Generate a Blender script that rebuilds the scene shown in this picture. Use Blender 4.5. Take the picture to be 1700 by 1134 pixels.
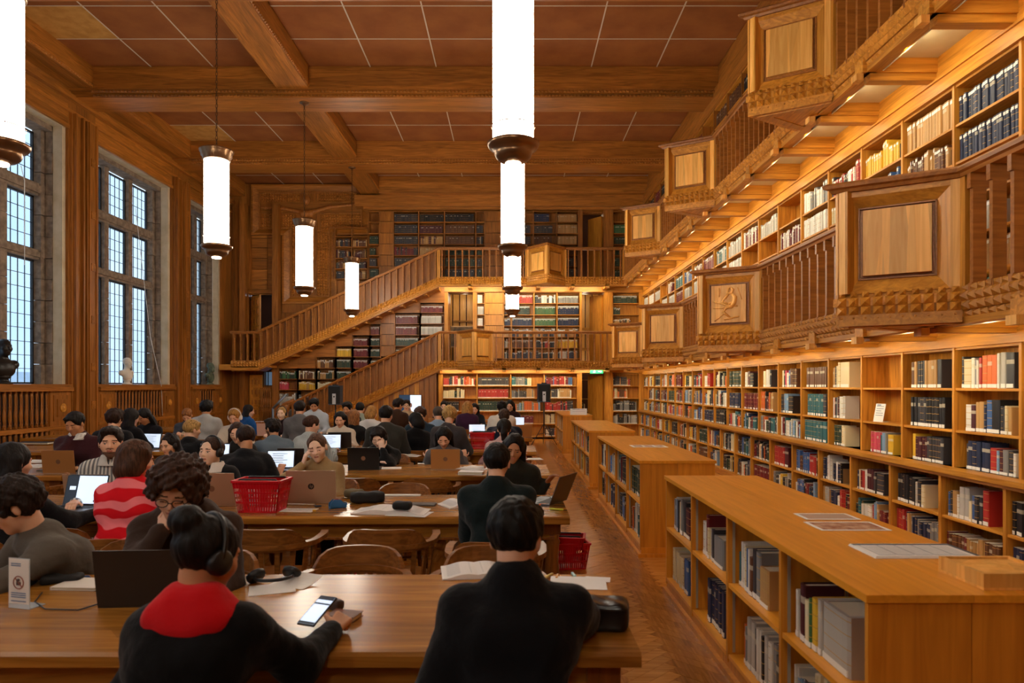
import bpy, math, random
import numpy as np
from mathutils import Vector, Matrix
R=math.radians
rnd=random.Random(7)
for o in list(bpy.data.objects): bpy.data.objects.remove(o)
C=bpy.context.scene.collection
S=bpy.context.scene
# ---------------------------------------------------------------- camera, world, exposure
F=1133.0; H=1.69
cam=bpy.data.cameras.new('camera'); co=bpy.data.objects.new('camera',cam); C.objects.link(co)
co.location=(0,0,H); co.rotation_euler=(R(90),0,0)
cam.lens=24; cam.sensor_width=36; cam.shift_y=73/1700; cam.clip_start=.05; cam.clip_end=300
cam.dof.use_dof=True; cam.dof.focus_distance=9.0; cam.dof.aperture_fstop=3.2
S.camera=co
S.view_settings.view_transform='Standard'; S.view_settings.look='None'
S.view_settings.exposure=EXPOSURE=0.12; S.view_settings.gamma=1; S.view_settings.use_curve_mapping=False
S.cycles.use_denoising=True
S.cycles.max_bounces=7; S.cycles.diffuse_bounces=4; S.cycles.glossy_bounces=3; S.cycles.transmission_bounces=4; S.cycles.transparent_max_bounces=8
S.cycles.caustics_reflective=False; S.cycles.caustics_refractive=False
S.cycles.sample_clamp_indirect=4
wd=bpy.data.worlds.new('daylight'); S.world=wd; wd.use_nodes=True
wn=wd.node_tree; wn.nodes.clear()
wo=wn.nodes.new('ShaderNodeOutputWorld'); wb=wn.nodes.new('ShaderNodeBackground')
tc=wn.nodes.new('ShaderNodeTexCoord'); nz=wn.nodes.new('ShaderNodeTexNoise'); cr=wn.nodes.new('ShaderNodeValToRGB')
nz.inputs['Scale'].default_value=2.2; nz.inputs['Detail'].default_value=5
cr.color_ramp.elements[0].position=.35; cr.color_ramp.elements[0].color=(.42,.66,.95,1)
cr.color_ramp.elements[1].position=.62; cr.color_ramp.elements[1].color=(.86,.94,1,1)
wn.links.new(tc.outputs['Generated'],nz.inputs['Vector']); wn.links.new(nz.outputs['Fac'],cr.inputs['Fac'])
wn.links.new(cr.outputs['Color'],wb.inputs['Color']); wb.inputs['Strength'].default_value=WORLD=1.35
wn.links.new(wb.outputs[0],wo.inputs[0])
LAMP_E=30.0       # pendant glass emission
STRIP_W=10.5      # watts of each shelf light strip
# ---------------------------------------------------------------- helpers
def lin(h):
    if isinstance(h,(tuple,list)): return tuple(h[:3])+(1,)
    h=h.lstrip('#'); v=[int(h[i:i+2],16)/255 for i in (0,2,4)]
    return tuple(((c/12.92) if c<=.04045 else ((c+.055)/1.055)**2.4) for c in v)+(1,)
def wx(x,Y): return (x-850)*Y/F
def wz(y,Y): return H-(y-640)*Y/F
def mat(name,col,rough=.6,metal=0,emit=None,es=0,spec=.5,alpha=1,coat=0,trans=0):
    m=bpy.data.materials.new(name); m.use_nodes=True; b=m.node_tree.nodes['Principled BSDF']
    b.inputs['Base Color'].default_value=lin(col); b.inputs['Roughness'].default_value=rough; b.inputs['Metallic'].default_value=metal
    b.inputs['Specular IOR Level'].default_value=spec
    if emit is not None: b.inputs['Emission Color'].default_value=lin(emit); b.inputs['Emission Strength'].default_value=es
    if alpha<1: b.inputs['Alpha'].default_value=alpha
    if coat: b.inputs['Coat Weight'].default_value=coat; b.inputs['Coat Roughness'].default_value=.15
    if trans: b.inputs['Transmission Weight'].default_value=trans
    return m
def nodes(m): return m.node_tree.nodes, m.node_tree.links, m.node_tree.nodes['Principled BSDF']
def wood(name,light,dark,axis='z',scale=1.0,rough=.42,plank=0,bump=.15,coat=0,spec=.4):
    m=mat(name,light,rough,spec=spec,coat=coat); n,l,b=nodes(m)
    t=n.new('ShaderNodeTexCoord'); mp=n.new('ShaderNodeMapping'); oi=n.new('ShaderNodeObjectInfo')
    s={'x':(.9,13,13),'y':(13,.9,13),'z':(13,13,.9)}[axis]; mp.inputs['Scale'].default_value=[v*scale for v in s]
    l.new(t.outputs['Object'],mp.inputs['Vector'])
    ad=n.new('ShaderNodeVectorMath'); ad.operation='ADD'; l.new(mp.outputs[0],ad.inputs[0])
    cx=n.new('ShaderNodeCombineXYZ'); ml=n.new('ShaderNodeMath'); ml.operation='MULTIPLY'; ml.inputs[1].default_value=37
    l.new(oi.outputs['Random'],ml.inputs[0]); l.new(ml.outputs[0],cx.inputs[0]); l.new(ml.outputs[0],cx.inputs[1]); l.new(cx.outputs[0],ad.inputs[1])
    nz=n.new('ShaderNodeTexNoise'); nz.inputs['Scale'].default_value=1.6; nz.inputs['Detail'].default_value=6; nz.inputs['Distortion'].default_value=1.2
    l.new(ad.outputs[0],nz.inputs['Vector'])
    cr=n.new('ShaderNodeValToRGB'); cr.color_ramp.elements[0].position=.3; cr.color_ramp.elements[0].color=lin(dark)
    cr.color_ramp.elements[1].position=.68; cr.color_ramp.elements[1].color=lin(light)
    l.new(nz.outputs['Fac'],cr.inputs['Fac'])
    hs=n.new('ShaderNodeHueSaturation'); mr=n.new('ShaderNodeMapRange'); mr.inputs['To Min'].default_value=.86; mr.inputs['To Max'].default_value=1.12
    l.new(oi.outputs['Random'],mr.inputs[0])
    last=mr.outputs[0]
    if plank:
        # board to board tone steps
        vo=n.new('ShaderNodeTexVoronoi'); vo.inputs['Scale'].default_value=1; vo.voronoi_dimensions='3D'
        m2=n.new('ShaderNodeMapping'); m2.inputs['Scale'].default_value={'x':(.35,1/plank,1/plank),'y':(1/plank,.35,1/plank),'z':(1/plank,1/plank,.35)}[axis]
        l.new(t.outputs['Object'],m2.inputs['Vector']); l.new(m2.outputs[0],vo.inputs['Vector'])
        sp=n.new('ShaderNodeSeparateColor'); l.new(vo.outputs['Color'],sp.inputs[0])
        m3=n.new('ShaderNodeMapRange'); m3.inputs['To Min'].default_value=.78; m3.inputs['To Max'].default_value=1.15; l.new(sp.outputs[0],m3.inputs[0])
        mm=n.new('ShaderNodeMath'); mm.operation='MULTIPLY'; l.new(last,mm.inputs[0]); l.new(m3.outputs[0],mm.inputs[1]); last=mm.outputs[0]
    l.new(last,hs.inputs['Value']); l.new(cr.outputs[0],hs.inputs['Color']); l.new(hs.outputs[0],b.inputs['Base Color'])
    bp=n.new('ShaderNodeBump'); bp.inputs['Strength'].default_value=bump; bp.inputs['Distance'].default_value=.004
    l.new(nz.outputs['Fac'],bp.inputs['Height']); l.new(bp.outputs[0],b.inputs['Normal'])
    return m
def noisy(name,c1,c2,scale=20,rough=.8,bump=.2,detail=4,dist=.01,spec=.3):
    m=mat(name,c1,rough,spec=spec); n,l,b=nodes(m)
    t=n.new('ShaderNodeTexCoord'); nz=n.new('ShaderNodeTexNoise'); nz.inputs['Scale'].default_value=scale; nz.inputs['Detail'].default_value=detail
    l.new(t.outputs['Object'],nz.inputs['Vector']); cr=n.new('ShaderNodeValToRGB')
    cr.color_ramp.elements[0].position=.35; cr.color_ramp.elements[1].position=.65
    cr.color_ramp.elements[0].color=lin(c2); cr.color_ramp.elements[1].color=lin(c1)
    l.new(nz.outputs['Fac'],cr.inputs['Fac']); l.new(cr.outputs[0],b.inputs['Base Color'])
    if bump:
        bp=n.new('ShaderNodeBump'); bp.inputs['Strength'].default_value=bump; bp.inputs['Distance'].default_value=dist
        l.new(nz.outputs['Fac'],bp.inputs['Height']); l.new(bp.outputs[0],b.inputs['Normal'])
    return m
# wood tones
OAK=wood('oak_gold_upright','#D49236','#A4681E','z')
OAKX=wood('oak_gold_along_x','#D49236','#A4681E','x')
OAKY=wood('oak_gold_along_y','#D49236','#A4681E','y')
PALE=wood('oak_pale_panel','#F8BC66','#DE9C42','z',plank=.14)
RAILW=wood('oak_rail','#AC6C2E','#84501C','y')
DARKX=wood('oak_dark_along_x','#B8742E','#845016','x',plank=.22)  # darker oak copies; on upper woodwork the weaker light is put into the tone
DARKY=wood('oak_dark_along_y','#B8742E','#845016','y',plank=.22)
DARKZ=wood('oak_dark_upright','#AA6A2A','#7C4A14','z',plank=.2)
TILE=noisy('ceiling_board_brown','#965A28','#864C20',2,.85,.05)
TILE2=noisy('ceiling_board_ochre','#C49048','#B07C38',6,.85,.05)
TABLE=wood('table_oak','#BC8034','#8C5A1E','x',rough=.26,plank=.18,bump=.08,spec=.5)
TABLEZ=wood('table_oak_upright','#8E5220','#66370F','z',rough=.35)
CHAIRW=wood('chair_wood','#9C6430','#6C4018','x',scale=1.5,rough=.3)
CASE=wood('low_case_oak','#E89C30','#D08620','y',rough=.33,bump=.06,scale=.8)
CASEZ=wood('low_case_oak_end','#D88E2C','#BA741E','z',rough=.4,bump=.06,scale=.8)
STONE=noisy('grey_brown_stone','#8E7C6A','#6E5E50',9,.85,.3)
PLASTER=noisy('cream_plaster','#C9B89C','#B8A688',4,.9,.05)
CREAM=noisy('cream_soffit','#E0D2B4','#D6C6A4',3,.9,.03)
IRON=mat('black_window_iron','#15161A',.5)
BRONZE=mat('bronze_fitting','#8A6A4C',.3,.9)
BRASS=mat('chain_bronze','#5A4028',.45,.8)
METALW=mat('pale_grid_strip','#C8B8A4',.5)
WHITE=mat('paper_white','#E6E4E0',.7)
BLACKP=mat('black_plastic','#121214',.4)
BLACKM=mat('black_matte','#0D0D0F',.75)
GREYP=mat('grey_plastic','#4C4E54',.45)
REDP=mat('red_basket_plastic','#C80A1C',.35)
# --- mesh builder
def link(o,parent=None):
    C.objects.link(o)
    if parent is not None: o.parent=parent
    return o
def props(o,label=None,cat=None,group=None,kind=None):
    if label: o['label']=label
    if cat: o['category']=cat
    if group: o['group']=group
    if kind: o['kind']=kind
    return o
def empty(name,loc=(0,0,0),rz=0,label=None,cat=None,group=None,kind=None):
    o=bpy.data.objects.new(name,None); o.location=loc; o.rotation_euler=(0,0,rz); o.empty_display_size=.1; link(o)
    return props(o,label,cat,group,kind)
BOXF=[(0,3,2,1),(4,5,6,7),(0,1,5,4),(1,2,6,5),(2,3,7,6),(3,0,4,7)]
class MB:
    def __init__(s): s.v=[]; s.f=[]; s.m=[]; s.sm=[]
    def add(s,v,f,mi=0,smooth=False):
        k=len(s.v); s.v.extend(v); s.f.extend([tuple(i+k for i in q) for q in f]); s.m.extend([mi]*len(f)); s.sm.extend([smooth]*len(f)); return s
    def box(s,x0,x1,y0,y1,z0,z1,mi=0,M=None):
        v=[(x0,y0,z0),(x1,y0,z0),(x1,y1,z0),(x0,y1,z0),(x0,y0,z1),(x1,y0,z1),(x1,y1,z1),(x0,y1,z1)]
        if M is not None: v=[tuple(M@Vector(p)) for p in v]
        return s.add(v,BOXF,mi)
    def bar(s,a,b,w,h,mi=0,up=(0,0,1)):
        a=Vector(a);b=Vector(b);d=(b-a);L=d.length;d.normalize();u=Vector(up)
        if abs(d.dot(u))>.99: u=Vector((0,1,0))
        r=d.cross(u).normalized();u=r.cross(d)
        v=[a-r*w/2-u*h/2,a+r*w/2-u*h/2,a+r*w/2+u*h/2,a-r*w/2+u*h/2]; v=v+[p+d*L for p in v]
        return s.add([tuple(p) for p in v],BOXF,mi)
    def lathe(s,prof,n=12,c=(0,0,0),mi=0,M=None,cap=True):
        v=[];f=[]
        for r,z in prof:
            for i in range(n):
                a=2*math.pi*i/n; p=(r*math.cos(a),r*math.sin(a),z)
                if M is not None: p=tuple(M@Vector(p))
                v.append((p[0]+c[0],p[1]+c[1],p[2]+c[2]))
        for j in range(len(prof)-1):
            for i in range(n): f.append((j*n+i,j*n+(i+1)%n,(j+1)*n+(i+1)%n,(j+1)*n+i))
        if cap: f.append(tuple(range(n))[::-1]); f.append(tuple((len(prof)-1)*n+i for i in range(n)))
        s.add(v,f,mi,True); return s
    def tube(s,pts,r,n=8,mi=0,closed=False):
        P=[Vector(p) for p in pts]; rr=r if isinstance(r,(list,tuple)) else [r]*len(P); v=[];f=[]; u=None
        for i,p in enumerate(P):
            if closed: d=(P[(i+1)%len(P)]-P[i-1])
            else: d=(P[min(i+1,len(P)-1)]-P[max(i-1,0)])
            d.normalize()
            if u is None: u=Vector((0,0,1)) if abs(d.z)<.9 else Vector((1,0,0))
            u=(u-d*u.dot(d)).normalized(); w=d.cross(u)
            for k in range(n):
                a=2*math.pi*k/n; v.append(tuple(p+(u*math.cos(a)+w*math.sin(a))*rr[i]))
        m=len(P)
        for j in range(m if closed else m-1):
            for k in range(n): f.append((j*n+k,j*n+(k+1)%n,((j+1)%m)*n+(k+1)%n,((j+1)%m)*n+k))
        if not closed: f.append(tuple(range(n))[::-1]); f.append(tuple((m-1)*n+k for k in range(n)))
        return s.add(v,f,mi,True)
    def prism(s,poly,z0,z1,mi=0,M=None):
        n=len(poly); v=[(p[0],p[1],z0) for p in poly]+[(p[0],p[1],z1) for p in poly]
        if M is not None: v=[tuple(M@Vector(p)) for p in v]
        f=[tuple(range(n))[::-1],tuple(range(n,2*n))]+[(i,(i+1)%n,n+(i+1)%n,n+i) for i in range(n)]
        return s.add(v,f,mi)
    def mesh(s,name,mats):
        me=bpy.data.meshes.new(name); me.from_pydata(s.v,[],s.f)
        for m in (mats if isinstance(mats,(list,tuple)) else [mats]): me.materials.append(m)
        me.polygons.foreach_set('material_index',s.m); me.polygons.foreach_set('use_smooth',s.sm); me.update(); return me
    def build(s,name,mats,parent=None,label=None,cat=None,group=None,kind=None,loc=None,rz=0):
        o=bpy.data.objects.new(name,s.mesh(name,mats)); link(o,parent)
        if loc is not None: o.location=loc
        if rz: o.rotation_euler=(0,0,rz)
        return props(o,label,cat,group,kind)
def inst(name,me,parent=None,loc=(0,0,0),rot=(0,0,0),scale=None,**k):
    o=bpy.data.objects.new(name,me); link(o,parent); o.location=loc; o.rotation_euler=rot
    if scale is not None: o.scale=scale
    return props(o,**k)
def B(name,m,x0,x1,y0,y1,z0,z1,parent=None,**k):
    return MB().box(x0,x1,y0,y1,z0,z1).build(name,m,parent,**k)
def sweep(path,prof,mb=None,mi=0,closed=True):
    """profile points (outward, up) swept along path of (x,y,z); outward = left of travel, mitred in plan"""
    mb=mb or MB(); P=[Vector(p) for p in path]; n=len(prof); v=[]
    for i,p in enumerate(P):
        ns=[]
        if i>0: d=P[i]-P[i-1]; d.z=0; d.normalize(); ns.append(Vector((-d.y,d.x,0)))
        if i<len(P)-1: d=P[i+1]-P[i]; d.z=0; d.normalize(); ns.append(Vector((-d.y,d.x,0)))
        m=sum(ns,Vector()); m.normalize(); k=1/max(.35,m.dot(ns[0])); m*=k
        for a,b in prof: v.append(tuple(p+m*a+Vector((0,0,b))))
    f=[]
    for j in range(len(P)-1):
        for i in range(n): f.append((j*n+i,(j+1)*n+i,(j+1)*n+(i+1)%n,j*n+(i+1)%n))
    f.append(tuple(range(n))); f.append(tuple((len(P)-1)*n+i for i in range(n))[::-1])
    mb.add(v,f,mi); return mb
def pyramid(s,c,u,w,n,du,dw,h,mi=0):
    c=Vector(c);u=Vector(u);w=Vector(w);n=Vector(n)
    v=[c-u*du-w*dw,c+u*du-w*dw,c+u*du+w*dw,c-u*du+w*dw,c+n*h]
    s.add([tuple(p) for p in v],[(0,1,4),(1,2,4),(2,3,4),(3,0,4)],mi)
PB=4.193; BAY=.8386; XW=4.112; YE=21.456; XL=-8.94; CEIL=8.12; BB=7.53
G1=2.33; G2=4.88; RX=3.40; RY=20.74
# ================================================================ SETTING
# floor : herringbone oak blocks
FLOORM=wood('parquet_oak','#D49244','#AC6E2A','x',scale=1.3,rough=.24,bump=.05,spec=.5)
FLOORM2=wood('parquet_oak_turned','#B87834','#8C561E','y',scale=1.3,rough=.24,bump=.05,spec=.5)  # darker turned blocks: sheen that changes with direction is put into the colour
floor=empty('floor',kind='structure')
SUBF=mat('dark_parquet_joint','#3A2010',.6)
B('subfloor',SUBF,-9.6,4.6,-6.1,22.2,-.12,-.006,floor,kind='structure')
BL,BWd=.42,.084; g=.0008
def blk(M=None):
    mb=MB(); return mb
cells=[]
ca=math.sqrt(.5)
for fam in (0,1):
    pass
# herringbone rotated 45 degrees : lattice of pairs
n_=5
for i in range(-75,76):
    for j in range(-75,76):
        # classic herringbone: horizontal block at (i*?)
        pass
def herring():
    out=[]
    k=5  # length/width
    w=BWd
    # tiling translation vectors (in block units): (1,1) and (k,-k)
    for a in range(-260,261):
        for b in range(-30,31):
            ox=a+b*k; oy=a-b*k
            for hv in (0,1):
                if hv==0: x0,y0,x1,y1=ox,oy,ox+k,oy+1
                else: x0,y0,x1,y1=ox+k,oy-k+1,ox+k+1,oy+1   # vertical block
                cx=(x0+x1)/2*w; cy=(y0+y1)/2*w
                X=(cx-cy)*ca; Y=(cx+cy)*ca
                out.append((X+.1,Y,hv))
    return out
hb=[h for h in herring() if -9.3<h[0]<4.1 and .4<h[1]<21.6]
hm=MB()
def block_verts(X,Y,hv,dz):
    L=BL/2-g; W=BWd/2-g; ang=R(45) if hv==0 else R(135)
    c,s_=math.cos(ang),math.sin(ang)
    P=[(-L,-W),(L,-W),(L,W),(-L,W)]
    P=[(X+p[0]*c-p[1]*s_,Y+p[0]*s_+p[1]*c) for p in P]
    return [(p[0],p[1],-.012) for p in P]+[(p[0],p[1],dz) for p in P]
near=[h for h in hb if .45<h[0]<1.22 and h[1]>2.5 and abs(h[0]/h[1])<.8]
near.sort(key=lambda h:h[1]); near=set(near[:290])
BF=[(4,5,6,7),(0,1,5,4),(1,2,6,5),(2,3,7,6),(3,0,4,7)]
bme=MB().add(block_verts(0,0,0,0),BF).mesh('parquet_block',FLOORM); bme2=MB().add(block_verts(0,0,1,0),BF).mesh('parquet_block',FLOORM2)
for h in hb:
    if h in near:
        inst('parquet_block',bme if h[2]==0 else bme2,floor,(h[0],h[1],rnd.uniform(-.0006,.0006)))
    else: hm.add(block_verts(h[0],h[1],h[2],rnd.uniform(-.0006,.0006)),BF,h[2])
hm.build('parquet_blocks',[FLOORM,FLOORM2],floor,kind='stuff')
# ceiling
ceiling=empty('ceiling',kind='structure')
B('ceiling_deck',mat('ceiling_void','#2A1408',.9),-9.6,4.8,-6.2,22.4,CEIL+.03,CEIL+.2,ceiling,kind='structure')
xg=[-8.5,-7.28,-6.03,-4.74, -4.1,-2.86,-1.53,0,1.6,2.92,4.16]
beams=[1.63+PB*i for i in range(5)]
tile_n=0
for bi in range(-1,5):
    y0=(beams[bi]+.44) if bi>=0 else -6.0; y1=beams[bi+1]-.44 if bi<4 else 21.9
    ny=3; 
    for k in range(ny):
        ya=y0+(y1-y0)*k/ny; yb=y0+(y1-y0)*(k+1)/ny
        for a,b in zip(xg[:-1],xg[1:]):
            if a==-4.74: continue
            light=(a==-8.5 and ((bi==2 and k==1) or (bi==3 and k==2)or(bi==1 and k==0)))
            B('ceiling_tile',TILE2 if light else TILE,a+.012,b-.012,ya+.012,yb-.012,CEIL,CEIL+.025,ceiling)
        if k: B('grid_strip',METALW,-8.5,-4.74,ya-.009,ya+.009,CEIL-.004,CEIL+.01,ceiling); B('grid_strip',METALW,-4.1,4.16,ya-.009,ya+.009,CEIL-.004,CEIL+.01,ceiling)
    for a in xg[1:-1]:
        if a in(-4.74,-4.1): continue
        B('grid_strip',METALW,a-.011,a+.011,y0,y1,CEIL-.006,CEIL+.01,ceiling)
def dentils(mb,x0,x1,y,z,ny,axis='x',sp=.075,sz=.028):
    n=int((x1-x0)/sp)
    for i in range(n):
        c=x0+(i+.5)*sp
        if axis=='x': pyramid(mb,(c,y,z),(1,0,0),(0,0,1),(0,ny,0),sp*.48,sz,.03)
        else: pyramid(mb,(y,c,z),(0,1,0),(0,0,1),(ny,0,0),sp*.48,sz,.03)
for bi,yc in enumerate(beams+[22.3]):
    last=bi==5
    if last:
        bm=empty('trim_6',kind='structure')
        B('cornice_board',DARKX,-4.1,4.16,21.0,21.6,7.62,CEIL+.02,bm); B('cornice_step',DARKX,-4.9,4.2,21.25,21.6,7.28,7.62,bm); continue
    t=empty('trim_%d'%(bi+1),kind='structure')
    B('beam_body',DARKX,-8.94,4.7,yc-.44,yc+.44,BB+.12,CEIL+.02,t)
    B('beam_soffit_board',DARKX,-8.94,4.7,yc-.36,yc+.36,BB,BB+.12,t)
    B('beam_bead',DARKX,-8.94,4.7,yc-.46,yc+.46,BB+.14,BB+.19,t)
    d=MB()
    for sgn in(-1,1):
        dentils(d,-8.5,4.6,yc+sgn*.36,BB+.04,sgn); dentils(d,-8.5,4.6,yc+sgn*.44,BB+.095,sgn)
    d.build('carved_zigzag',DARKX,t,kind='stuff')
k=7
for x0,x1 in((-8.94,-8.45),(-4.74,-4.1),(4.16,4.75)):
    for bi in range(-1,5):
        y0=(beams[bi]+.44) if bi>=0 else -6.0; y1=beams[bi+1]-.44 if bi<4 else 21.6
        t=empty('trim_%d'%k,kind='structure'); k+=1
        B('beam_body',DARKY,x0,x1,y0,y1,7.68,CEIL+.02,t)
        d=MB(); 
        for xx,s_ in((x0,-1),(x1,1)): dentils(d,y0,y1,xx,7.73,s_,'y')
        d.build('carved_zigzag',DARKY,t,kind='stuff')
# walls
B('wall_right',DARKZ,4.44,4.7,-6.2,22.2,0,CEIL+.1,kind='structure')
B('wall_back',DARKZ,-9.3,4.7,-6.2,-6.0,0,CEIL+.1,kind='structure')
we=empty('wall_end',kind='structure')
# openings in the end wall: two doorways in the left corner, three openings at the right
def rects_minus(x0,x1,z0,z1,holes):
    xs=sorted({x0,x1}|{h[0] for h in holes}|{h[1] for h in holes}); zs=sorted({z0,z1}|{h[2] for h in holes}|{h[3] for h in holes})
    out=[]
    for a,b in zip(xs[:-1],xs[1:]):
        run=None
        for c,d in zip(zs[:-1],zs[1:]):
            m=((a+b)/2,(c+d)/2); hit=any(h[0]<m[0]<h[1] and h[2]<m[1]<h[3] for h in holes)
            if hit:
                if run: out.append((a,b,run[0],run[1])); run=None
            else: run=(run[0],d) if run else (c,d)
        if run: out.append((a,b,run[0],run[1]))
    return out
def ex(x): return (x-850)*YE/F
def ez(y): return H-(y-640)*YE/F
holes=[(ex(408),ex(452),G1,ez(487)),(ex(409),ex(431),0,2.05),(ex(432),ex(452),1.7,2.12),(ex(966),ex(1004),0,2.06),(ex(966),ex(1003),G1,4.62),(ex(745),ex(785),G1,4.62),(ex(967),ex(1002),G2,ez(350))]
for i,(a,b,c,d) in enumerate(rects_minus(-9.3,4.7,0,CEIL+.1,holes)):
    B('wall_panelling',DARKZ,a,b,YE+.34,YE+.54,c,d,we,kind='structure')
# rooms behind the openings
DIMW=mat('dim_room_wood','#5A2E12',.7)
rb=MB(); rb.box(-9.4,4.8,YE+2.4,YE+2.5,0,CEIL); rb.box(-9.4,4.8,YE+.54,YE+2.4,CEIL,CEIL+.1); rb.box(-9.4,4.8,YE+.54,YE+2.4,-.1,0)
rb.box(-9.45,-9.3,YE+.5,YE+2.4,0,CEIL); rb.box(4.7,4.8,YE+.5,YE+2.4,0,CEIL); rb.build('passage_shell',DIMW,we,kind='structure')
# left wall with three visible windows + one nearer
wl=empty('wall_left',kind='structure')
piers=[1.63+PB*i for i in range(5)]     # pilasters carry the beams
op=[(p+.44,p+PB-.46) for p in [piers[0]-PB]+piers]
op=[(a,min(b,21.0)) for a,b in op if b>0]
ZH=6.90
opens=[(a,b,1.69,ZH) for a,b in op]
STW=noisy('outer_stone_wall','#807264','#665a4e',5,.9,.2)
# wooden inner skin
def yz(o,x0,x1,y0,y1,z0,z1,m,n='wall_panelling',**k): return B(n,m,x0,x1,y0,y1,z0,z1,o,**k)
last=-6.0
for (a,b,c,d) in opens:
    yz(wl,XL-.06,XL,last,a,0,BB+.6,DARKZ); last=b
    yz(wl,XL-.05,XL,a,b,ZH,7.7,DARKY,'lintel_board'); yz(wl,XL-.02,XL+.03,a-.02,b+.02,ZH-.03,ZH+.05,DARKY,'lintel_moulding')
yz(wl,XL-.06,XL,last,22.0,0,BB+.6,DARKZ)
yz(wl,XL-.02,XL+.10,-6.0,21.9,7.45,7.56,DARKY,'cornice_moulding'); yz(wl,XL-.02,XL+.05,-6.0,21.9,7.20,7.26,DARKY,'cornice_moulding')
for p in piers:
    pl=empty('trim_%d'%k,kind='structure'); k+=1
    B('pilaster_board',DARKZ,XL,XL+.05,p-.42,p-.02,0,7.2,pl); B('pilaster_board',DARKZ,XL,XL+.09,p+.02,p+.40,0,7.2,pl)
    for yy in(p-.38,p-.14,p+.06,p+.30): B('pilaster_bead',DARKZ,XL+.05,XL+.115,yy,yy+.05,0,7.2,pl)
    for zz in(1.2,2.0,3.0,4.1,5.2,6.3): B('pilaster_block',DARKX,XL+.05,XL+.11,p+.14,p+.28,zz,zz+.16,pl)
GLASSM=bpy.data.materials.new('leaded_glass'); GLASSM.use_nodes=True
n,l,b=nodes(GLASSM); b.inputs['Base Color'].default_value=(.82,.9,.97,1); b.inputs['Roughness'].default_value=.18; b.inputs['Transmission Weight'].default_value=1; b.inputs['IOR'].default_value=1.05
# thin clouded glass: light simply passes
mx=n.new('ShaderNodeMixShader'); tr=n.new('ShaderNodeBsdfTransparent'); tr.inputs[0].default_value=(.86,.93,.98,1); mx.inputs[0].default_value=.88
oo=n['Material Output']; l.new(b.outputs[0],mx.inputs[1]); l.new(tr.outputs[0],mx.inputs[2]); l.new(mx.outputs[0],oo.inputs[0])
XG=-9.48
TI=[(1.72,4.17,9),(4.37,5.44,4),(5.69,6.70,4)]
wi=0
for (a,b) in op:
    if a<2: continue
    wi+=1; w=empty('window_%d'%wi,kind='structure')
    full=wi>=2
    # deep stone reveal
    B('sill_stone',STONE,XG-.05,XL-.06,a,b,1.55,1.69,w); B('head_stone',STONE,XG-.05,XL-.25,a,b,ZH-.14,ZH,w)
    B('head_soffit',PLASTER,XL-.25,XL-.05,a,b,ZH-.03,ZH+.03,w)
    B('reveal_plaster',PLASTER,XL-.24,XL-.055,b-.10,b-.0,1.69,ZH,w); B('reveal_plaster',PLASTER,XL-.24,XL-.055,a,a+.10,1.69,ZH,w)
    lights=[(a+.16+i*(b-a-.32)/3+.085,a+.16+(i+1)*(b-a-.32)/3-.085) for i in range(3)]
    # stone blocks of the jambs, each with its joint
    rn=12
    for side,(j0,j1) in enumerate(((a,a+.14),(b-.14-.16,b-.0))):
        z=1.69
        for r_ in range(rn):
            h=(ZH-.14-1.69)/rn; dd=.02 if r_%2 else 0
            B('jamb_stone',STONE,XG-.035,XG+.16-dd,(j0 if side==0 else b-.24+dd),(a+.24-dd if side==0 else j1),z+.006,z+h-.006,w); B('jamb_stone',STONE,XG+.16,XL-.245,(a-.02 if side==0 else b-.13+dd),(a+.13-dd if side==0 else b+.02),z+.006,z+h-.006,w); z+=h
    for i in range(2):
        y0=lights[i][1]; y1=lights[i+1][0]
        for z0,z1,_ in TI: 
            z=z0-.05
            nb=5 if z1-z0>2 else 2
            for q in range(nb):
                hh=(z1-z0+.1)/nb; B('mullion_stone',STONE,XG-.035,XG+.10,y0+.0,y1-.0,z+.005,z+hh-.005,w); z+=hh
    for z0,z1 in((4.17,4.37),(5.44,5.69)): 
        B('transom_stone',STONE,XG-.035,XG+.11,a,b,z0+.0,z1-.0,w); B('transom_ledge',STONE,XG+.1,XG+.15,a+.1,b-.1,z0+.05,z1-.05,w)
    lead=MB(); fr=MB()
    for (y0,y1) in lights:
        for z0,z1,nr in TI:
            fr.box(XG-.03,XG+.02,y0-.0,y0+.035,z0,z1).box(XG-.03,XG+.02,y1-.035,y1,z0,z1).box(XG-.03,XG+.02,y0,y1,z0,z0+.035).box(XG-.03,XG+.02,y0,y1,z1-.035,z1)
            A,Bq,Cz,D=y0+.035,y1-.035,z0+.035,z1-.035
            for i in range(1,4): yy=A+(Bq-A)*i/4; lead.box(XG-.012,XG+.004,yy-.005,yy+.005,Cz,D)
            for i in range(1,nr): zz=Cz+(D-Cz)*i/nr; lead.box(XG-.012,XG+.004,A,Bq,zz-.005,zz+.005)
            if full:
                pm=MB().box(-.002,.002,-(Bq-A)/8+.004,(Bq-A)/8-.004,-(D-Cz)/nr/2+.004,(D-Cz)/nr/2-.004).mesh('pane',GLASSM)
                for i in range(4):
                    for j in range(nr):
                        o=inst('pane',pm,w,(XG-.004,A+(Bq-A)*(i+.5)/4,Cz+(D-Cz)*(j+.5)/nr),(rnd.uniform(-.01,.01),0,rnd.uniform(-.02,.02)))
            else: B('pane',GLASSM,XG-.006,XG-.002,A,Bq,Cz,D,w)
    fr.build('window_frame',IRON,w); lead.build('lead_strip',IRON,w)
    B('window_sill',DARKY,XL-.3,XL+.06,a-.02,b+.02,1.66,1.715,w)
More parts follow.
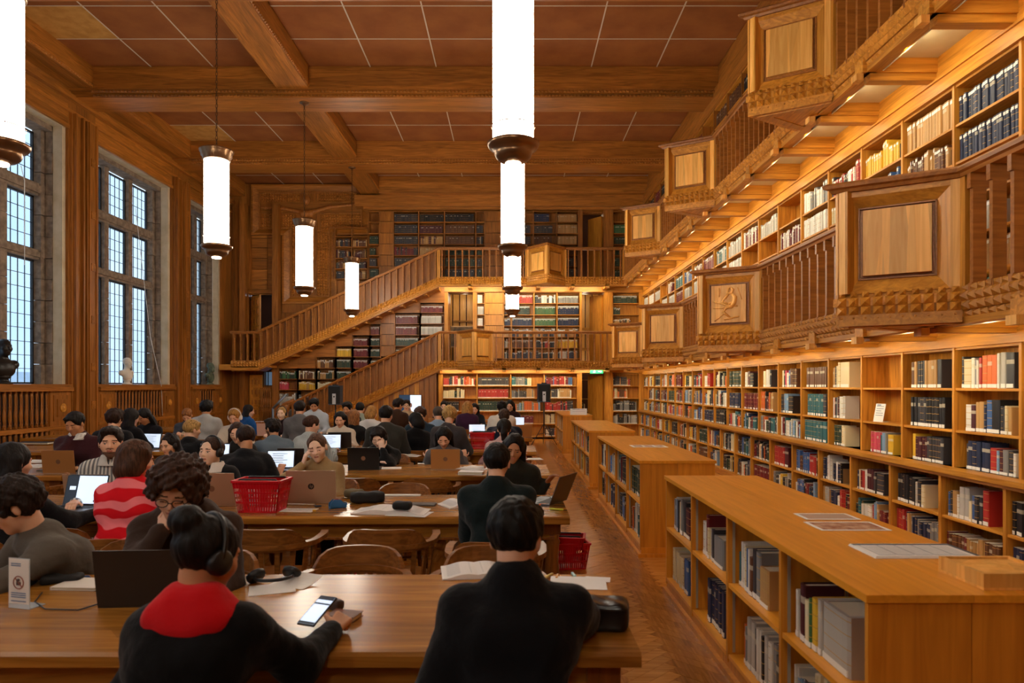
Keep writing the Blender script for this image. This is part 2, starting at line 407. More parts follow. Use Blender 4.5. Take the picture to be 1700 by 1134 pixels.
# outer wall masonry between windows
mo=MB(); last=-6.0
for (a,b) in op:
    mo.box(XG-.04,XL-.06,last,a,0,8.2); last=b; mo.box(XG-.04,XL-.06,a,b,0,1.55); mo.box(XG-.04,XL-.06,a,b,ZH,8.2)
mo.box(XG-.04,XL-.06,last,22.2,0,8.2)
mo.build('wall_masonry',STW,wl,kind='structure')
# building across the street, seen through the panes
fac=MB(); 
fac.box(-34,-33,-4,48,-6,2.6)
fo=fac.build('building_across',noisy('pale_render_facade','#C8D0D8','#A8B6C4',.6,.9,0),label='pale facade of the building across the street, behind the window panes',cat='building')
for yy in range(0,46,4):
    for zz in(-4.5,-1.2): B('window',mat('dark_far_glass','#4C6478',.2),-33.02,-32.95,yy,yy+1.5,zz,zz+2.2,fo)
# baluster dado below the windows
turn=[(.022,0),(.022,.04),(.012,.06),(.024,.12),(.03,.2),(.022,.28),(.012,.34),(.02,.36),(.012,.38),(.016,.5),(.022,.56),(.022,.6)]
tb=MB().lathe(turn,8); tb.box(-.026,.026,-.026,.026,-.03,.0); tb.box(-.026,.026,-.026,.026,.6,.64); tbm=tb.mesh('turned_baluster',DARKZ)
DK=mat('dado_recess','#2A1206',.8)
for wi_,(a,b) in enumerate(op):
    if a<6: continue
    t=empty('trim_%d'%k,kind='structure'); k+=1
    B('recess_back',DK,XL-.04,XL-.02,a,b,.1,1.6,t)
    B('dado_rail',DARKY,XL-.02,XL+.12,a,b,1.58,1.66,t); B('dado_rail',DARKY,XL-.02,XL+.08,a,b,.82,.90,t); B('dado_base',DARKY,XL-.02,XL+.10,a,b,0,.16,t)
    for (p0,p1) in((a,a+.62),(b-.62,b)):
        B('dado_panel',DARKZ,XL-.02,XL+.06,p0,p1,.16,1.58,t)
        for z0 in(.28,1.0):
            B('dado_panel_frame',DARKZ,XL+.06,XL+.08,p0+.08,p1-.08,z0,z0+.5,t); B('carved_square',DARKZ,XL+.08,XL+.10,p0+.16,p1-.16,z0+.08,z0+.42,t)
            mb=MB().lathe([(.09,0),(.09,.012),(.07,.03),(.05,.012),(.03,.03),(.0,.035)],16,M=Matrix.Rotation(R(90),4,'Y')); mb.build('carved_roundel',OAK,t,loc=(XL+.10,(p0+p1)/2,z0+.25))
    nb=int((b-a-1.24)/.135)
    for i in range(nb):
        yy=a+.62+(i+.5)*(b-a-1.24)/nb
        for z0 in(.20,.94): inst('turned_baluster',tbm,t,(XL+.03,yy,z0))
        B('dado_strip',DARKZ,XL-.015,XL+.02,yy+.055,yy+.075,.16,1.58,t)
TK=k
# ================================================================ BOOKCASES AND BOOKS
BOOKS=[]   # dicts: p (origin: bottom-front-centre of spine), ang (direction the spine faces), w,h,d,col,lab,desc
NAMED={'dark green':'#23382C','black':'#1A1A1E','navy blue':'#1E2A48','grey':'#7C7C7C','pale grey':'#B4B0A8','white':'#DAD6CC','cream':'#D8C8A0','tan':'#B48A54','brown':'#5E3A24','dark red':'#6A1820','red':'#A82A26','orange':'#D06428','yellow':'#D8AC30','blue':'#3A5E94','pale blue':'#7898B8','teal':'#2A6068','green':'#3C6840','maroon':'#481A22','charcoal':'#34343A','pink':'#C84A5E'}
PAL_MIX=['black','navy blue','grey','white','white','cream','dark red','red','blue','pale blue','brown','charcoal','dark green','pale grey','orange','tan','maroon','teal','yellow','black','charcoal']
def colr(nm,j=.10):
    c=lin(NAMED[nm]); k=rnd.uniform(1-j*2,1+j*2); return tuple(min(1,x*k) for x in c[:3])+(1,)
def fill(p0,u,nrm,W,Hh,depth,mode='mix',pal=None,frac=1.0,desc=('','',''),lab='low',seed=None,hs=None,big=1.0):
    """a row of books on a shelf: p0 = left end (as seen) of shelf front, u = direction to the viewer's right, nrm = towards viewer"""
    r=rnd; t=.01; out=[]; i=0; x=t; end=W*frac-.01
    p0=Vector(p0);u=Vector(u);nrm=Vector(nrm)
    if mode=='set': base=r.choice(pal or ['black','dark red','navy blue','brown','dark green']); bw=r.uniform(.03,.045); bh=Hh*r.uniform(.72,.84)
    run=0
    if mode=='seq':
        x=W*frac; q=[(nm,w,h) for (nm,w,h,*c_) in pal for _ in range(c_[0] if c_ else 1)]
        for (nm,w,h) in q:
            if x+w>W-.004: break
            d=depth*r.uniform(.82,.95)
            out.append(dict(p=p0+u*(x+w/2)-nrm*r.uniform(.005,.02),u=u,n=nrm,w=w-.0015,h=Hh*h*r.uniform(.99,1.01),d=d,nm=nm,col=colr(nm,.04),lab=lab,desc=desc,i=len(out)+1)); x+=w
        BOOKS.extend(out); return out
    while True:
        if mode=='set': w=bw*r.uniform(.96,1.04); h=bh; nm=base
        else:
            if run<=0: run=r.choice([1,1,1,2,3,5]); cn=r.choice(pal or PAL_MIX); rw=r.uniform(.014,.05); rh=Hh*r.uniform(.58,.86)
            run-=1; w=rw*r.uniform(.8,1.2); h=rh*r.uniform(.97,1.03); nm=cn
        w*=big
        if x+w>end: break
        d=depth*r.uniform(.82,.95)
        out.append(dict(p=p0+u*(x+w/2)-nrm*r.uniform(.005,.03),u=u,n=nrm,w=w-.0015,h=h,d=d,nm=nm,col=colr(nm),lab=lab,desc=desc,i=len(out)+1))
        x+=w
    if frac<.95 and out and mode!='set' and r.random()<.7:
        # black or tan book end closing the row
        ENDS.append((p0+u*(x+.012)-nrm*.03,u,nrm,Hh*.5,desc))
    BOOKS.extend(out); return out
ENDS=[]
def end_row(desc): pass
# ---- right wall, ground level
def case_right(name,label,z_levels,xf,y0,y1,mat_u,thick=.03,depth=.30,shelf_t=.022,group=None,pilaster=True,back=True):
    t=empty(name,(0,0,0),0,label,'bookcase')
    zb,zt=z_levels[0],z_levels[-1]
    if back: B('back_board',OAK,xf+depth-.02,xf+depth+.01,y0,y1,zb,zt,t)
    n=int(round((y1-y0)/BAY))
    for i in range(n+1):
        y=y0+i*BAY; B('upright',mat_u,xf,xf+depth-.02,y-thick/2,y+thick/2,zb,zt,t)
    for z in z_levels:
        if n*len(z_levels)<280:
            for i in range(n): B('shelf',OAKY,xf+.012,xf+depth-.02,y0+i*BAY+thick/2,y0+(i+1)*BAY-thick/2,z-shelf_t,z,t)
        else: B('shelf',OAKY,xf+.012,xf+depth-.02,y0,y1,z-shelf_t,z,t)
    return t
Y0R=5.525-3*BAY; NB=19+3
YENDR=Y0R+NB*BAY
XLOW=3.985
lo=case_right('wall_bookcase','long oak bookcase built along the right wall beneath the lower gallery','',XW,0,0,OAK) if False else None
t=case_right('wall_bookcase','long oak wall of open shelves along the right side, under the lower gallery',[.93,1.275,1.665,2.04],XW,Y0R,YENDR,OAK)
RIGHTCASE=t
for i in range(NB+1): B('upright',OAK,XLOW,XW+.28,Y0R+i*BAY-.018,Y0R+i*BAY+.018,0,.87,t)
for z in(.11,.49):
    B('shelf',OAKY,XLOW+.012,XW+.28,Y0R,YENDR,z-.024,z,t)
B('ledge',OAKY,XLOW-.035,XW+.28,Y0R,YENDR,.885,.93,t); B('ledge_moulding',RAILW,XLOW-.02,XLOW+.03,Y0R,YENDR,.855,.885,t)
B('back_board',OAK,XW+.27,XW+.3,Y0R,YENDR,0,.9,t); B('plinth',DARKY,XLOW-.01,XLOW+.03,Y0R,YENDR,0,.09,t)
B('fascia',OAKY,XW-.03,XW+.28,Y0R,YENDR,2.04,2.10,t); B('fascia',OAKY,XW-.01,XW+.28,Y0R,YENDR,2.10,2.30,t); 
hole_s=MB()
for i in range(NB):
    for z in np.arange(.98,2.0,.05): hole_s.box(XW+.03,XW+.036,Y0R+i*BAY+.014,Y0R+i*BAY+.017,z,z+.008).box(XW+.22,XW+.226,Y0R+i*BAY+.014,Y0R+i*BAY+.017,z,z+.008)
hole_s.build('shelf_pin_holes',BLACKM,t,kind='stuff')
ordw=['first','second','third','fourth','fifth','sixth','seventh','eighth','ninth','tenth','eleventh','twelfth','thirteenth','fourteenth','fifteenth','sixteenth','seventeenth','eighteenth','nineteenth','twentieth']+['%d-th'%q for q in range(21,60)]
rowsR=[(1.665,.36,'top row'),(1.275,.37,'second row'),(.93,.33,'third row, on the ledge'),(.49,.36,'row below the ledge'),(.11,.35,'bottom row')]
U=(0,-1,0); N=(-1,0,0)
# bay index counted from the camera end; explicit content for the nearest bays (bay 3 is the one at the photo's right edge)
special={(3,0):('mix',['charcoal','white','red','tan','orange','pale grey'],.98),(2,0):('mix',None,.9),
 (4,0):('set',['tan'],.98),(5,0):None,(6,0):('mix',['tan','cream','white','dark red'],.9),(7,0):('set',['grey'],.95),(8,0):('mix',['pale blue','white','brown','orange'],.95),
 (3,1):('mix',['tan','tan','navy blue','charcoal','cream','white'],.98),(4,1):('set',['black'],.98),(5,1):None,(6,1):('mix',['white','dark red','brown','pale grey','tan'],.85),(7,1):('set',['blue'],.9),(8,1):('mix',['navy blue','blue','black'],.9),
 (3,2):('mix',['navy blue','navy blue','red','white','charcoal','orange'],.98),(4,2):('set',['maroon'],.98),(5,2):('mix',['pink','pale blue','yellow','pink'],.9),(6,2):('mix',['dark green','cream','orange','tan'],.62),(7,2):('set',['teal'],.96),(8,2):('mix',['pale blue','teal','white','dark red'],.9),
 (3,3):('mix',['teal','tan','grey','navy blue','cream','red'],.88),(4,3):('mix',['black','black','charcoal','tan'],.85),(5,3):('mix',['charcoal','grey','dark red','brown'],.75),(6,3):('mix',['navy blue','white','orange','black'],.7),(7,3):('mix',['dark red','red','blue','brown'],.9),(8,3):('set',['red'],.9),
 (3,4):('mix',['brown','maroon','tan','dark red'],.95),(4,4):('mix',['red','navy blue','grey','tan'],.95)}
Q='seq'
special.update({(3,0):(Q,[('charcoal',.03,.8),('cream',.10,.74),('white',.045,.76),('grey',.04,.7),('white',.03,.7),('red',.035,.75),('orange',.065,.8,3),('white',.03,.84),('pale grey',.06,.84),('charcoal',.09,.84)],.05),
(3,1):(Q,[('white',.085,.66),('maroon',.06,.64),('tan',.045,.72),('tan',.06,.74),('navy blue',.03,.66),('blue',.07,.78),('black',.10,.78),('charcoal',.03,.64,2),('cream',.03,.66),('tan',.04,.62)],.12),
(3,2):(Q,[('charcoal',.03,.70),('navy blue',.055,.78,5),('red',.085,.66),('pale blue',.03,.62),('maroon',.045,.66),('grey',.06,.66),('charcoal',.05,.66),('white',.03,.6)],.14),
(3,3):(Q,[('blue',.03,.62),('charcoal',.03,.66),('tan',.07,.68),('white',.025,.6),('pale grey',.06,.80,2),('cream',.04,.5),('blue',.045,.66),('charcoal',.045,.66,2),('red',.07,.84)],.05),
(4,0):(Q,[('brown',.05,.74),('tan',.045,.74),('charcoal',.032,.76,4),('tan',.04,.76,5),('charcoal',.06,.78)],.12),
(4,1):(Q,[('black',.035,.80,3),('charcoal',.038,.80,4),('black',.04,.80,7)],.12),
(4,2):(Q,[('yellow',.05,.80),('maroon',.038,.72,5),('charcoal',.045,.76,6)],.14),
(4,3):(Q,[('black',.04,.80,5),('black',.06,.76,2),('pale grey',.04,.66),('charcoal',.05,.74),('cream',.05,.62)],.06),
(5,2):(Q,[('pink',.038,.70,5),('teal',.04,.62),('pale blue',.07,.70),('grey',.03,.72),('yellow',.10,.66)],.18),
(5,3):(Q,[('navy blue',.03,.6),('cream',.03,.64),('dark red',.045,.62),('red',.05,.62),('white',.055,.66),('maroon',.05,.72,3),('charcoal',.04,.66),('charcoal',.14,.66)],.08),
(6,0):(Q,[('tan',.03,.7,2),('charcoal',.03,.74),('cream',.03,.76,2),('cream',.05,.88),('cream',.22,.88)],.05),
(6,1):(Q,[('white',.03,.70),('orange',.03,.68),('charcoal',.03,.7),('grey',.04,.72),('maroon',.04,.74),('white',.04,.74,2),('pale grey',.06,.76)],.06),
(6,2):(Q,[('dark green',.035,.76,6),('cream',.05,.78),('cream',.05,.72)],.08),
(7,0):(Q,[('brown',.055,.76,11)],.10),(7,1):(Q,[('teal',.055,.80,9),('charcoal',.08,.82)],.14),(7,2):(Q,[('teal',.06,.84,11)],.05),
(8,1):(Q,[('charcoal',.03,.76,4),('pale blue',.04,.78,3),('black',.16,.7)],.05),(8,3):(Q,[('red',.045,.78,9),('maroon',.12,.8)],.05),
(8,0):(Q,[('cream',.03,.7,2),('charcoal',.03,.72),('pink',.05,.7),('white',.08,.6),('blue',.05,.7),('brown',.05,.76,5)],.1),
(9,0):(Q,[('cream',.05,.72,3),('white',.05,.78,3),('charcoal',.05,.76)],.12),(10,0):(Q,[('white',.05,.72,3),('maroon',.06,.76,2),('black',.16,.66)],.08)})
def bayname(i):
    return 'right wall bay %s from the camera'%ordw[i-1] if i<len(ordw) else 'right wall'
for i in range(NB):
    yl=Y0R+(i+1)*BAY-.02
    for ri,(z,hh,rn_) in enumerate(rowsR):
        sp=special.get((i,ri),'x')
        if sp is None: continue
        if sp=='x':
            md='set' if rnd.random()<.25 else 'mix'; sp=(md,None,rnd.choice([.95,.95,.9,.8,.6,.75]))
            if rnd.random()<.02: continue
        xf=(XW if ri<3 else XLOW+.01)
        fill((xf+.02,yl,z),U,N,BAY-.04,hh,.2,sp[0],sp[1],sp[2],desc=(rn_,i,'right'),lab='low')
# small notices
def notice(name,label,loc,rz,w,h,tilt,m=WHITE,lines=5,cat='sign'):
    mb=MB(); M=Matrix.Rotation(tilt,4,'X')
    mb.box(-w/2,w/2,-.002,.002,0,h,0,M); mb.box(-w/2,w/2,-.0,.09,0,.004,0)
    o=mb.build(name,m,None,label,cat,loc=loc,rz=rz)
    ln=MB()
    for i in range(lines):
        z=h*(.84-.62*i/lines); ln.box(-w*.36,w*(.36-.2*(i%3==2)),-.0035,-.002,z,z+h*.025,0,M)
    ln.box(-w*.36,w*.05,-.0035,-.002,h*.9,h*.95,0,M)
    ln.build('printed_lines',mat('print_blue_grey','#5A6A80',.7),o); return o
notice('shelf_notice','white card notice with printed lines standing on an empty shelf of the right wall',(XW+.07,Y0R+5*BAY+.6,1.275),R(-78),.15,.21,R(-12))
# ---- right wall, first gallery level
t=case_right('wall_bookcase','upper oak bookcase on the right wall, seen between the two galleries',[G1+.02,2.70,3.05,3.40,3.76,4.11,4.48],XW,Y0R,YENDR,OAK)
B('cornice',OAKY,XW-.03,XW+.28,Y0R,YENDR,4.48,4.54,t); B('cornice',OAKY,XW-.01,XW+.28,Y0R,YENDR,4.54,4.86,t); B('cornice_bead',OAKY,XW-.03,XW,Y0R,YENDR,4.62,4.65,t)
sp1={(3,4):('set',['navy blue']),(3,5):('set',['navy blue']),(4,5):('set',['tan']),(4,4):('mix',['tan','brown']),(5,5):('mix',['yellow','yellow','pale grey','cream']),(6,5):('mix',['charcoal','white','red'])}
for i in range(NB):
    yl=Y0R+(i+1)*BAY-.02
    for ri,(z,hh) in enumerate([(G1+.02,.35),(2.70,.33),(3.05,.33),(3.40,.34),(3.76,.33),(4.11,.35)]):
        s_=sp1.get((i,ri))
        if s_ is None:
            if rnd.random()<.08: continue
            s_=('set' if rnd.random()<.45 else 'mix',rnd.choice([['pale grey'],['white','pale grey','teal'],['dark red','white'],['blue','white','pale grey'],['tan','cream'],['grey','white']]))
        fill((XW+.02,yl,z),U,N,BAY-.04,hh,.2,s_[0],s_[1],rnd.choice([.97,.95,.9,.6]),desc=('row %d'%ri,i,'gallery'),lab='high')
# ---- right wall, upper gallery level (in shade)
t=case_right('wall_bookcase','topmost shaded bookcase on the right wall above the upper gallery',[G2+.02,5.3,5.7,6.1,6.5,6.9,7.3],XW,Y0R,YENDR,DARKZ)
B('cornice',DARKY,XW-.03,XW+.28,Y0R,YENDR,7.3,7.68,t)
for i in range(2,NB):
    for z in(6.1,6.5,6.9):
        if rnd.random()<.7: fill((XW+.02,Y0R+(i+1)*BAY-.02,z),U,N,BAY-.04,.36,.2,'set',None,.9,desc=('x',i,'top'),lab='none')
# ---- end wall cases : upright xs in photo pixels, shelf z list
ENDN={(734,0):'ground level end case',(1017,0):'ground corner end case',(791,3):'narrow gallery end case',(836,3):'wide gallery end case',(1017,3):'gallery corner end case',(653,5):'high left end case',(611.6,5):'high narrow end case',(556,5):'case by the cross',(868,5):'high right end case',(1018,5):'high corner end case'}
def endcase(name,label,xs,zs,md=None,pal=None,lab='low',skip=(),hh=None,t=None,frac=None,m=OAK,lean=0):
    t=t or empty(name,(0,0,0),0,label,'bookcase')
    X=[ex(x) for x in xs]
    for x in X: B('upright',m,x-.016,x+.016,YE,YE+.3,zs[0],zs[-1],t)
    B('back_board',m,X[0],X[-1],YE+.3,YE+.33,zs[0],zs[-1],t)
    for z in zs: B('shelf',OAKX if m is OAK else DARKX,X[0],X[-1],YE+.01,YE+.3,z-.02,z,t)
    for bi in range(len(X)-1):
        for ri in range(len(zs)-1):
            if (bi,ri) in skip: continue
            pp=pal.get((bi,ri),pal.get('*')) if isinstance(pal,dict) else pal
            mm=md or ('set' if rnd.random()<.5 else 'mix')
            if isinstance(pp,tuple): mm,pp,ff=pp
            else: ff=rnd.choice([.96,.96,.9,.75]) if frac is None else frac
            fill((X[bi]+.018,YE+.03,zs[ri]),(1,0,0),(0,-1,0),X[bi+1]-X[bi]-.036,(zs[ri+1]-zs[ri]-.03),.2,mm,pp,ff,desc=('row %d'%ri,bi,ENDN.get((xs[0],round(zs[0])),'end')),lab=lab)
    return t
zsG=[.09,.48,.875,1.29,1.68,2.07]
endcase('end_bookcase','oak bookcase on the end wall beneath the lower gallery, behind the loudspeakers',[734,792,848,903.5,959],zsG,lab='low',
 pal={(0,3):('mix',['black','dark green','cream','charcoal'],.65),(0,4):('mix',['cream','orange','charcoal','red','white'],.97),(0,2):('set',['black'],.5),(1,4):('set',['charcoal'],.98),(1,3):('set',['red'],.98),(1,2):('set',['dark green'],.98),
      (2,4):('mix',['grey','teal','charcoal','cream'],.63),(2,3):('mix',['grey','tan','charcoal'],.75),(2,2):('mix',['grey','orange','pale blue','cream','teal'],.93),(2,1):('mix',['dark red','charcoal','dark red'],.7),
      (3,4):('mix',['red','dark red','white','blue','cream'],.9),(3,3):('mix',['cream','charcoal','tan','white'],.85),(3,2):('mix',['charcoal','charcoal','red'],.93),(3,1):('mix',['brown','cream','dark green'],.7),(3,0):('mix',['orange','white','charcoal'],.7),'*':None},
 skip={(0,0),(1,0),(0,1),(1,1),(2,0)})
endcase('end_bookcase','narrow oak bookcase on the end wall, right of the carved door',[1017,1062],zsG,lab='low',pal={(0,4):('mix',['cream','red','charcoal','dark green','tan'],.7),(0,3):('mix',['cream','tan','orange','brown'],.6),(0,2):('mix',['cream','charcoal','grey','black'],.95),(0,1):('mix',['charcoal','grey','pale grey','black'],.95)},skip={(0,0)})
# stepped shelves under the upper stair (ground to first gallery)
L=[.36,.72,1.06,1.21+.35,1.9,2.245,2.6,2.94,3.29,3.64,3.99,4.31,4.62]
def upto(top,bot=3): return L[bot:top+1]
tt=empty('stair_bookcase',(0,0,0),0,'oak shelves stepping up beneath the long upper staircase, filled with bound volumes','bookcase')
steps=[((462,494),5,0,{2+0:('mix',['yellow','green'],.5),1:('mix',['dark red','pink'],.95),0:('set',['pale grey'],.62),'k':0}),
       ((494,525),5,0,{}),((525,557),6,1,{}),((557,585),7,2,{}),((585,613.5),8,3,{}),((613.5,632),9,4,{}),((655,697),10,6,{}),((697,738),11,6,{})]
SP={ (0,'t'):['green','dark green'],(1,'t'):['cream','brown'],(2,'t'):['tan','brown'],(3,'t'):['yellow','dark green'],(4,'t'):['dark red'],(5,'t'):['dark red'],(6,'t'):['dark red'],(7,'t'):['dark red']}
for si,((xa,xb),top,bot,_) in enumerate(steps):
    zs=[z for z in L[bot:top+1]]
    Xa,Xb=ex(xa),ex(xb)
    for x in(Xa,Xb): B('upright',DARKZ,x-.016,x+.016,YE,YE+.3,zs[0],zs[-1],tt)
    B('back_board',DARKZ,Xa,Xb,YE+.3,YE+.33,zs[0],zs[-1],tt)
    for z in zs: B('shelf',DARKX,Xa,Xb,YE+.01,YE+.3,z-.02,z,tt)
    for ri in range(len(zs)-1):
        pals={0:[['green','dark green'],['pink'],['pale grey']],1:[['cream','brown'],['tan','yellow']],2:[['brown','tan'],['dark green','tan'],['cream']],3:[['yellow','dark green'],['dark green'],['dark green','cream']],4:[['dark red']],5:[['dark red'],['dark green']],6:[['dark red'],['dark red'],['dark green']],7:[['dark red'],['pale grey'],['pale grey']]}[si]
        q=len(zs)-2-ri
        if q>=len(pals) and si in(0,1): pals=[['grey','brown']]
        pl_=pals[min(q,len(pals)-1)]
        fill((Xa+.018,YE+.03,zs[ri]),(1,0,0),(0,-1,0),Xb-Xa-.036,zs[ri+1]-zs[ri]-.04,.2,'set' if si>=3 else 'mix',pl_,.95 if si>=3 else rnd.choice([.5,.95]),desc=('r',ri,'stair'),lab='high')
# boards that close the triangle between the stepped cases and the staircase
CL=[4.625,4.28,3.92,3.57,3.22,2.88,2.54][::-1]
endcase('end_bookcase','narrow oak shelf strip on the end wall left of the centre lamp, first gallery level',[791,805],CL,lab='high',pal=['pale grey','white'],md='set')
endcase('end_bookcase','wide oak bookcase on the end wall behind the lower gallery rail',[836,849,886.6,924.8,963],CL,lab='high',
  pal={(0,5):('set',['tan'],.9),(1,5):('set',['red'],.98),(2,5):('mix',['dark green','white','charcoal'],.98),(3,5):('set',['grey'],.98),(1,4):('set',['dark green'],.9),(2,4):('set',['green'],.98),(3,4):('set',['navy blue'],.98),(1,3):('set',['navy blue'],.98),(2,3):('set',['green'],.98),(3,3):('set',['navy blue'],.98),
   (1,1):('set',['brown'],.98),(2,1):('mix',['black','black','red'],.98),(3,1):('set',['yellow'],.98),'*':('mix',['black','charcoal','pale grey','navy blue','tan'],.95)},md='set')
endcase('end_bookcase','oak bookcase on the end wall at first gallery level, next to the right corner',[1017,1062],CL,lab='high',pal={(0,5):('set',['dark green'],.98),(0,4):('mix',['dark green','black'],.3),'*':('mix',['tan','dark green','brown'],.7)})
C2=[7.18,6.84,6.48,6.14,5.79,5.44,5.1][::-1]
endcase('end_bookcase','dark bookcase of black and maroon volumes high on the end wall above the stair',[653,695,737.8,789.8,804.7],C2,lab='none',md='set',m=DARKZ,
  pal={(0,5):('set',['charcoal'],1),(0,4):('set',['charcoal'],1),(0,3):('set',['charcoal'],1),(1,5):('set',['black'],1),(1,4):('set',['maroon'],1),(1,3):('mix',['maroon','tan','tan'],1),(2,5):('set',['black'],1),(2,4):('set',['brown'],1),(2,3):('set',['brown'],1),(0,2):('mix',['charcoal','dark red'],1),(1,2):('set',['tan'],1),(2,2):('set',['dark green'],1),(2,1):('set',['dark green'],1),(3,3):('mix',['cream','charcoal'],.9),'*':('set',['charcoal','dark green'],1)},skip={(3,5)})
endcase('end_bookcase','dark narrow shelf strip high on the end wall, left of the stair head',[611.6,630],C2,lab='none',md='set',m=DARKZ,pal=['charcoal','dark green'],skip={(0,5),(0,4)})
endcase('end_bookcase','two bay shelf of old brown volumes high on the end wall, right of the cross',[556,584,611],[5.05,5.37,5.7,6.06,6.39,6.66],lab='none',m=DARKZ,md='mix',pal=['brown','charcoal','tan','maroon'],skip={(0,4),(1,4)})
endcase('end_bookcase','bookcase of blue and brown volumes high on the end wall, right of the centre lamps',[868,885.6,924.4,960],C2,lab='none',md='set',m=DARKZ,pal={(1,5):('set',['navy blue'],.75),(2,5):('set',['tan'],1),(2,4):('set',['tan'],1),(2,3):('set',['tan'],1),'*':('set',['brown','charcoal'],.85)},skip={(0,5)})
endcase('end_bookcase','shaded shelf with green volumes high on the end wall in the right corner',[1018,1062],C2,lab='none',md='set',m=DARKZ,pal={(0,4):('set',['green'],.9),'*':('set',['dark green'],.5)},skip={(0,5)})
# piers, cornices and panel strips of the end wall
def ebox(name,m,xa,xb,ya,yb,y0=YE-.02,y1=YE+.36,parent=None):
    return B(name,m,ex(xa),ex(xb),y0,y1,min(ez(ya),ez(yb)),max(ez(ya),ez(yb)),parent or we)
def B2(name,m,xa,xb,z0,z1,y0=YE-.02,y1=YE+.34): return B(name,m,ex(xa),ex(xb),y0,y1,z0,z1,we)
# ground
for xa,xb in((728,733),(960,966),(1005,1016),(1063,1070)): B2('post',OAK,xa,xb,0,2.3)
B2('fascia',OAKX,733,1070,2.09,2.32,YE-.04,YE+.30); B2('cornice',OAKX,733,966,2.07,2.10,YE-.07,YE+.3)
# first gallery level
for xa,xb in((738,744),(785,791),(963,966),(1003,1016),(1063,1070)): B2('post',OAK,xa,xb,G1,4.7)
B2('fascia',OAKX,738,1070,4.64,4.86,YE-.04,YE+.30); B2('cornice',OAKX,738,1070,4.625,4.65,YE-.07,YE+.3)
def panel_strip(xa,xb,zs,m=OAK):
    for a,b in zip(zs[:-1],zs[1:]): B2('panel',m,xa+.3,xb-.3,a+.008,b-.008,YE+.0,YE+.34)
panel_strip(805,836,[2.54,3.2,3.57,3.92,4.28,4.62]); panel_strip(632,655,[2.6,2.94,3.29,3.64,3.99,4.31,4.5],DARKZ)
# high level
panel_strip(630.5,652.5,[4.6,5.1,5.44,5.79,6.14,6.48,6.84,7.18],DARKZ); panel_strip(805.5,868,[5.0,5.44,5.79,6.14,6.48,6.84,7.18],DARKZ)
B2('cornice',DARKX,604,1070,7.2,7.3,YE-.1,YE+.3); B2('frieze',DARKX,604,1070,7.3,7.65,YE+.0,YE+.34)
for xa,xb in((960,967),(1002,1018),(1063,1070)): B2('post',DARKZ,xa,xb,G2,7.2)
# step-line closing boards under the upper stair
def stair2_z(X): return G2+ (X-(-2.23))*(G2-G1)/( -2.23+7.74)
tb_=MB()
for (xa,xb),top,bot,_ in steps+[((632,655),None,None,None)]:
    Xa,Xb=ex(xa),ex(xb); zt=L[top] if top else 4.5
    za,zb=stair2_z(Xa)+.02,stair2_z(Xb)+.02
    v=[(Xa,YE+.0,zt-.02),(Xb,YE+.0,zt-.02),(Xb,YE+.0,max(zb,zt)),(Xa,YE+.0,max(za,zt))]; v+= [(p[0],YE+.34,p[2]) for p in v]
    MB().add(v,BOXF).build('closing_board',DARKX,we)
v=[(ex(632),YE,2.2),(ex(655),YE,2.2)]
B('wall_panelling',DARKZ,ex(400),ex(462),YE+.1,YE+.34,0,.2,we)
for a,b in((452,462),(398,407)): B2('post',DARKZ,a,b,0,7.4,YE-.02,YE+.34)
# plank wall under the lower stair
def stair1_z(X): return G1+(X+2.2)*.477
x=ex(520)
while x<ex(728):
    x2=min(x+.155,ex(728)); zt=max(.1,stair1_z((x+x2)/2)-.1)
    B('plank',OAK if rnd.random()<.5 else DARKZ,x+.004,x2-.004,RY+.12+rnd.uniform(0,.006),RY+.16,0,zt,we); x=x2
# square panels left of and under the cross
for i,xa in enumerate((412.5,439)):
    for z0,z1 in((4.75,5.05),(5.05,5.39),(5.39,5.73),(5.73,6.07),(6.07,6.38),(6.38,6.6)):
        B2('panel',DARKX,xa,xa+26,z0+.01,z1-.01,YE+.28+.02*(i%2),YE+.36)
B2('panel',DARKZ,463,545,4.0,4.45,YE+.28,YE+.35)
for a,b in((402,408),(452,458)): B2('door_frame',DARKZ,a,b,G1,4.72,YE+.22,YE+.4)
B2('door_frame',DARKX,402,458,4.62,4.74,YE+.22,YE+.4)
# the carved cross
cx=empty('carved_cross',(ex(509),YE+.3,ez(500)),0,'large carved wooden cross relief with a figure with outstretched arms, high on the end wall','carving')
def cloc(x,y): return (ex(x)-ex(509), ez(y)-ez(500))
def frame_poly(o): # cross outline in pixel space grown by o
    p=[(413-o,303-o),(610+o,303-o),(610+o,388+o),(556+o,388+o),(556+o,503+o),(465-o,503+o),(465-o,388+o),(413-o,388+o)]
    return [cloc(*q) for q in p]
def ring(o0,o1,d0,d1,name,m):
    a=frame_poly(o0);b_=frame_poly(o1); n=8; v=[(p[0],d0,p[1]) for p in a]+[(p[0],d1,p[1]) for p in b_]+[(p[0],.04,p[1]) for p in a]+[(p[0],.04,p[1]) for p in b_]
    f=[]
    for i in range(n): j=(i+1)%n; f+= [(i,j,n+j,n+i),(i,2*n+i,2*n+j,j),(n+i,n+j,3*n+j,3*n+i)]
    MB().add(v,f).build(name,m,cx)
ring(0,-3,-.10,-.10,'outer_frame',DARKX); ring(-3,-12,-.09,-.01,'bevel',DARKX); ring(-12,-14,-.05,-.05,'inner_bead',RAILW)
p=frame_poly(-11); MB().add([(q[0],.0,q[1]) for q in p]+[(q[0],.04,q[1]) for q in p],[(0,1,2,7),(7,2,3,6),(6,3,4,5),(8,9,10,15),(15,10,11,14),(14,11,12,13)]).build('field',DARKZ,cx)
st=MB()
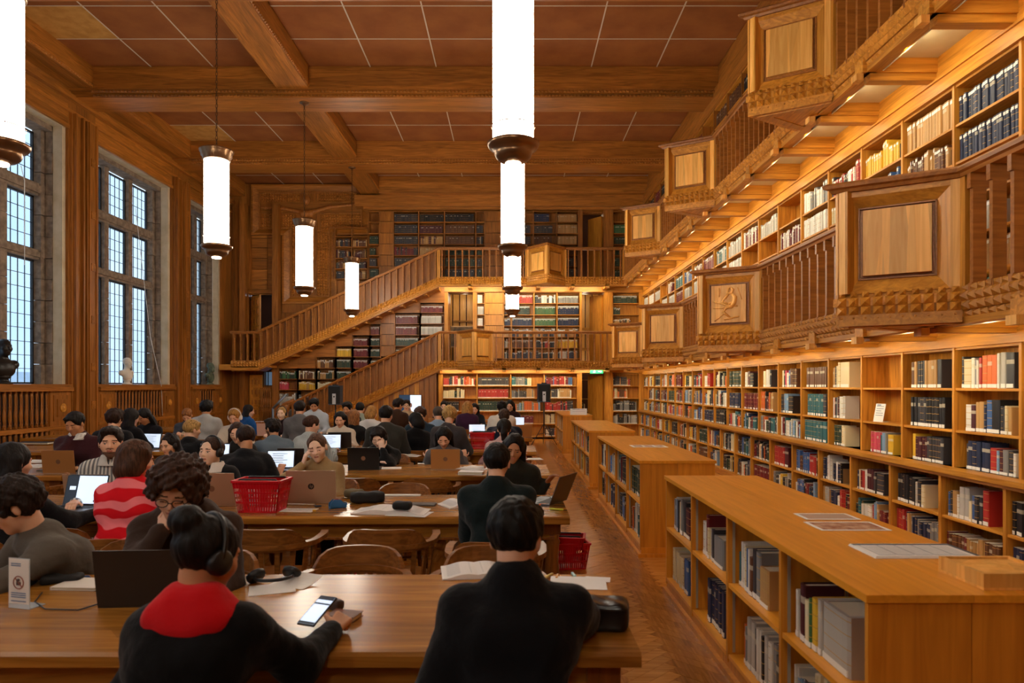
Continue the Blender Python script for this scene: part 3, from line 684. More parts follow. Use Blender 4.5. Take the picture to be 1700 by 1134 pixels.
def studfield(x0,x1,y0,y1,s=4.3):
    x=x0
    while x<x1:
        y=y0
        while y<y1:
            c=cloc(x+s/2,y+s/2); pyramid(st,(c[0],0,c[1]),(1,0,0),(0,0,1),(0,-1,0),s*.0085,s*.0085,.035); y+=s
        x+=s
studfield(428,492,311,329);studfield(524,596,311,329);studfield(428,488,352,374);studfield(528,596,352,374);studfield(522,540,378,488);studfield(480,496,378,488)
st.build('pointed_studs',DARKX,cx,kind='stuff')
B('arm_board',DARKX,cloc(428,0)[0],cloc(597,0)[0],-.03,.0,cloc(0,350)[1],cloc(0,331)[1],cx); B('upright_board',DARKZ,cloc(497,0)[0],cloc(521,0)[0],-.028,.0,cloc(0,488)[1],cloc(0,306)[1],cx)
FIGLATER=True
# carved doors in the left corner
def carved_door(name,loc,rz,w,h,label=None,kind='structure'):
    d=MB().box(0,w,-.025,.025,0,h).build(name,OAK,None,kind=kind,loc=loc,rz=rz)
    n_=max(3,int(h/.3)); 
    for i in range(n_):
        z0=.06+(h-.12)*i/n_; z1=.06+(h-.12)*(i+1)/n_-.03
        for a,b in((.06,w*.30),(w*.34,w*.66),(w*.70,w-.06)):
            B('door_panel',OAKX if (i%2) else OAK,a,b,-.045,-.02,z0,z1,d)
            B('carved_boss',RAILW,a+(b-a)*.28,b-(b-a)*.28,-.06,-.04,z0+(z1-z0)*.25,z1-(z1-z0)*.25,d)
    MB().lathe([(.012,0),(.012,.04),(.025,.05),(.025,.07),(.0,.075)],10,M=Matrix.Rotation(R(90),4,'X')).build('door_handle',BRONZE,d,loc=(w-.05,-.03,h*.48)); return d
carved_door('door_1',(ex(409),YE+.42,G1),R(-48),.72,2.2)
carved_door('door_2',(ex(409)+.01,YE+.28,0),0,ex(431)-ex(409)-.02,2.03)
carved_door('door_3',(ex(1003),YE+.30,0.0),R(180-52),.66,2.03)
carved_door('door_4',(ex(1002),YE+.30,G1),R(180-58),.62,2.25)
carved_door('door_5',(ex(1001),YE+.30,G2),R(180-52),.60,2.2)
w=empty('window_5',kind='structure')
B('pane',GLASSM,ex(432),ex(452),YE+.2,YE+.21,1.68,2.12,w); B('window_frame',IRON,ex(441),ex(442),YE+.18,YE+.22,1.68,2.12,w)
B('daylight_glow_panel',mat('daylight_glow','#8FA2B4',.9,emit='#9DB4CC',es=.25),ex(431),ex(453),YE+.6,YE+.62,1.6,2.3,w)  # added glowing sheet stands in for daylight behind the pane
for i in range(6): inst('turned_baluster',tbm,w,(ex(433)+.06*i,YE+.02,.3)); inst('turned_baluster',tbm,w,(ex(433)+.06*i,YE+.02,.98))
# things seen through the openings
pb=MB().box(-.38,.38,-.02,.02,0,.62).build('painting',noisy('dark_old_painting','#6A5238','#15100C',5,.5,0,spec=.3),None,'dark old painting behind the opening left of the centre lamps','painting',loc=(ex(766),YE+.5,2.95))
B('painting_frame',BRONZE,-.41,.41,-.01,.03,-.03,0,pb); B('painting_frame',BRONZE,-.41,.41,-.01,.03,.62,.65,pb)
t=empty('inner_bookcase',(ex(985),YE+1.1,0),0,'small oak shelf unit seen through the ground floor doorway under the exit sign','bookcase')
for xx in(-.35,.0): B('upright',OAK,xx-.015,xx+.015,0,.3,0,1.9,t)
for z in(.05,.45,.85,1.25,1.88): B('shelf',OAKX,-.35,0,0,.3,z-.02,z,t)
for z in(.05,.45,.85): fill((ex(985)-.33,YE+1.12,z),(1,0,0),(0,-1,0),.31,.34,.2,'mix',None,.7,desc=('x',0,'inner'),lab='low')
# exit sign
es=MB().box(-.2,.2,-.02,.02,-.06,.06).build('exit_sign',mat('exit_green','#1E9A58',.4,emit='#2FD080',es=.9),None,'green illuminated exit sign with running figure and arrow over the carved door','sign',loc=(ex(988),YE-.35,2.12))
sg=MB(); sg.box(.05,.13,-.024,-.021,-.008,.008); sg.add([(.12,-.024,-.03),(.165,-.024,0),(.12,-.024,.03)],[(0,1,2)]); 
sg.lathe([(.011,-.002),(.011,.002)],8,c=(-.06,-.023,.036),M=Matrix.Rotation(R(90),4,'X'))
for a,b in(((-.065,.022),(-.08,-.012)),((-.08,-.012),(-.05,-.022)),((-.05,-.022),(-.05,-.045)),((-.08,-.012),(-.105,-.035)),((-.065,.015),(-.035,.005)),((-.065,.018),(-.10,.008))): sg.bar((a[0],-.023,a[1]),(b[0],-.023,b[1]),.003,.010,0,(0,0,1))
sg.build('running_figure_and_arrow',mat('exit_white','#FFFFFF',.5,emit='#FFFFFF',es=1.2),es)
B('sign_bracket',BLACKP,-.01,.01,.02,.3,-.01,.01,es)
# ---- low double sided cases in the aisle
def low_case(label,y0,y1,name2,first=False):
    t=empty('low_bookcase',(1.26,y0,0),0,label,'bookcase'); L_=y1-y0; n=max(1,round(L_/.8)); HH=.95; W2=.37
    B('top_board',CASE,-.01,W2-.001,-.012,L_+.012,HH-.028,HH,t); B('top_board',CASE,W2+.001,2*W2+.01,-.012,L_+.012,HH-.028,HH,t)
    for s_,x0 in((0,0),(1,W2)):
        for i in range(n+1):
            yy=L_*i/n; a,b=(0,.022) if i==0 else ((L_-.022,L_) if i==n else (yy-.013,yy+.013)); B('end_board' if i in(0,n) else 'divider',CASEZ,x0+.002,x0+W2-.002,a,b,.07,HH-.028,t)
        B('back_board',CASEZ,x0+(W2-.012 if s_==0 else .002),x0+(W2-.002 if s_==0 else .012),.02,L_-.02,.07,HH-.03,t)
        for i in range(n):
            for z in(.12,.535): B('shelf',CASE,x0+(.004 if s_==0 else .014),x0+(W2-.014 if s_==0 else W2-.004),L_*i/n+.023,L_*(i+1)/n-.023,z-.024,z,t)
    B('plinth',CASEZ,-.02,2*W2+.02,-.02,L_+.02,0,.035,t); B('plinth',CASEZ,.01,2*W2-.01,-.004,L_,.035,.096,t)
    rails=MB()
    for i in range(n+1):
        for dy in(-.02,.016):
            if 0<L_*i/n+dy<L_: rails.box(.03,.045,L_*i/n+dy,L_*i/n+dy+.003,.13,.9).box(.30,.315,L_*i/n+dy,L_*i/n+dy+.003,.13,.9)
    rails.build('shelf_tracks',mat('shelf_track_metal','#B8B0A0',.4,.6),t,kind='stuff')
    # left face filled with books: viewer's left = far end
    for i in range(n):
        ya=y0+L_*(i+1)/n-.022
        bn=n-i
        for z,hh,rn_ in((.535,.37,'upper shelf'),(.12,.39,'lower shelf')):
            special2={('near',4,'upper shelf'):('seq',[('white',.025,.58),('black',.03,.68),('maroon',.045,.70),('cream',.045,.54),('green',.02,.60),('yellow',.05,.62),('pale grey',.03,.64),('pale grey',.24,.66)],.05),('near',3,'upper shelf'):('seq',[('teal',.035,.52),('white',.04,.70,2),('cream',.03,.68),('blue',.025,.66),('white',.03,.68),('brown',.045,.58),('charcoal',.05,.72),('grey',.06,.72),('tan',.12,.55)],.03),('near',2,'upper shelf'):('seq',[('white',.035,.62,2),('dark red',.05,.76),('cream',.035,.55),('pale grey',.04,.55),('charcoal',.05,.57),('grey',.20,.50)],.12),('near',1,'upper shelf'):('seq',[('white',.03,.6),('grey',.03,.66,2),('white',.03,.72),('pale blue',.03,.7),('charcoal',.03,.68),('cream',.035,.66,2),('grey',.05,.74),('charcoal',.06,.7),('maroon',.12,.62)],.04),('near',2,'lower shelf'):('seq',[('navy blue',.04,.72,9)],.26),('near',3,'lower shelf'):('seq',[('orange',.03,.58),('grey',.03,.56),('pale grey',.06,.72,2),('black',.03,.66),('white',.035,.7,2),('black',.03,.66),('pale grey',.05,.7),('white',.03,.66,2),('grey',.06,.7),('black',.12,.6)],.16),('near',1,'lower shelf'):('seq',[('cream',.03,.66,2),('maroon',.04,.62),('cream',.04,.64,2),('charcoal',.04,.6),('cream',.05,.62,2),('charcoal',.04,.6),('blue',.05,.66,2)],.04),'zz':{('near',4,'upper shelf'):('mix',['charcoal','maroon','cream','yellow','pale grey'],.62),('near',3,'upper shelf'):('mix',['dark green','white','charcoal','pale grey'],.62),('near',2,'upper shelf'):('mix',['white','pale grey','charcoal','grey','cream'],.68),('near',1,'upper shelf'):('mix',['white','grey','charcoal','maroon'],.85),
              ('near',2,'lower shelf'):('set',['navy blue'],.9),('near',3,'lower shelf'):('mix',['orange','white','grey','cream','black'],.9),('near',1,'lower shelf'):('mix',['cream','teal','brown','white'],.85),('near',4,'lower shelf'):('mix',['grey','charcoal','white'],.6)}}
            sp=special2.get((name2,bn,rn_),('set' if rnd.random()<.15 else 'mix',None,rnd.choice([.9,.8,.7])))
            fill((1.30,ya,z),U,N,L_/n-.046,hh,.22,sp[0],sp[1],sp[2],desc=(rn_,bn,name2),lab='low',big=.9)
            # right face
            if name2 in('near','second'):
                pass
    return t
low_case('nearest low double-sided oak bookcase, the one cut by the right picture edge',2.42,5.6,'near')
low_case('second low double-sided oak bookcase from the camera, printed sheet on its top',6.72,10.0,'second')
low_case('third low double-sided oak bookcase from the camera, beside the aisle',11.15,14.5,'third')
low_case('farthest low oak bookcase near the end wall, white card sign on its top',17.0,20.0,'far')
# ---- make book objects
def uvmesh(name,verts,faces,mis,uvs,mats):
    me=bpy.data.meshes.new(name); me.from_pydata(verts,[],faces)
    for m in mats: me.materials.append(m)
    me.polygons.foreach_set('material_index',mis); uv=me.uv_layers.new(name='UVMap'); uv.data.foreach_set('uv',[c for f in uvs for p in f for c in p]); me.update(); return me
def cover_mat(name,src):
    m=mat(name,'#808080',.45); n,l,b=nodes(m)
    if src=='obj': s_=n.new('ShaderNodeObjectInfo'); col=s_.outputs['Color']; rn_=s_.outputs['Random']
    else: s_=n.new('ShaderNodeAttribute'); s_.attribute_name='Col'; col=s_.outputs['Color']; rn_=s_.outputs['Alpha']
    uv=n.new('ShaderNodeUVMap'); uv.uv_map='UVMap'; sp=n.new('ShaderNodeSeparateXYZ'); l.new(uv.outputs[0],sp.inputs[0])
    # thin gilt rules and a title band, by height on the spine
    wv=n.new('ShaderNodeMath'); wv.operation='PINGPONG'; wv.inputs[1].default_value=.115; l.new(sp.outputs[1],wv.inputs[0])
    lt=n.new('ShaderNodeMath'); lt.operation='LESS_THAN'; lt.inputs[1].default_value=.008; l.new(wv.outputs[0],lt.inputs[0])
    c1=n.new('ShaderNodeMath'); c1.operation='SUBTRACT'; c1.inputs[1].default_value=.74; l.new(sp.outputs[1],c1.inputs[0])
    c2=n.new('ShaderNodeMath'); c2.operation='ABSOLUTE'; l.new(c1.outputs[0],c2.inputs[0]); c3=n.new('ShaderNodeMath'); c3.operation='LESS_THAN'; c3.inputs[1].default_value=.06; l.new(c2.outputs[0],c3.inputs[0])
    g1=n.new('ShaderNodeMath'); g1.operation='GREATER_THAN'; g1.inputs[1].default_value=.55; l.new(rn_,g1.inputs[0])
    a1=n.new('ShaderNodeMath'); a1.operation='MULTIPLY'; l.new(lt.outputs[0],a1.inputs[0]); l.new(g1.outputs[0],a1.inputs[1])
    g2=n.new('ShaderNodeMath'); g2.operation='LESS_THAN'; g2.inputs[1].default_value=.35; l.new(rn_,g2.inputs[0])
    a2=n.new('ShaderNodeMath'); a2.operation='MULTIPLY'; l.new(c3.outputs[0],a2.inputs[0]); l.new(g2.outputs[0],a2.inputs[1])
    mx=n.new('ShaderNodeMix'); mx.data_type='RGBA'; mx.inputs[7].default_value=lin('#B8924C'); l.new(a1.outputs[0],mx.inputs[0]); l.new(col,mx.inputs[6])
    sc=n.new('ShaderNodeMath'); sc.operation='MULTIPLY'; sc.inputs[1].default_value=.6; l.new(a2.outputs[0],sc.inputs[0])
    my=n.new('ShaderNodeMix'); my.data_type='RGBA'; my.inputs[7].default_value=lin('#CFC6B0'); l.new(sc.outputs[0],my.inputs[0]); l.new(mx.outputs[2],my.inputs[6])
    l.new(my.outputs[2],b.inputs['Base Color']); return m
CV=cover_mat('book_cover','obj'); CVS=cover_mat('book_cover_mass','attr')
PAGES=mat('book_pages','#D6CCB4',.85); STICK=mat('call_number_label','#E8E6E0',.6)
# unit cover: x 0 = spine (towards -x local), depth +x? local: x = across (width), y = depth into shelf, z = height
def unit_cover():
    v=[];f=[];uv=[]
    prof=[(.5,1),(.5,.05),(.42,.012),(.25,0),(-.25,0),(-.42,.012),(-.5,.05),(-.5,1),(-.40,1),(-.40,.08),(.40,.08),(.40,1)]
    n=len(prof)
    for z in(0,1): v+=[(p[0],p[1],z) for p in prof]
    for i in range(n):
        j=(i+1)%n; f.append((j,i,n+i,n+j)); uv.append([(.5+prof[j][0],0),(.5+prof[i][0],0),(.5+prof[i][0],1),(.5+prof[j][0],1)] if 1<=i<=5 else [(0,-.05),(0,-.05),(0,-.05),(0,-.05)])
    for z in(0,1):
        for q in((0,1,10,11),(1,2,3,4),(1,4,9,10),(4,5,6,9),(6,7,8,9)):
            f.append(tuple(i+z*n for i in (q if z==0 else q[::-1]))); uv.append([(0,-.05)]*4)
    return v,f,uv
v_,f_,u_=unit_cover(); COVER=uvmesh('book_cover',v_,f_,[0]*len(f_),u_,[CV])
PG=MB().box(-.40,.40,.08,.97,.012,.985).mesh('page_block',PAGES)
ST0=MB().add([(-.44,-.004,.02),(.44,-.004,.02),(.44,-.004,.13),(-.44,-.004,.13),(.44,.03,.02),(.44,.03,.13),(-.44,.03,.02),(-.44,.03,.13)],[(0,1,2,3),(1,4,5,2),(6,0,3,7)]).mesh('spine_label',STICK)
ST1=MB().add([(-.44,-.004,.84),(.44,-.004,.84),(.44,-.004,.95),(-.44,-.004,.95)],[(0,1,2,3)]).mesh('spine_label',STICK)
def size(b):
    p=b['p']; 
    if p.y<.5: return -1
    x=850+F*p.x/p.y; y=640-F*(p.z+b['h']/2-H)/p.y
    if not(-10<x<1700 and 0<y<1150): return -1
    if b['desc'][2]=='right' and b['desc'][0] in('bottom row','row below the ledge') and p.y<6.9: return b['w']*b['h']/p.y**2*.3 if b['desc'][0]!='bottom row' else -1
    if b['desc'][2] in('top','inner'): return -1
    wpx=(b['w']*abs(b['u'].x)+ (b['w']*abs(b['u'].y))*abs(p.x/p.y))
    return max(wpx,.012)*b['h']/p.y**2
BOOKS.sort(key=lambda b:-size(b)); IND=BOOKS[:296]; REST=BOOKS[296:]
where={'near':'nearest low bookcase','second':'second low bookcase','third':'third low bookcase','far':'farthest low bookcase'}
for b in IND:
    ang=math.atan2(-b['n'].x*-1, 1) if False else math.atan2(b['u'].y,b['u'].x)
    thin='thick' if b['w']>.04 else ('slim' if b['w']<.022 else 'medium')
    r_,bn,wh=b['desc']; seen_=None
    if wh in where: lb='%s %s book, %s from left, %s bay from far end, %s, %s'%(thin,b['nm'],ordw[b['i']-1],ordw[bn-1],r_,where[wh]); g_='books in the low aisle bookcases'
    elif wh=='right': lb='%s %s book, %s from left, %s, right wall bay %s'%(thin,b['nm'],ordw[b['i']-1],r_.replace(', on the ledge',''),ordw[bn-1] if bn else 'nearest'); g_='books on the right wall shelves'
    else: lb='%s %s volume, %s from left, %s bay, %s row, %s'%(thin,b['nm'],ordw[b['i']-1],ordw[bn],ordw[int(r_.split()[1])] if r_[-1].isdigit() else 'lower','upper right wall' if wh=='gallery' else wh); g_='volumes on the gallery level shelves'
    if len(lb.split())>16: lb=lb.split(' ',1)[1]
    o=inst('book',COVER,None,b['p'],(0,0,ang),(b['w'],b['d'],b['h']),label=lb,cat='book',group=g_); o.color=b['col']
    inst('page_block',PG,o)
    if b['lab']!='none': inst('spine_label',ST0 if b['lab']=='low' else ST1,o)
# mass of the smaller books, one object
V=[];Fc=[];MI=[];UVs=[];COL=[]
for b in REST:
    p=b['p'];u=b['u'];n=b['n'];w=b['w']/2;h=b['h'];d=b['d'];k=len(V)
    q=[(p-u*w*.8,0),(p+u*w*.8,0),(p+u*w-n*.012,0),(p+u*w-n*d,0),(p-u*w-n*d,0),(p-u*w-n*.012,0)]
    for a,_ in q: V.append(tuple(a))
    for a,_ in q: V.append((a.x,a.y,a.z+h))
    a_=rnd.random(); c=b['col'][:3]+(a_,)
    for i in range(6):
        j=(i+1)%6; Fc.append((k+i,k+j,k+6+j,k+6+i)); MI.append(0 if i!=3 else 1); UVs.append([(0,0),(1,0),(1,1),(0,1)] if i in(0,1,5) else [(0,-.05)]*4); COL.append(c)
    Fc.append((k+6,k+7,k+8,k+9,k+10,k+11)); MI.append(1); UVs.append([(0,-.05)]*6); COL.append(c)
    if b['lab']!='none':
        z0,z1=(.02,.13) if b['lab']=='low' else (.83,.95)
        k=len(V); s_=n*.002
        for a,zz in((p-u*w*.75+s_,z0),(p+u*w*.75+s_,z0),(p+u*w*.75+s_,z1),(p-u*w*.75+s_,z1)): V.append((a.x,a.y,a.z+h*zz))
        Fc.append((k,k+1,k+2,k+3)); MI.append(2); UVs.append([(0,0)]*4); COL.append(c)
me=uvmesh('books',V,Fc,MI,UVs,[CVS,PAGES,STICK])
ca_=me.color_attributes.new('Col','FLOAT_COLOR','CORNER'); cols=[]
for f,c in zip(Fc,COL): cols.extend(list(c)*len(f))
ca_.data.foreach_set('color',cols)
o=bpy.data.objects.new('books',me); link(o); props(o,'rows of library books filling the shelves all around the hall','books',None,'stuff')
# book ends
TANM=mat('book_end_tan','#8A6A44',.5); e1=MB().box(-.003,.003,-.0,.18,0,.2).box(-.003,.1,0,.18,0,.003).mesh('book_end',BLACKP); e2=MB().box(-.003,.003,0,.18,0,.2).box(-.003,.1,0,.18,0,.003).mesh('book_end',TANM)
ENDS=[e for e in ENDS if e[0].y<9 and e[0].x>1][:40]
seen_ends=set()
for i,(p,u,n,hh,ds) in enumerate(ENDS):
    tn=rnd.random()<.4
    pl='low aisle bookcase' if p.x<2 else 'right wall shelf'
    lbe='%s metal book end, %s, bay %s, %s'%('tan' if tn else 'black',ds[0].replace(', on the ledge',''),ordw[ds[1]-1],ds[2])
    if (ds[0],ds[1],ds[2]) in seen_ends: continue
    seen_ends.add((ds[0],ds[1],ds[2]))
    inst('book_end',e2 if tn else e1,None,p,(0,0,math.atan2(u.y,u.x)),(1,1,hh/.2),label='%s metal book end, %s, bay %s, %s'%('tan' if tn else 'black',ds[0].replace(', on the ledge','').replace('row 0','lowest row').replace('row 1','second row').replace('row 2','third row').replace('row 3','fourth row').replace('row 4','fifth row').replace('row 5','sixth row'),ordw[ds[1]-1],{'near':'nearest low bookcase','second':'second low bookcase','right':'right wall shelves','gallery':'upper right wall'}.get(ds[2],'low bookcase')),cat='book end',group='%s book ends on the %s'%('tan' if tn else 'black',pl))

for nm_,loc_,w_ in(('passage_fill',(2.45,YE+1.5,4.55),14),('passage_fill',(ex(766),YE+1.6,4.6),12),('passage_fill',(ex(985),YE+1.6,2.5),6),('stairwell_fill',(ex(430),YE+1.4,4.6),5),('passage_fill',(ex(985),YE+1.6,7.4),2)):  # unseen point lights added to brighten the rooms behind the openings
    li=bpy.data.lights.new(nm_,'POINT'); li.energy=w_; li.color=(1,.8,.55) if 'pass' in nm_ else (.6,.75,1); li.shadow_soft_size=.1; o=bpy.data.objects.new(nm_,li); C.objects.link(o); o.location=loc_; o.parent=we
for x0,x1,z0,z1 in((ex(962),ex(1008),2.9,3.0),(ex(962),ex(1008),3.6,3.7),(ex(742),ex(788),3.9,3.95)): B('inner_wall_rail',OAKX,x0,x1,YE+2.3,YE+2.4,z0,z1,we)
for cx_ in(ex(985),ex(766)):
    for i in range(6): B('inner_panel',PALE,cx_-.7+.24*i,cx_-.5+.24*i,YE+2.36,YE+2.4,G1+.1,4.9,we)
# ================================================================ GALLERIES AND STAIRS
STUDME={}
def stud_mesh(s,h):
    key=(s,h)
    if key not in STUDME:
        mb=MB(); pyramid(mb,(0,0,0),(1,0,0),(0,0,1),(0,1,0),s/2,s/2,h); STUDME[key]=mb.mesh('pointed_stud',OAK)
    return STUDME[key]
BAL=MB(); BAL.box(-.018,.018,-.10,0,.06,.93); BAL.box(-.02,.02,-.13,.02,.82,.93); BAL.box(-.022,.022,-.11,.012,.06,.12)
BALM=BAL.mesh('baluster',RAILW)
RAILP=[(-.10,.93),(.02,.93),(.03,.955),(.055,.965),(.06,.99),(.04,1.01),(-.12,1.01),(-.13,.96)]
BASEP=[(-.12,.11),(-.02,.11),(-.01,.075),(.012,.065),(.012,.0),(.0,-.005),(.0,-.065),(-.02,-.07),(-.025,-.12),(-.05,-.125),(-.055,-.168),(-.15,-.168)]
def gallery_run(t,p0,p1,stud_obj=False,kind='bal',stuff=None,endpost=(False,False),count=[0],carve=False,pale=True):
    """one straight stretch. p=(x,y,z of floor). outward normal = left of travel"""
    a=Vector(p0);b=Vector(p1); d=b-a; Lh=math.hypot(d.x,d.y); u=Vector((d.x/Lh,d.y/Lh,0)); sl=d.z/Lh; n=Vector((-u.y,u.x,0)); ang=math.atan2(u.y,u.x)
    def P(s,nn,z): q=a+u*s+n*nn; return Vector((q.x,q.y,a.z+sl*s+z))
    # studs : three rows
    cnt=max(2,int(Lh/.084)); sp=Lh/cnt
    for zc,s_,nn,h in((.092,.046,.003,.026),(.034,.070,.012,.040),(-.035,.070,.0,.040),(-.096,.052,-.024,.034)):
        for i in range(cnt):
            c=P((i+.5)*sp,nn,zc)
            if stud_obj:
                me=stud_mesh(s_,h); o=inst('pointed_stud',me,t,tuple(c),(0,0,ang)); 
            else: pyramid(stuff,c,u+Vector((0,0,sl)),(0,0,1),n,sp*.46,s_/2,h)
    if kind=='bal':
        k=max(1,round(Lh/.2)); 
        for i in range(k):
            s=(i+.5)*Lh/k; inst('baluster',BALM,t,tuple(P(s,0,0)),(0,0,ang))
    elif kind=='panel':
        # framed raised panel, each board its own solid in the face plane
        def fb(name,m,s0,s1,z0,z1,n0,n1):
            v=[P(s0,n0,z0),P(s1,n0,z0),P(s1,n1,z0),P(s0,n1,z0),P(s0,n0,z1),P(s1,n0,z1),P(s1,n1,z1),P(s0,n1,z1)]
            MB().add([tuple(q) for q in v],[(0,1,2,3),(7,6,5,4),(4,5,1,0),(5,6,2,1),(6,7,3,2),(7,4,0,3)]).build(name,m,t)
        z0,z1=.10,.93; st_=.075
        fb('panel_back',OAK,0,Lh,z0,z1,-.10,-.08)
        fb('stile',PALE if pale else OAK,0,st_,z0,z1,-.08,0.0); fb('stile',PALE if pale else OAK,Lh-st_,Lh,z0,z1,-.08,0.0)
        fb('top_board',OAKX,st_,Lh-st_,z1-.045,z1,-.08,-.005); 
        # splayed frame
        o=[(st_,z0),(Lh-st_,z0),(Lh-st_,z1-.045),(st_,z1-.045)]; q=.085; iN=[(st_+q,z0+q+.03),(Lh-st_-q,z0+q+.03),(Lh-st_-q,z1-.045-q),(st_+q,z1-.045-q)]
        for (i,nm) in((0,'sloping_sill'),(1,'splay'),(2,'splay'),(3,'splay')):
            j=(i+1)%4; v=[P(o[i][0],0,o[i][1]),P(o[j][0],0,o[j][1]),P(iN[j][0],-.055,iN[j][1]),P(iN[i][0],-.055,iN[i][1])]; v2=[x-n*.02 for x in v]
            MB().add([tuple(x) for x in v+v2],[(0,1,2,3),(7,6,5,4),(0,4,5,1),(1,5,6,2),(2,6,7,3),(3,7,4,0)]).build(nm,OAKX if i in(0,2) else OAK,t)
        s0,s1,y0,y1=iN[0][0],iN[1][0],iN[0][1],iN[2][1]
        for k_,e in((0,.0),(1,.018)):
            w_=.012; nn=-.055+.012*(1-k_)
            for (A,Bb,Cc,D) in((s0+e,s1-e,y0+e,y0+e+w_),(s0+e,s1-e,y1-e-w_,y1-e),(s0+e,s0+e+w_,y0+e,y1-e),(s1-e-w_,s1-e,y0+e,y1-e)): fb('panel_bead',RAILW,A,Bb,Cc,D,-.07,nn)
        fb('panel_field',OAK,s0,s1,y0,y1,-.085,-.07)
        fb('raised_panel',PALE,s0+.035,s1-.035,y0+.03,y1-.03,-.07,-.012)
        if carve: return (P,s0+.045,s1-.045,y0+.035,y1-.035,n,u)
    for e,f_ in((0,endpost[0]),(1,endpost[1])):
        if f_:
            s=0 if e==0 else Lh; q=P(s,0,0)
            MB().box(-.05,.05,-.10,.012,.06,.94).build('post',OAK,t,loc=tuple(q),rz=ang)
    return None
def prowpath(xb,yc,hw,pr,z): return [(xb,yc-hw,z),(xb-pr,yc,z),(xb,yc+hw,z)]
def gallery(name,label,Fz,apexes,endprow,stairhead,joist0,near_obj):
    t=empty(name,(0,0,0),0,label,'balcony')
    path=[(RX,.9,Fz)]
    for ya in apexes: path+=prowpath(RX,ya,.45,.74,Fz)
    path+=[(RX,RY,Fz)]
    xc,hw=endprow; path+=[(xc+hw,RY,Fz),(xc,RY-.72,Fz),(xc-hw,RY,Fz)]
    path+=[(stairhead,RY,Fz)]
    sweep(path,RAILP).build('hand_rail',RAILW,t); sweep(path,BASEP).build('base_moulding',OAKY,t)
    stuff=MB(); carved=None
    for i,(p,q) in enumerate(zip(path[:-1],path[1:])):
        pan=False
        for ya in apexes:
            if abs(p[1]-(ya-.45))<.01 and p[0]==RX or (abs(p[1]-ya)<.01 and p[0]<RX-.5): pan=True
        if abs(p[1]-RY)<.01 and abs(p[0]-(xc+hw))<.01 or p[1]==RY-.72: pan=True
        ym=min(p[1],q[1]); so=pan and near_obj and 2<p[1]<12 and q[0]<p[0]
        c=gallery_run(t,p,q,so,'panel' if pan else 'bal',stuff,(not pan and i>0,not pan),carve=(pan and abs(p[1]-(9.798-.45))<.02 and Fz<3))
        if c: carved=c
        if pan: # bracket post at apex
            pass
    for ya in apexes: MB().box(-.022,.022,-.12,-.006,.06,.94).build('post',OAK,t,loc=(RX-.74,ya,Fz),rz=R(90))
    MB().box(-.022,.022,-.12,-.006,.06,.94).build('post',OAK,t,loc=(xc,RY-.72,Fz),rz=R(180))
    stuff.build('pointed_studs',OAK,t,kind='stuff')
    # floor
    B('floor_board',CREAM,RX-.0,4.40,.9,RY,Fz-.03,Fz,t); B('floor_board',CREAM,stairhead,4.40,RY,YE+.3,Fz-.03,Fz,t)
    for ya in apexes: MB().prism([(RX,ya-.45),(RX,ya+.45),(RX-.74,ya)][::-1],Fz-.160,Fz).build('bay_floor',OAKY,t)
    MB().prism([(xc-hw,RY),(xc,RY-.72),(xc+hw,RY)],Fz-.160,Fz).build('bay_floor',OAKX,t)
    # joists
    y=joist0
    while y<21.2:
        if y>1.5:
            B('joist',OAKX,RX-.02,XW+.02,y-.075,y+.075,Fz-.17,Fz-.03,t); B('joist',OAKX,RX+.06,XW+.02,y-.055,y+.055,Fz-.24 if Fz>3 else Fz-.21,Fz-.17,t)
            B('joist_end',PALE,RX-.07,RX-.0,y-.05,y+.05,Fz-.235,Fz-.17,t)
        y+=1.048
    x=2.9
    while x>stairhead:
        B('joist',OAKY,x-.06,x+.06,RY+.02,YE,Fz-.2,Fz-.03,t); B('joist_end',PALE,x-.05,x+.05,RY-.05,RY+.02,Fz-.235,Fz-.17,t); x-=1.048
    B('edge_beam',OAKY,RX+.02,RX+.12,.9,RY,Fz-.17,Fz-.03,t); B('edge_beam',OAKX,stairhead,RX,RY+.02,RY+.12,Fz-.17,Fz-.03,t)
    return t,carved
g1,carved=gallery('lower_gallery','lower carved oak gallery running along the right wall and across the end wall',G1,[1.41,5.605,9.798,13.99,18.18],(-1.11,.53),-2.2,5.605-1.048*4,True)
g2,_=gallery('upper_gallery','upper carved oak gallery running along the right wall and across the end wall',G2,[3.51,7.70,11.90,16.09],(1.03,.58),-2.23,7.70-1.048*6,True)
# carved scribe relief on the second bay panel of the lower gallery
P_,s0,s1,z0,z1,n_,u_=carved
rel=MB()
def rp(a,b): return P_(s0+(s1-s0)*a,-.008,z0+(z1-z0)*b)
def rt(pts,r): rel.tube([tuple(rp(*p)) for p in pts],r,7)
rt([(.42,.94),(.36,.88),(.40,.78),(.52,.80),(.50,.92),(.42,.94)],[.012,.02,.024,.024,.02,.012]); rt([(.40,.76),(.30,.66),(.32,.52),(.40,.42)],[.02,.034,.03,.028]); rt([(.48,.78),(.60,.66),(.68,.56),(.52,.50)],[.016,.022,.018,.014])
rt([(.30,.68),(.28,.56),(.50,.50)],[.018,.016,.012]); rt([(.22,.42),(.55,.46),(.95,.58)],.01); rt([(.38,.42),(.56,.40),(.66,.28),(.44,.12)],[.03,.026,.02,.012]); rt([(.18,.14),(.44,.10),(.62,.08)],.012); rt([(.10,.60),(.22,.92)],.006); rt([(.78,.70),(.78,.94)],.006); rt([(.62,.38),(.95,.40)],.008); rt([(.60,.24),(.92,.04)],.008)
rel.build('carved_reading_figure',PALE,g1)
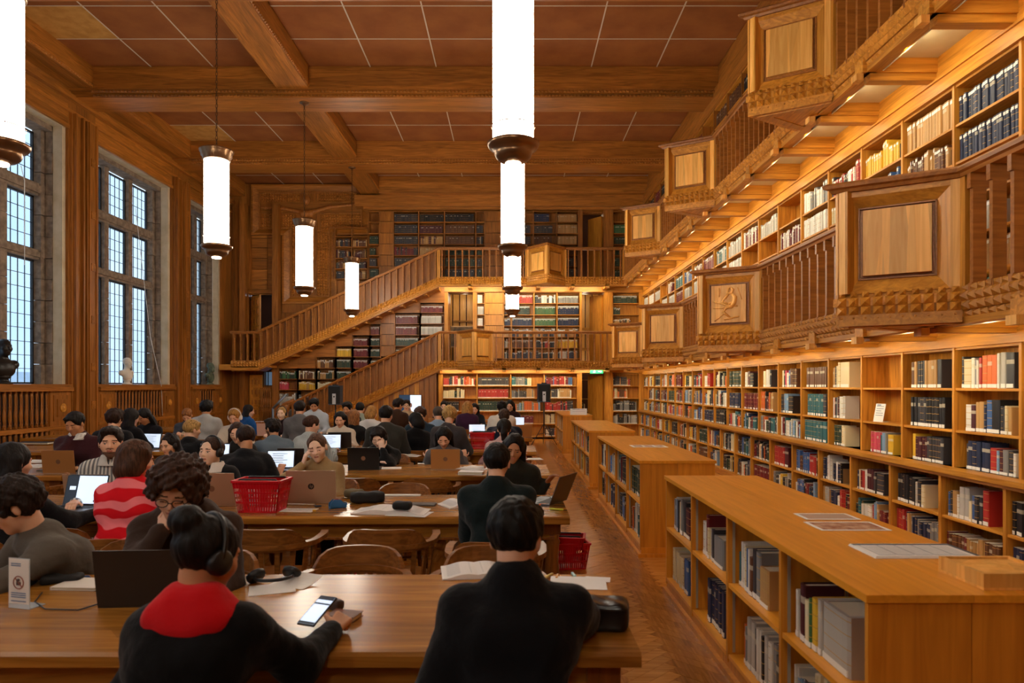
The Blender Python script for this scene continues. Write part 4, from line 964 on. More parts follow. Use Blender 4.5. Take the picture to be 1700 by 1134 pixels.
# stairs
def stair(label,path,t_name,runs):
    t=empty(t_name,(0,0,0),0,label,'staircase'); st=MB()
    sweep(path,RAILP).build('hand_rail',RAILW,t); sweep(path,[(a,b-(.03 if b<0 else 0)) for a,b in BASEP]).build('stringer',OAKX,t)
    for p,q in zip(path[:-1],path[1:]): gallery_run(t,p,q,False,'bal',st,(False,False))
    st.build('pointed_studs',OAK,t,kind='stuff')
    for (p,q) in runs:
        d=Vector(q)-Vector(p); n=max(2,int(abs(d.z)/.165)); 
        # boarded back of the balustrade
        v=[(p[0],p[1]+.115,p[2]+.05),(q[0],q[1]+.115,q[2]+.05),(q[0],q[1]+.115,q[2]+.93),(p[0],p[1]+.115,p[2]+.93)]; v+=[(a,b+.015,c) for a,b,c in v]
        MB().add(v,[(3,2,1,0),(4,5,6,7),(0,1,5,4),(1,2,6,5),(2,3,7,6),(3,0,4,7)]).build('boarded_back',DARKZ,t)
        v=[(p[0],RY+.02,p[2]-.20),(p[0],YE,p[2]-.20),(q[0],YE,q[2]-.20),(q[0],RY+.02,q[2]-.20)]; v+=[(a_,b_,c_+.03) for a_,b_,c_ in v]
        MB().add(v,BOXF).build('soffit_board',DARKX,t)
        for i in range(n):
            a=p[0]+d.x*i/n;b=p[0]+d.x*(i+1)/n; z=p[2]+d.z*(i+1)/n
            B('tread',OAKX,min(a,b),max(a,b),RY+.14,YE-.01,z-.09,z-.02,t)
    return t
s2=[(-2.23,RY,G2),(-7.74,RY,G1),(-8.55,RY,G1)]
stair('long upper oak staircase rising from the left corner landing to the upper gallery',s2,'staircase',[(s2[0],s2[1])])
ld=[o for o in bpy.data.objects if o.name.startswith('staircase') and o.type=='EMPTY'][-1]
B('landing_floor',OAKX,-8.9,-7.7,RY,YE+.34,G1-.17,G1,ld)
s1=[(-2.2,RY,G1),(-6.2,RY,.43),(-6.75,RY-.05,.12)]
st1=stair('lower oak staircase climbing behind the readers to the lower gallery',s1,'staircase',[(s1[0],s1[1])])
MB().lathe([(.11,0),(.11,.1),(.07,.14),(.07,.9),(.11,.95),(.12,1.05),(.05,1.14),(0,1.15)],14).build('newel_post',DARKZ,st1,loc=(-6.85,RY-.05,0))
MB().tube([(-6.6,RY-.06,1.25),(-6.9,RY-.08,1.12),(-7.15,RY-.1,.85),(-7.25,RY-.1,.62)],[.05,.055,.05,.04],10).build('curled_rail_end',RAILW,st1)
# ---- light strips tucked behind the gallery rims (they light the shelves)
WARM=(1.0,.82,.50)
stripm=mat('light_strip_diffuser','#FFE2B0',.5,emit='#FFD69A',es=6)
def strip(loc,lx,rot,w,par):
    li=bpy.data.lights.new('shelf_light','AREA'); li.shape='RECTANGLE'; li.size=lx; li.size_y=.05; li.energy=w; li.color=WARM
    o=bpy.data.objects.new('shelf_light',li); C.objects.link(o); o.location=loc; o.rotation_euler=rot; o.parent=par
for Fz,g_,j0 in((G1,g1,5.605),(G2,g2,7.70)):
    y=j0+.524-1.048*int((j0-2.2)/1.048)
    while y<21.0:
        # aims right and down at the shelves
        strip((RX+.16,y,Fz-.12),.8,(0,R(-50),R(0)),STRIP_W,g_) if False else None
        li=bpy.data.lights.new('shelf_light','AREA'); li.shape='RECTANGLE'; li.size=.05; li.size_y=.82; li.energy=STRIP_W; li.color=WARM
        o=bpy.data.objects.new('shelf_light',li); C.objects.link(o); o.location=(RX+.19,y,Fz-.10); o.parent=g_; B('light_channel',CREAM,RX+.155,RX+.165,y-.42,y+.42,Fz-.172,Fz-.04,g_); B('light_channel_top',CREAM,RX+.165,RX+.20,y-.42,y+.42,Fz-.05,Fz-.04,g_)
        d=Vector((.75,0,-.66)); o.rotation_euler=d.to_track_quat('-Z','Y').to_euler()
        y+=1.048
    x=2.38
    while x>-2.0:
        li=bpy.data.lights.new('shelf_light','AREA'); li.shape='RECTANGLE'; li.size=.82; li.size_y=.05; li.energy=STRIP_W*.85; li.color=WARM
        o=bpy.data.objects.new('shelf_light',li); C.objects.link(o); o.location=(x,RY+.19,Fz-.10); o.parent=g_; B('light_channel',CREAM,x-.42,x+.42,RY+.155,RY+.165,Fz-.172,Fz-.04,g_)
        d=Vector((0,.7,-.7)); q=d.to_track_quat('-Z','Y'); o.rotation_euler=(R(45),0,0)
        x-=1.048
# ================================================================ PENDANT LAMPS
GLOW=bpy.data.materials.new('lit_opal_glass'); GLOW.use_nodes=True; n,l,b=nodes(GLOW)
b.inputs['Base Color'].default_value=(.9,.9,.9,1); b.inputs['Roughness'].default_value=.3
t_=n.new('ShaderNodeTexCoord'); sx=n.new('ShaderNodeSeparateXYZ'); l.new(t_.outputs['Object'],sx.inputs[0])
at=n.new('ShaderNodeMath'); at.operation='ARCTAN2'; l.new(sx.outputs[0],at.inputs[0]); l.new(sx.outputs[1],at.inputs[1])
m1=n.new('ShaderNodeMath'); m1.operation='MULTIPLY'; m1.inputs[1].default_value=8; l.new(at.outputs[0],m1.inputs[0]); s1_=n.new('ShaderNodeMath'); s1_.operation='COSINE'; l.new(m1.outputs[0],s1_.inputs[0])
mr=n.new('ShaderNodeMapRange'); mr.inputs[1].default_value=-1; mr.inputs[2].default_value=1; mr.inputs[3].default_value=LAMP_E*.55; mr.inputs[4].default_value=LAMP_E*1.3; l.new(s1_.outputs[0],mr.inputs[0])
b.inputs['Emission Color'].default_value=(1.0,.90,.74,1); l.new(mr.outputs[0],b.inputs['Emission Strength'])
def mk_lamp(label,X,Y,zc):
    zb=3.55; t=empty('pendant_lamp',(X,Y,zb),0,label,'lamp','tall cylindrical pendant lamps')
    MB().lathe([(.02,.0),(.075,.004),(.085,.012),(.115,.02),(.145,.045),(.16,.08),(.158,.10),(.175,.11),(.178,.118),(.20,.122),(.215,.145),(.22,.165),(.20,.178),(.175,.18)],28).build('bottom_bowl',BRONZE,t)
    MB().lathe([(.065,-.012),(.065,.004)],20).build('bottom_lens',GLOW,[q for q in t.children if q.name.startswith('bottom_bowl')][0])
    MB().lathe([(.17,.17),(.17,1.42)],36,cap=False).build('glass_cylinder',GLOW,t)
    MB().lathe([(.178,1.40),(.19,1.41),(.195,1.45),(.215,1.47),(.215,1.50),(.235,1.53),(.24,1.55),(.22,1.56),(.05,1.59),(.0,1.60)],28).build('top_cap',BRONZE,t)
    for k in range(2): MB().lathe([(.184,.30+k*.0),(.186,.305),(.184,.31)],28,cap=False).build('glass_ring',BRONZE,t,loc=(0,0,k*.0)) if k==0 else None
    ch=MB(); z=1.59; i=0; top=zc-zb-.05
    while z<top:
        pts=[(.014*math.cos(a) if i%2==0 else 0,0 if i%2==0 else .014*math.cos(a),z+.03+.036*math.sin(a)) for a in [j*math.pi/4 for j in range(8)]]
        ch.tube(pts,.0045,4,closed=True); z+=.058; i+=1
    ch.build('chain',BRASS,t)
    MB().lathe([(0,top),(.03,top),(.05,top+.02),(.09,top+.03),(.10,top+.05),(.0,top+.05)],16).build('ceiling_rose',BRONZE,t)
nm=['nearest','second','third','farthest']
for i in range(-1,5):
    Y=5.72+PB*(i-1)
    if i==-1: labs=('unseen pendant lamp added for light, centre row behind the camera','unseen pendant lamp added for light, left row behind the camera')  # unseen lamp pair added to brighten surfaces that face the camera
    elif i==0: labs=('pendant lamp of the centre row above the camera','pendant lamp of the left row above the camera')
    else: labs=('%s tall glass pendant lamp in the centre row, in line with the camera'%nm[i-1],'%s tall glass pendant lamp in the row toward the windows'%nm[i-1])
    for X,lb in((.01,labs[0]),(-4.29,labs[1])):
        mk_lamp(lb,X,Y,BB if i else BB)
B3=None
# ================================================================ TABLES
ROWS=[(2.37,3.37),(4.83,5.82),(7.04,8.03),(9.58,10.56),(12.0,12.98),(14.4,15.38),(16.8,17.7)]
TT=.76
legp=[(.045,0),(.055,.02),(.055,.08),(.035,.10),(.05,.14),(.055,.22),(.045,.34),(.055,.44),(.06,.46),(.05,.48),(.055,.50),(.055,.52)]
lm=MB().lathe(legp,14); lm.box(-.06,.06,-.06,.06,.52,.60); lm.box(-.06,.06,-.06,.06,0,.07); LEG=lm.mesh('leg',TABLEZ)
lbx=['nearest','second','third','fourth','fifth','sixth','seventh']
for i,(yf,yb) in enumerate(ROWS):
    xr=[.45,.41,.40,.345,.36,.34,.30][i]
    for side,(x0,x1) in enumerate(((xr-4.75,xr),(xr-9.0,xr-5.05))):
        if i==6 and side==1: continue
        t=empty('reading_table',(0,0,0),0,'%s long oak reading table from the camera, %s'%(lbx[i],'beside the low bookcases aisle' if side==0 else 'on the window side'),'table','long reading tables')
        ym=(yf+yb)/2
        tp=MB(); 
        prof=[(yf,TT-.05),(yf,TT-.012),(yf+.012,TT),(yb-.012,TT),(yb,TT-.012),(yb,TT-.05),(yb-.03,TT-.062),(yf+.03,TT-.062)]
        v=[(x0,a,b) for a,b in prof]+[(x1,a,b) for a,b in prof]; n=8
        tp.add(v,[tuple(range(n))[::-1],tuple(range(n,2*n))]+[(j,n+j,n+(j+1)%n,(j+1)%n)[::-1] for j in range(n)])
        tp.build('table_top',TABLE,t)
        B('apron',TABLE,x0+.12,x1-.12,yf+.09,yf+.12,TT-.18,TT-.062,t); B('apron',TABLE,x0+.12,x1-.12,yb-.12,yb-.09,TT-.18,TT-.062,t)
        B('end_apron',TABLE,x0+.09,x0+.12,yf+.09,yb-.09,TT-.18,TT-.062,t); B('end_apron',TABLE,x1-.12,x1-.09,yf+.09,yb-.09,TT-.18,TT-.062,t)
        B('apron_bead',TABLEZ,x0+.10,x1-.10,yf+.08,yf+.09,TT-.18,TT-.165,t)
        B('foot_rail',TABLEZ,x0+.12,x1-.12,ym-.04,ym+.04,.10,.16,t)
        for xx in(x0+.12,(x0+x1)/2,x1-.12):
            for yy in(yf+.14,yb-.14): inst('leg',LEG,t,(xx,yy,TT-.062-.60+.0),scale=None)
            for yy in(yf+.14,yb-.14): B('leg_foot',TABLEZ,xx-.07,xx+.07,yy-.07,yy+.07,0,.10,t)
# ================================================================ CHAIRS
def mk_chair_meshes():
    seat=MB(); pts=[]
    for k in range(20):
        a=2*math.pi*k/20; pts.append((.235*math.copysign(abs(math.cos(a))**.7,math.cos(a)),.225*math.copysign(abs(math.sin(a))**.7,math.sin(a))))
    seat.prism(pts,.425,.455); 
    # arm rail: horseshoe sweeping round the back (back = -y)
    P=[]
    for k in range(17):
        a=R(-10-160*k/16)  # from right front round the back to left
        P.append((.285*math.cos(a),-.02+.25*math.sin(a)))
    P=[(.27,.20),(.285,.10)]+P+[(-.285,.10),(-.27,.20)]
    arm=MB(); n=len(P)
    v=[];f=[]
    for i,(x,y) in enumerate(P):
        d=Vector(P[min(i+1,n-1)])-Vector(P[max(i-1,0)]); d.normalize(); nx,ny=-d.y,d.x
        w=.045 if 1<i<n-2 else .05; 
        t_=i/(n-1); z0=.675; z1=.705
        for (o,z) in((-w/2,z0),(w/2,z0),(w/2,z1),(-w/2,z1)): v.append((x+nx*o,y+ny*o,z))
    for i in range(n-1):
        for k in range(4): f.append((i*4+k,i*4+(k+1)%4,(i+1)*4+(k+1)%4,(i+1)*4+k))
    f+=[(3,2,1,0),tuple((n-1)*4+k for k in range(4))]; arm.add(v,f)
    # crest : taller board over the back part
    cr=MB(); Q=[p for p in P if p[1]<-.13]; m=len(Q); v=[];f=[]
    for i,(x,y) in enumerate(Q):
        d=Vector(Q[min(i+1,m-1)])-Vector(Q[max(i-1,0)]); d.normalize(); nx,ny=-d.y,d.x
        s=abs(i/(m-1)*2-1); zt=.70+.105*(1-s**5); zb=.66; lean=.02
        for (o,z,k) in((-.014,zb,0),(.014,zb,0),(.010,zt,1),(-.012,zt,1)): v.append((x+nx*o*1.0,y+ny*o-(lean*k),z))
    for i in range(m-1):
        for k in range(4): f.append((i*4+k,i*4+(k+1)%4,(i+1)*4+(k+1)%4,(i+1)*4+k))
    f+=[(3,2,1,0),tuple((m-1)*4+k for k in range(4))]; cr.add(v,f)
    sp=[]
    for i in(2,4,6,8,10,12,14,16,18):
        if i<n: x,y=P[i]; sp.append(MB().lathe([(.010,0),(.016,.08),(.011,.12),(.013,.22)],7,M=None).v and (x*.88,y*.88+.0,x,y))
    legs=[(.17,.17,.21,.21),(-.17,.17,-.21,.21),(.17,-.16,.21,-.21),(-.17,-.16,-.21,-.21)]
    return seat,arm,cr,sp,legs
seat_,arm_,cr_,sp_,legs_=mk_chair_meshes()
SEATM=seat_.mesh('seat',CHAIRW); ARMM=arm_.mesh('arm_rail',CHAIRW); CRM=cr_.mesh('crest',CHAIRW)
SPM=[MB().bar((a,b,.45),(c,d,.69),.03,.014).mesh('spindle',CHAIRW) for a,b,c,d in sp_]
LGM=[MB().tube([(a,b,.43),(a+(c-a)*.3,b+(d-b)*.3,.33),(a+(c-a)*.4,b+(d-b)*.4,.28),(c,d,.0)],[.018,.026,.017,.015],8).mesh('leg',CHAIRW) for a,b,c,d in legs_]
STM=MB().tube([(.195,-.19,.2),(.195,.19,.2)],.011,6).tube([(-.195,-.19,.2),(-.195,.19,.2)],.011,6).tube([(-.195,0,.2),(.195,0,.2)],.011,6).mesh('stretcher',CHAIRW)
ALLC=MB()
for q in(seat_,arm_,cr_): ALLC.add(q.v,q.f)
for a,b,c,d in sp_: ALLC.bar((a,b,.45),(c,d,.69),.03,.014)
for a,b,c,d in legs_: ALLC.bar((a,b,.43),(c,d,0),.035,.035)
ALLM=ALLC.mesh('wooden_armchair',CHAIRW)
def chair(X,Y,rz,label,group=None,simple=False):
    if simple: return inst('wooden_armchair',ALLM,None,(X,Y,0),(0,0,rz),label=label,cat='chair',group=group or 'wooden reading room armchairs')
    t=empty('wooden_armchair',(X,Y,0),rz,label,'chair',group or 'wooden reading room armchairs')
    inst('seat',SEATM,t);inst('arm_rail',ARMM,t);inst('crest',CRM,t);inst('stretcher',STM,t)
    for m in SPM: inst('spindle',m,t)
    for m in LGM: inst('leg',m,t)
    return t
# ================================================================ PEOPLE
def rc(P,a,b,ra,rb):
    a=np.asarray(a,np.float32);b=np.asarray(b,np.float32); ab=b-a; q=P-a
    h=np.clip((q@ab)/max(1e-9,float(ab@ab)),0,1); return np.sqrt(((q-h[:,None]*ab)**2).sum(1))-(ra+(rb-ra)*h)
def ell(P,c,r,M=None):
    q=P-np.asarray(c,np.float32)
    if M is not None: q=q@M
    r=np.asarray(r,np.float32); k0=np.sqrt(((q/r)**2).sum(1)); k1=np.sqrt(((q/(r*r))**2).sum(1)); return k0*(k0-1)/np.maximum(k1,1e-6)
def smin(a,b,k):
    h=np.maximum(k-np.abs(a-b),0)/k; return np.minimum(a,b)-h*h*k*.25
def smax(a,b,k): return -smin(-a,-b,k)
def uni(P,prims,k):
    d=None
    for p in prims:
        e=rc(P,*p); d=e if d is None else smin(d,e,k)
    return d
def snet(f,lo,hi,h):
    lo=np.array(lo,np.float32);hi=np.array(hi,np.float32); n=np.maximum(((hi-lo)/h).astype(int)+1,3)
    ax=[lo[i]+h*np.arange(n[i],dtype=np.float32) for i in range(3)]
    G=np.stack(np.meshgrid(*ax,indexing='ij'),-1).reshape(-1,3)
    V=f(G).astype(np.float32).reshape(n)
    ins=V<0; c=ins[:-1,:-1,:-1].astype(np.int8)
    off=[(i,j,k) for i in(0,1) for j in(0,1) for k in(0,1)]
    sh=tuple(n-1); tot=np.zeros(sh,np.int8)
    for (i,j,k) in off: tot+=ins[i:i+sh[0],j:j+sh[1],k:k+sh[2]]
    act=(tot>0)&(tot<8); idx=np.argwhere(act)
    if len(idx)==0: return np.zeros((0,3)),np.zeros((0,4),int)
    ids=-np.ones(sh,np.int64); ids[act]=np.arange(len(idx))
    cv=np.stack([V[idx[:,0]+i,idx[:,1]+j,idx[:,2]+k] for (i,j,k) in off],1)
    pos=np.zeros((len(idx),3),np.float32); cnt=np.zeros(len(idx),np.float32)
    for a in range(8):
        for b_ in range(a+1,8):
            da=np.array(off[b_])-np.array(off[a])
            if np.abs(da).sum()!=1 or da.min()<0: continue
            va=cv[:,a];vb=cv[:,b_]; m=(va<0)!=(vb<0); t=np.where(m,va/np.where(m,va-vb,1),0)
            p=np.array(off[a],np.float32)+t[:,None]*da; pos+=np.where(m[:,None],p,0); cnt+=m
    verts=lo+h*(idx+pos/cnt[:,None])
    quads=[]
    for axis in range(3):
        sl0=[slice(None)]*3;sl1=[slice(None)]*3; sl0[axis]=slice(0,-1); sl1[axis]=slice(1,None)
        A=ins[tuple(sl0)];Bb=ins[tuple(sl1)]; e=np.argwhere(A!=Bb)
        o1,o2=[x for x in range(3) if x!=axis]
        e=e[(e[:,o1]>0)&(e[:,o2]>0)&(e[:,o1]<n[o1]-1)&(e[:,o2]<n[o2]-1)]
        if len(e)==0: continue
        def g(d1,d2):
            q=e.copy(); q[:,o1]-=d1; q[:,o2]-=d2; return ids[q[:,0],q[:,1],q[:,2]]
        Q=np.stack([g(0,0),g(1,0),g(1,1),g(0,1)],1); flip=A[e[:,0],e[:,1],e[:,2]]
        if axis==1: flip=~flip
        Q[flip]=Q[flip][:,::-1] if True else Q
        quads.append(Q)
    Q=np.concatenate(quads); Q=Q[(Q>=0).all(1)][:,::-1]; return verts,Q
def npmesh(name,parts,mats):
    """parts: list of (verts,quads,material index array or int)"""
    me=bpy.data.meshes.new(name); k=0;VV=[];QQ=[];MM=[]
    for v,q,m in parts:
        VV.append(v);QQ.append(q+k);k+=len(v); MM.append(np.full(len(q),m,np.int32) if np.isscalar(m) else m)
    V=np.concatenate(VV).astype(np.float32);Q=np.concatenate(QQ).astype(np.int32);M=np.concatenate(MM).astype(np.int32)
    me.vertices.add(len(V)); me.vertices.foreach_set('co',V.ravel()); me.loops.add(len(Q)*4); me.loops.foreach_set('vertex_index',Q.ravel())
    me.polygons.add(len(Q)); me.polygons.foreach_set('loop_start',np.arange(0,len(Q)*4,4,dtype=np.int32)); me.polygons.foreach_set('loop_total',np.full(len(Q),4,np.int32))
    for m in mats: me.materials.append(m)
    me.polygons.foreach_set('material_index',M); me.polygons.foreach_set('use_smooth',np.ones(len(Q),bool)); me.update(calc_edges=True); return me
def nrm(v): v=np.asarray(v,float); return v/max(1e-9,np.linalg.norm(v))
def ik(S_,T,l1,l2,pole):
    S_=np.array(S_,float);T=np.array(T,float); d=T-S_; L=np.linalg.norm(d); mx=(l1+l2)*.995
    if L>mx: T=S_+d/L*mx; L=mx; d=T-S_
    a=(l1*l1-l2*l2+L*L)/(2*L); h=math.sqrt(max(0,l1*l1-a*a)); u=d/L; p=np.array(pole,float); p=nrm(p-u*p.dot(u)); return S_+u*a+p*h,T
SK={}
def skin(tone):
    if tone not in SK:
        c={'light':'#E6B494','pale':'#F0C8AC','mid':'#C89068','tan':'#B47E58','dark':'#7A4A30'}[tone]
        m=mat('skin_'+tone,c,.55); m.node_tree.nodes['Principled BSDF'].inputs['Subsurface Weight'].default_value=.08; m.node_tree.nodes['Principled BSDF'].inputs['Subsurface Radius'].default_value=(.02,.008,.004); SK[tone]=m
    return SK[tone]
LIP=mat('lips','#B8705E',.5); BROWM=mat('eyebrow_dark','#4A3020',.9); BROWL=mat('eyebrow_light','#8A6440',.9); LASH=mat('eyelid_line','#5A3828',.8); STUB=mat('beard_stubble','#6B4A38',.9)
EYEW=mat('eye_white','#E8E2DC',.3); EYEI=mat('eye_iris','#2A2018',.2)
HC={}
def hairm(c):
    if c not in HC:
        m=mat('hair_'+c.strip('#'),c,.55,spec=.22); n,l,b=nodes(m); t=n.new('ShaderNodeTexCoord'); mp=n.new('ShaderNodeMapping'); mp.inputs['Scale'].default_value=(90,90,14); nz=n.new('ShaderNodeTexNoise'); nz.inputs['Scale'].default_value=1; nz.inputs['Detail'].default_value=3
        l.new(t.outputs['Object'],mp.inputs[0]); l.new(mp.outputs[0],nz.inputs[0]); cr=n.new('ShaderNodeValToRGB'); k=lin(c); cr.color_ramp.elements[0].color=tuple(x*.45 for x in k[:3])+(1,); cr.color_ramp.elements[1].color=tuple(min(1,x*1.5) for x in k[:3])+(1,)
        cr.color_ramp.elements[0].position=.35; cr.color_ramp.elements[1].position=.68
        l.new(nz.outputs[0],cr.inputs[0]); l.new(cr.outputs[0],b.inputs['Base Color']); bp=n.new('ShaderNodeBump'); bp.inputs['Strength'].default_value=.6; bp.inputs['Distance'].default_value=.01; l.new(nz.outputs[0],bp.inputs['Height']); l.new(bp.outputs[0],b.inputs['Normal']); HC[c]=m
    return HC[c]
CLM={}
def cloth(spec):
    if spec in CLM: return CLM[spec]
    if spec.startswith('#'):
        m=mat('cloth_'+spec[1:],spec,.9,spec=.15); n,l,b=nodes(m); t=n.new('ShaderNodeTexCoord'); nz=n.new('ShaderNodeTexNoise'); nz.inputs['Scale'].default_value=9; nz.inputs['Detail'].default_value=4; l.new(t.outputs['Object'],nz.inputs[0])
        bp=n.new('ShaderNodeBump'); bp.inputs['Strength'].default_value=.5; bp.inputs['Distance'].default_value=.03; l.new(nz.outputs[0],bp.inputs['Height']); l.new(bp.outputs[0],b.inputs['Normal'])
        b.inputs['Sheen Weight'].default_value=.1
    else:
        # striped knits and shirts
        kind,c1,c2,sc,dist=spec.split('|')[0],*spec.split('|')[1:]
        m=mat('cloth_'+kind,c1,.9,spec=.15); n,l,b=nodes(m); t=n.new('ShaderNodeTexCoord'); w=n.new('ShaderNodeTexWave'); w.bands_direction={'h':'Z','v':'X','d':'DIAGONAL'}[kind[0]]; w.inputs['Scale'].default_value=float(sc); w.inputs['Distortion'].default_value=float(dist); w.inputs['Detail'].default_value=1; w.inputs['Detail Scale'].default_value=1.6 if kind=='hw' else .7
        l.new(t.outputs['Object'],w.inputs[0]); cr=n.new('ShaderNodeValToRGB'); cr.color_ramp.elements[0].color=lin(c1); cr.color_ramp.elements[1].color=lin(c2); cr.color_ramp.elements[0].position=.45; cr.color_ramp.elements[1].position=.55
        l.new(w.outputs[0],cr.inputs[0]); l.new(cr.outputs[0],b.inputs['Base Color']); bp=n.new('ShaderNodeBump'); bp.inputs['Strength'].default_value=.4; bp.inputs['Distance'].default_value=.01; l.new(w.outputs[0],bp.inputs['Height']); l.new(bp.outputs[0],b.inputs['Normal'])
    CLM[spec]=m; return m
def rotm(pitch,yaw,roll=0):
    cp,sp=math.cos(pitch),math.sin(pitch); cy,sy=math.cos(yaw),math.sin(yaw); cr_,sr=math.cos(roll),math.sin(roll)
    Rx=np.array([[1,0,0],[0,cp,-sp],[0,sp,cp]]);Rz=np.array([[cy,-sy,0],[sy,cy,0],[0,0,1]]);Ry=np.array([[cr_,0,sr],[0,1,0],[-sr,0,cr_]]); return Rz@Ry@Rx
def head_sdf(P,H_,M):
    q=((P-H_)@M).astype(np.float32)   # to head frame
    d=ell(q,(0,-.012,.035),(.076,.096,.088)); 
    d=smin(d,ell(q,(0,.030,-.035),(.058,.062,.070)),.035)
    d=smin(d,rc(q,(0,.062,-.092),(0,.05,-.088),.022,.024),.03)       # chin
    d=smin(d,rc(q,(-.04,.055,-.018),(.04,.055,-.018),.026,.026),.03)  # cheeks
    d=smin(d,rc(q,(-.035,.077,.03),(.035,.077,.03),.012,.012),.02)    # brow
    for s in(-1,1):
        d=smax(d,-ell(q,(s*.032,.106,.006),(.019,.020,.012)),.014)
        d=smin(d,ell(q,(s*.031,.078,.004),(.014,.013,.012)),.004)
        d=smin(d,ell(q,(s*.077,-.006,-.005),(.010,.018,.031)),.008)
    d=smin(d,rc(q,(0,.088,.018),(0,.108,-.022),.007,.011),.010)
    for s in(-1,1): d=smin(d,rc(q,(s*.012,.092,-.026),(s*.012,.092,-.026),.009,.009),.008)
    d=smin(d,ell(q,(0,.086,-.050),(.022,.012,.0065)),.006); d=smin(d,ell(q,(0,.084,-.061),(.018,.012,.007)),.006)
    return d
def hand_prims(w,dr,nr,side,curl,sc=1.0,spread=.0):
    w=np.array(w,float);d=nrm(dr);n=nrm(np.array(nr,float)-d*np.dot(nr,d)); s=np.cross(d,n)*side; pr=[]
    for o in(-.027,-.009,.009,.027): pr.append((w+s*o*.6*sc,w+(d*.085+s*o)*sc,.016*sc,.013*sc))
    for i,L in enumerate((.060,.074,.080,.072)):
        o=-.029+.0195*i; a=w+(d*.085+s*o)*sc; c=curl*(1+.1*(3-i)); sd=s*spread*(i-1.5)
        d1=nrm(d*math.cos(c)+n*math.sin(c)+sd); d2=nrm(d*math.cos(c*2.1)+n*math.sin(c*2.1)+sd); d3=nrm(d*math.cos(c*2.9)+n*math.sin(c*2.9)+sd)
        b=a+d1*L*.5*sc; e=b+d2*L*.3*sc; g_=e+d3*L*.25*sc; pr+= [(a,b,.0095*sc,.0085*sc),(b,e,.0085*sc,.008*sc),(e,g_,.008*sc,.0065*sc)]
    a=w+(d*.025+s*.028)*sc; b=a+nrm(s*.75+d*.65+n*.25)*.042*sc; e=b+nrm(s*.25+d*.95+n*.35*curl)*.036*sc; pr+= [(a,b,.013*sc,.010*sc),(b,e,.010*sc,.008*sc)]
    return pr
NP=[0]; PEOPLE=[]
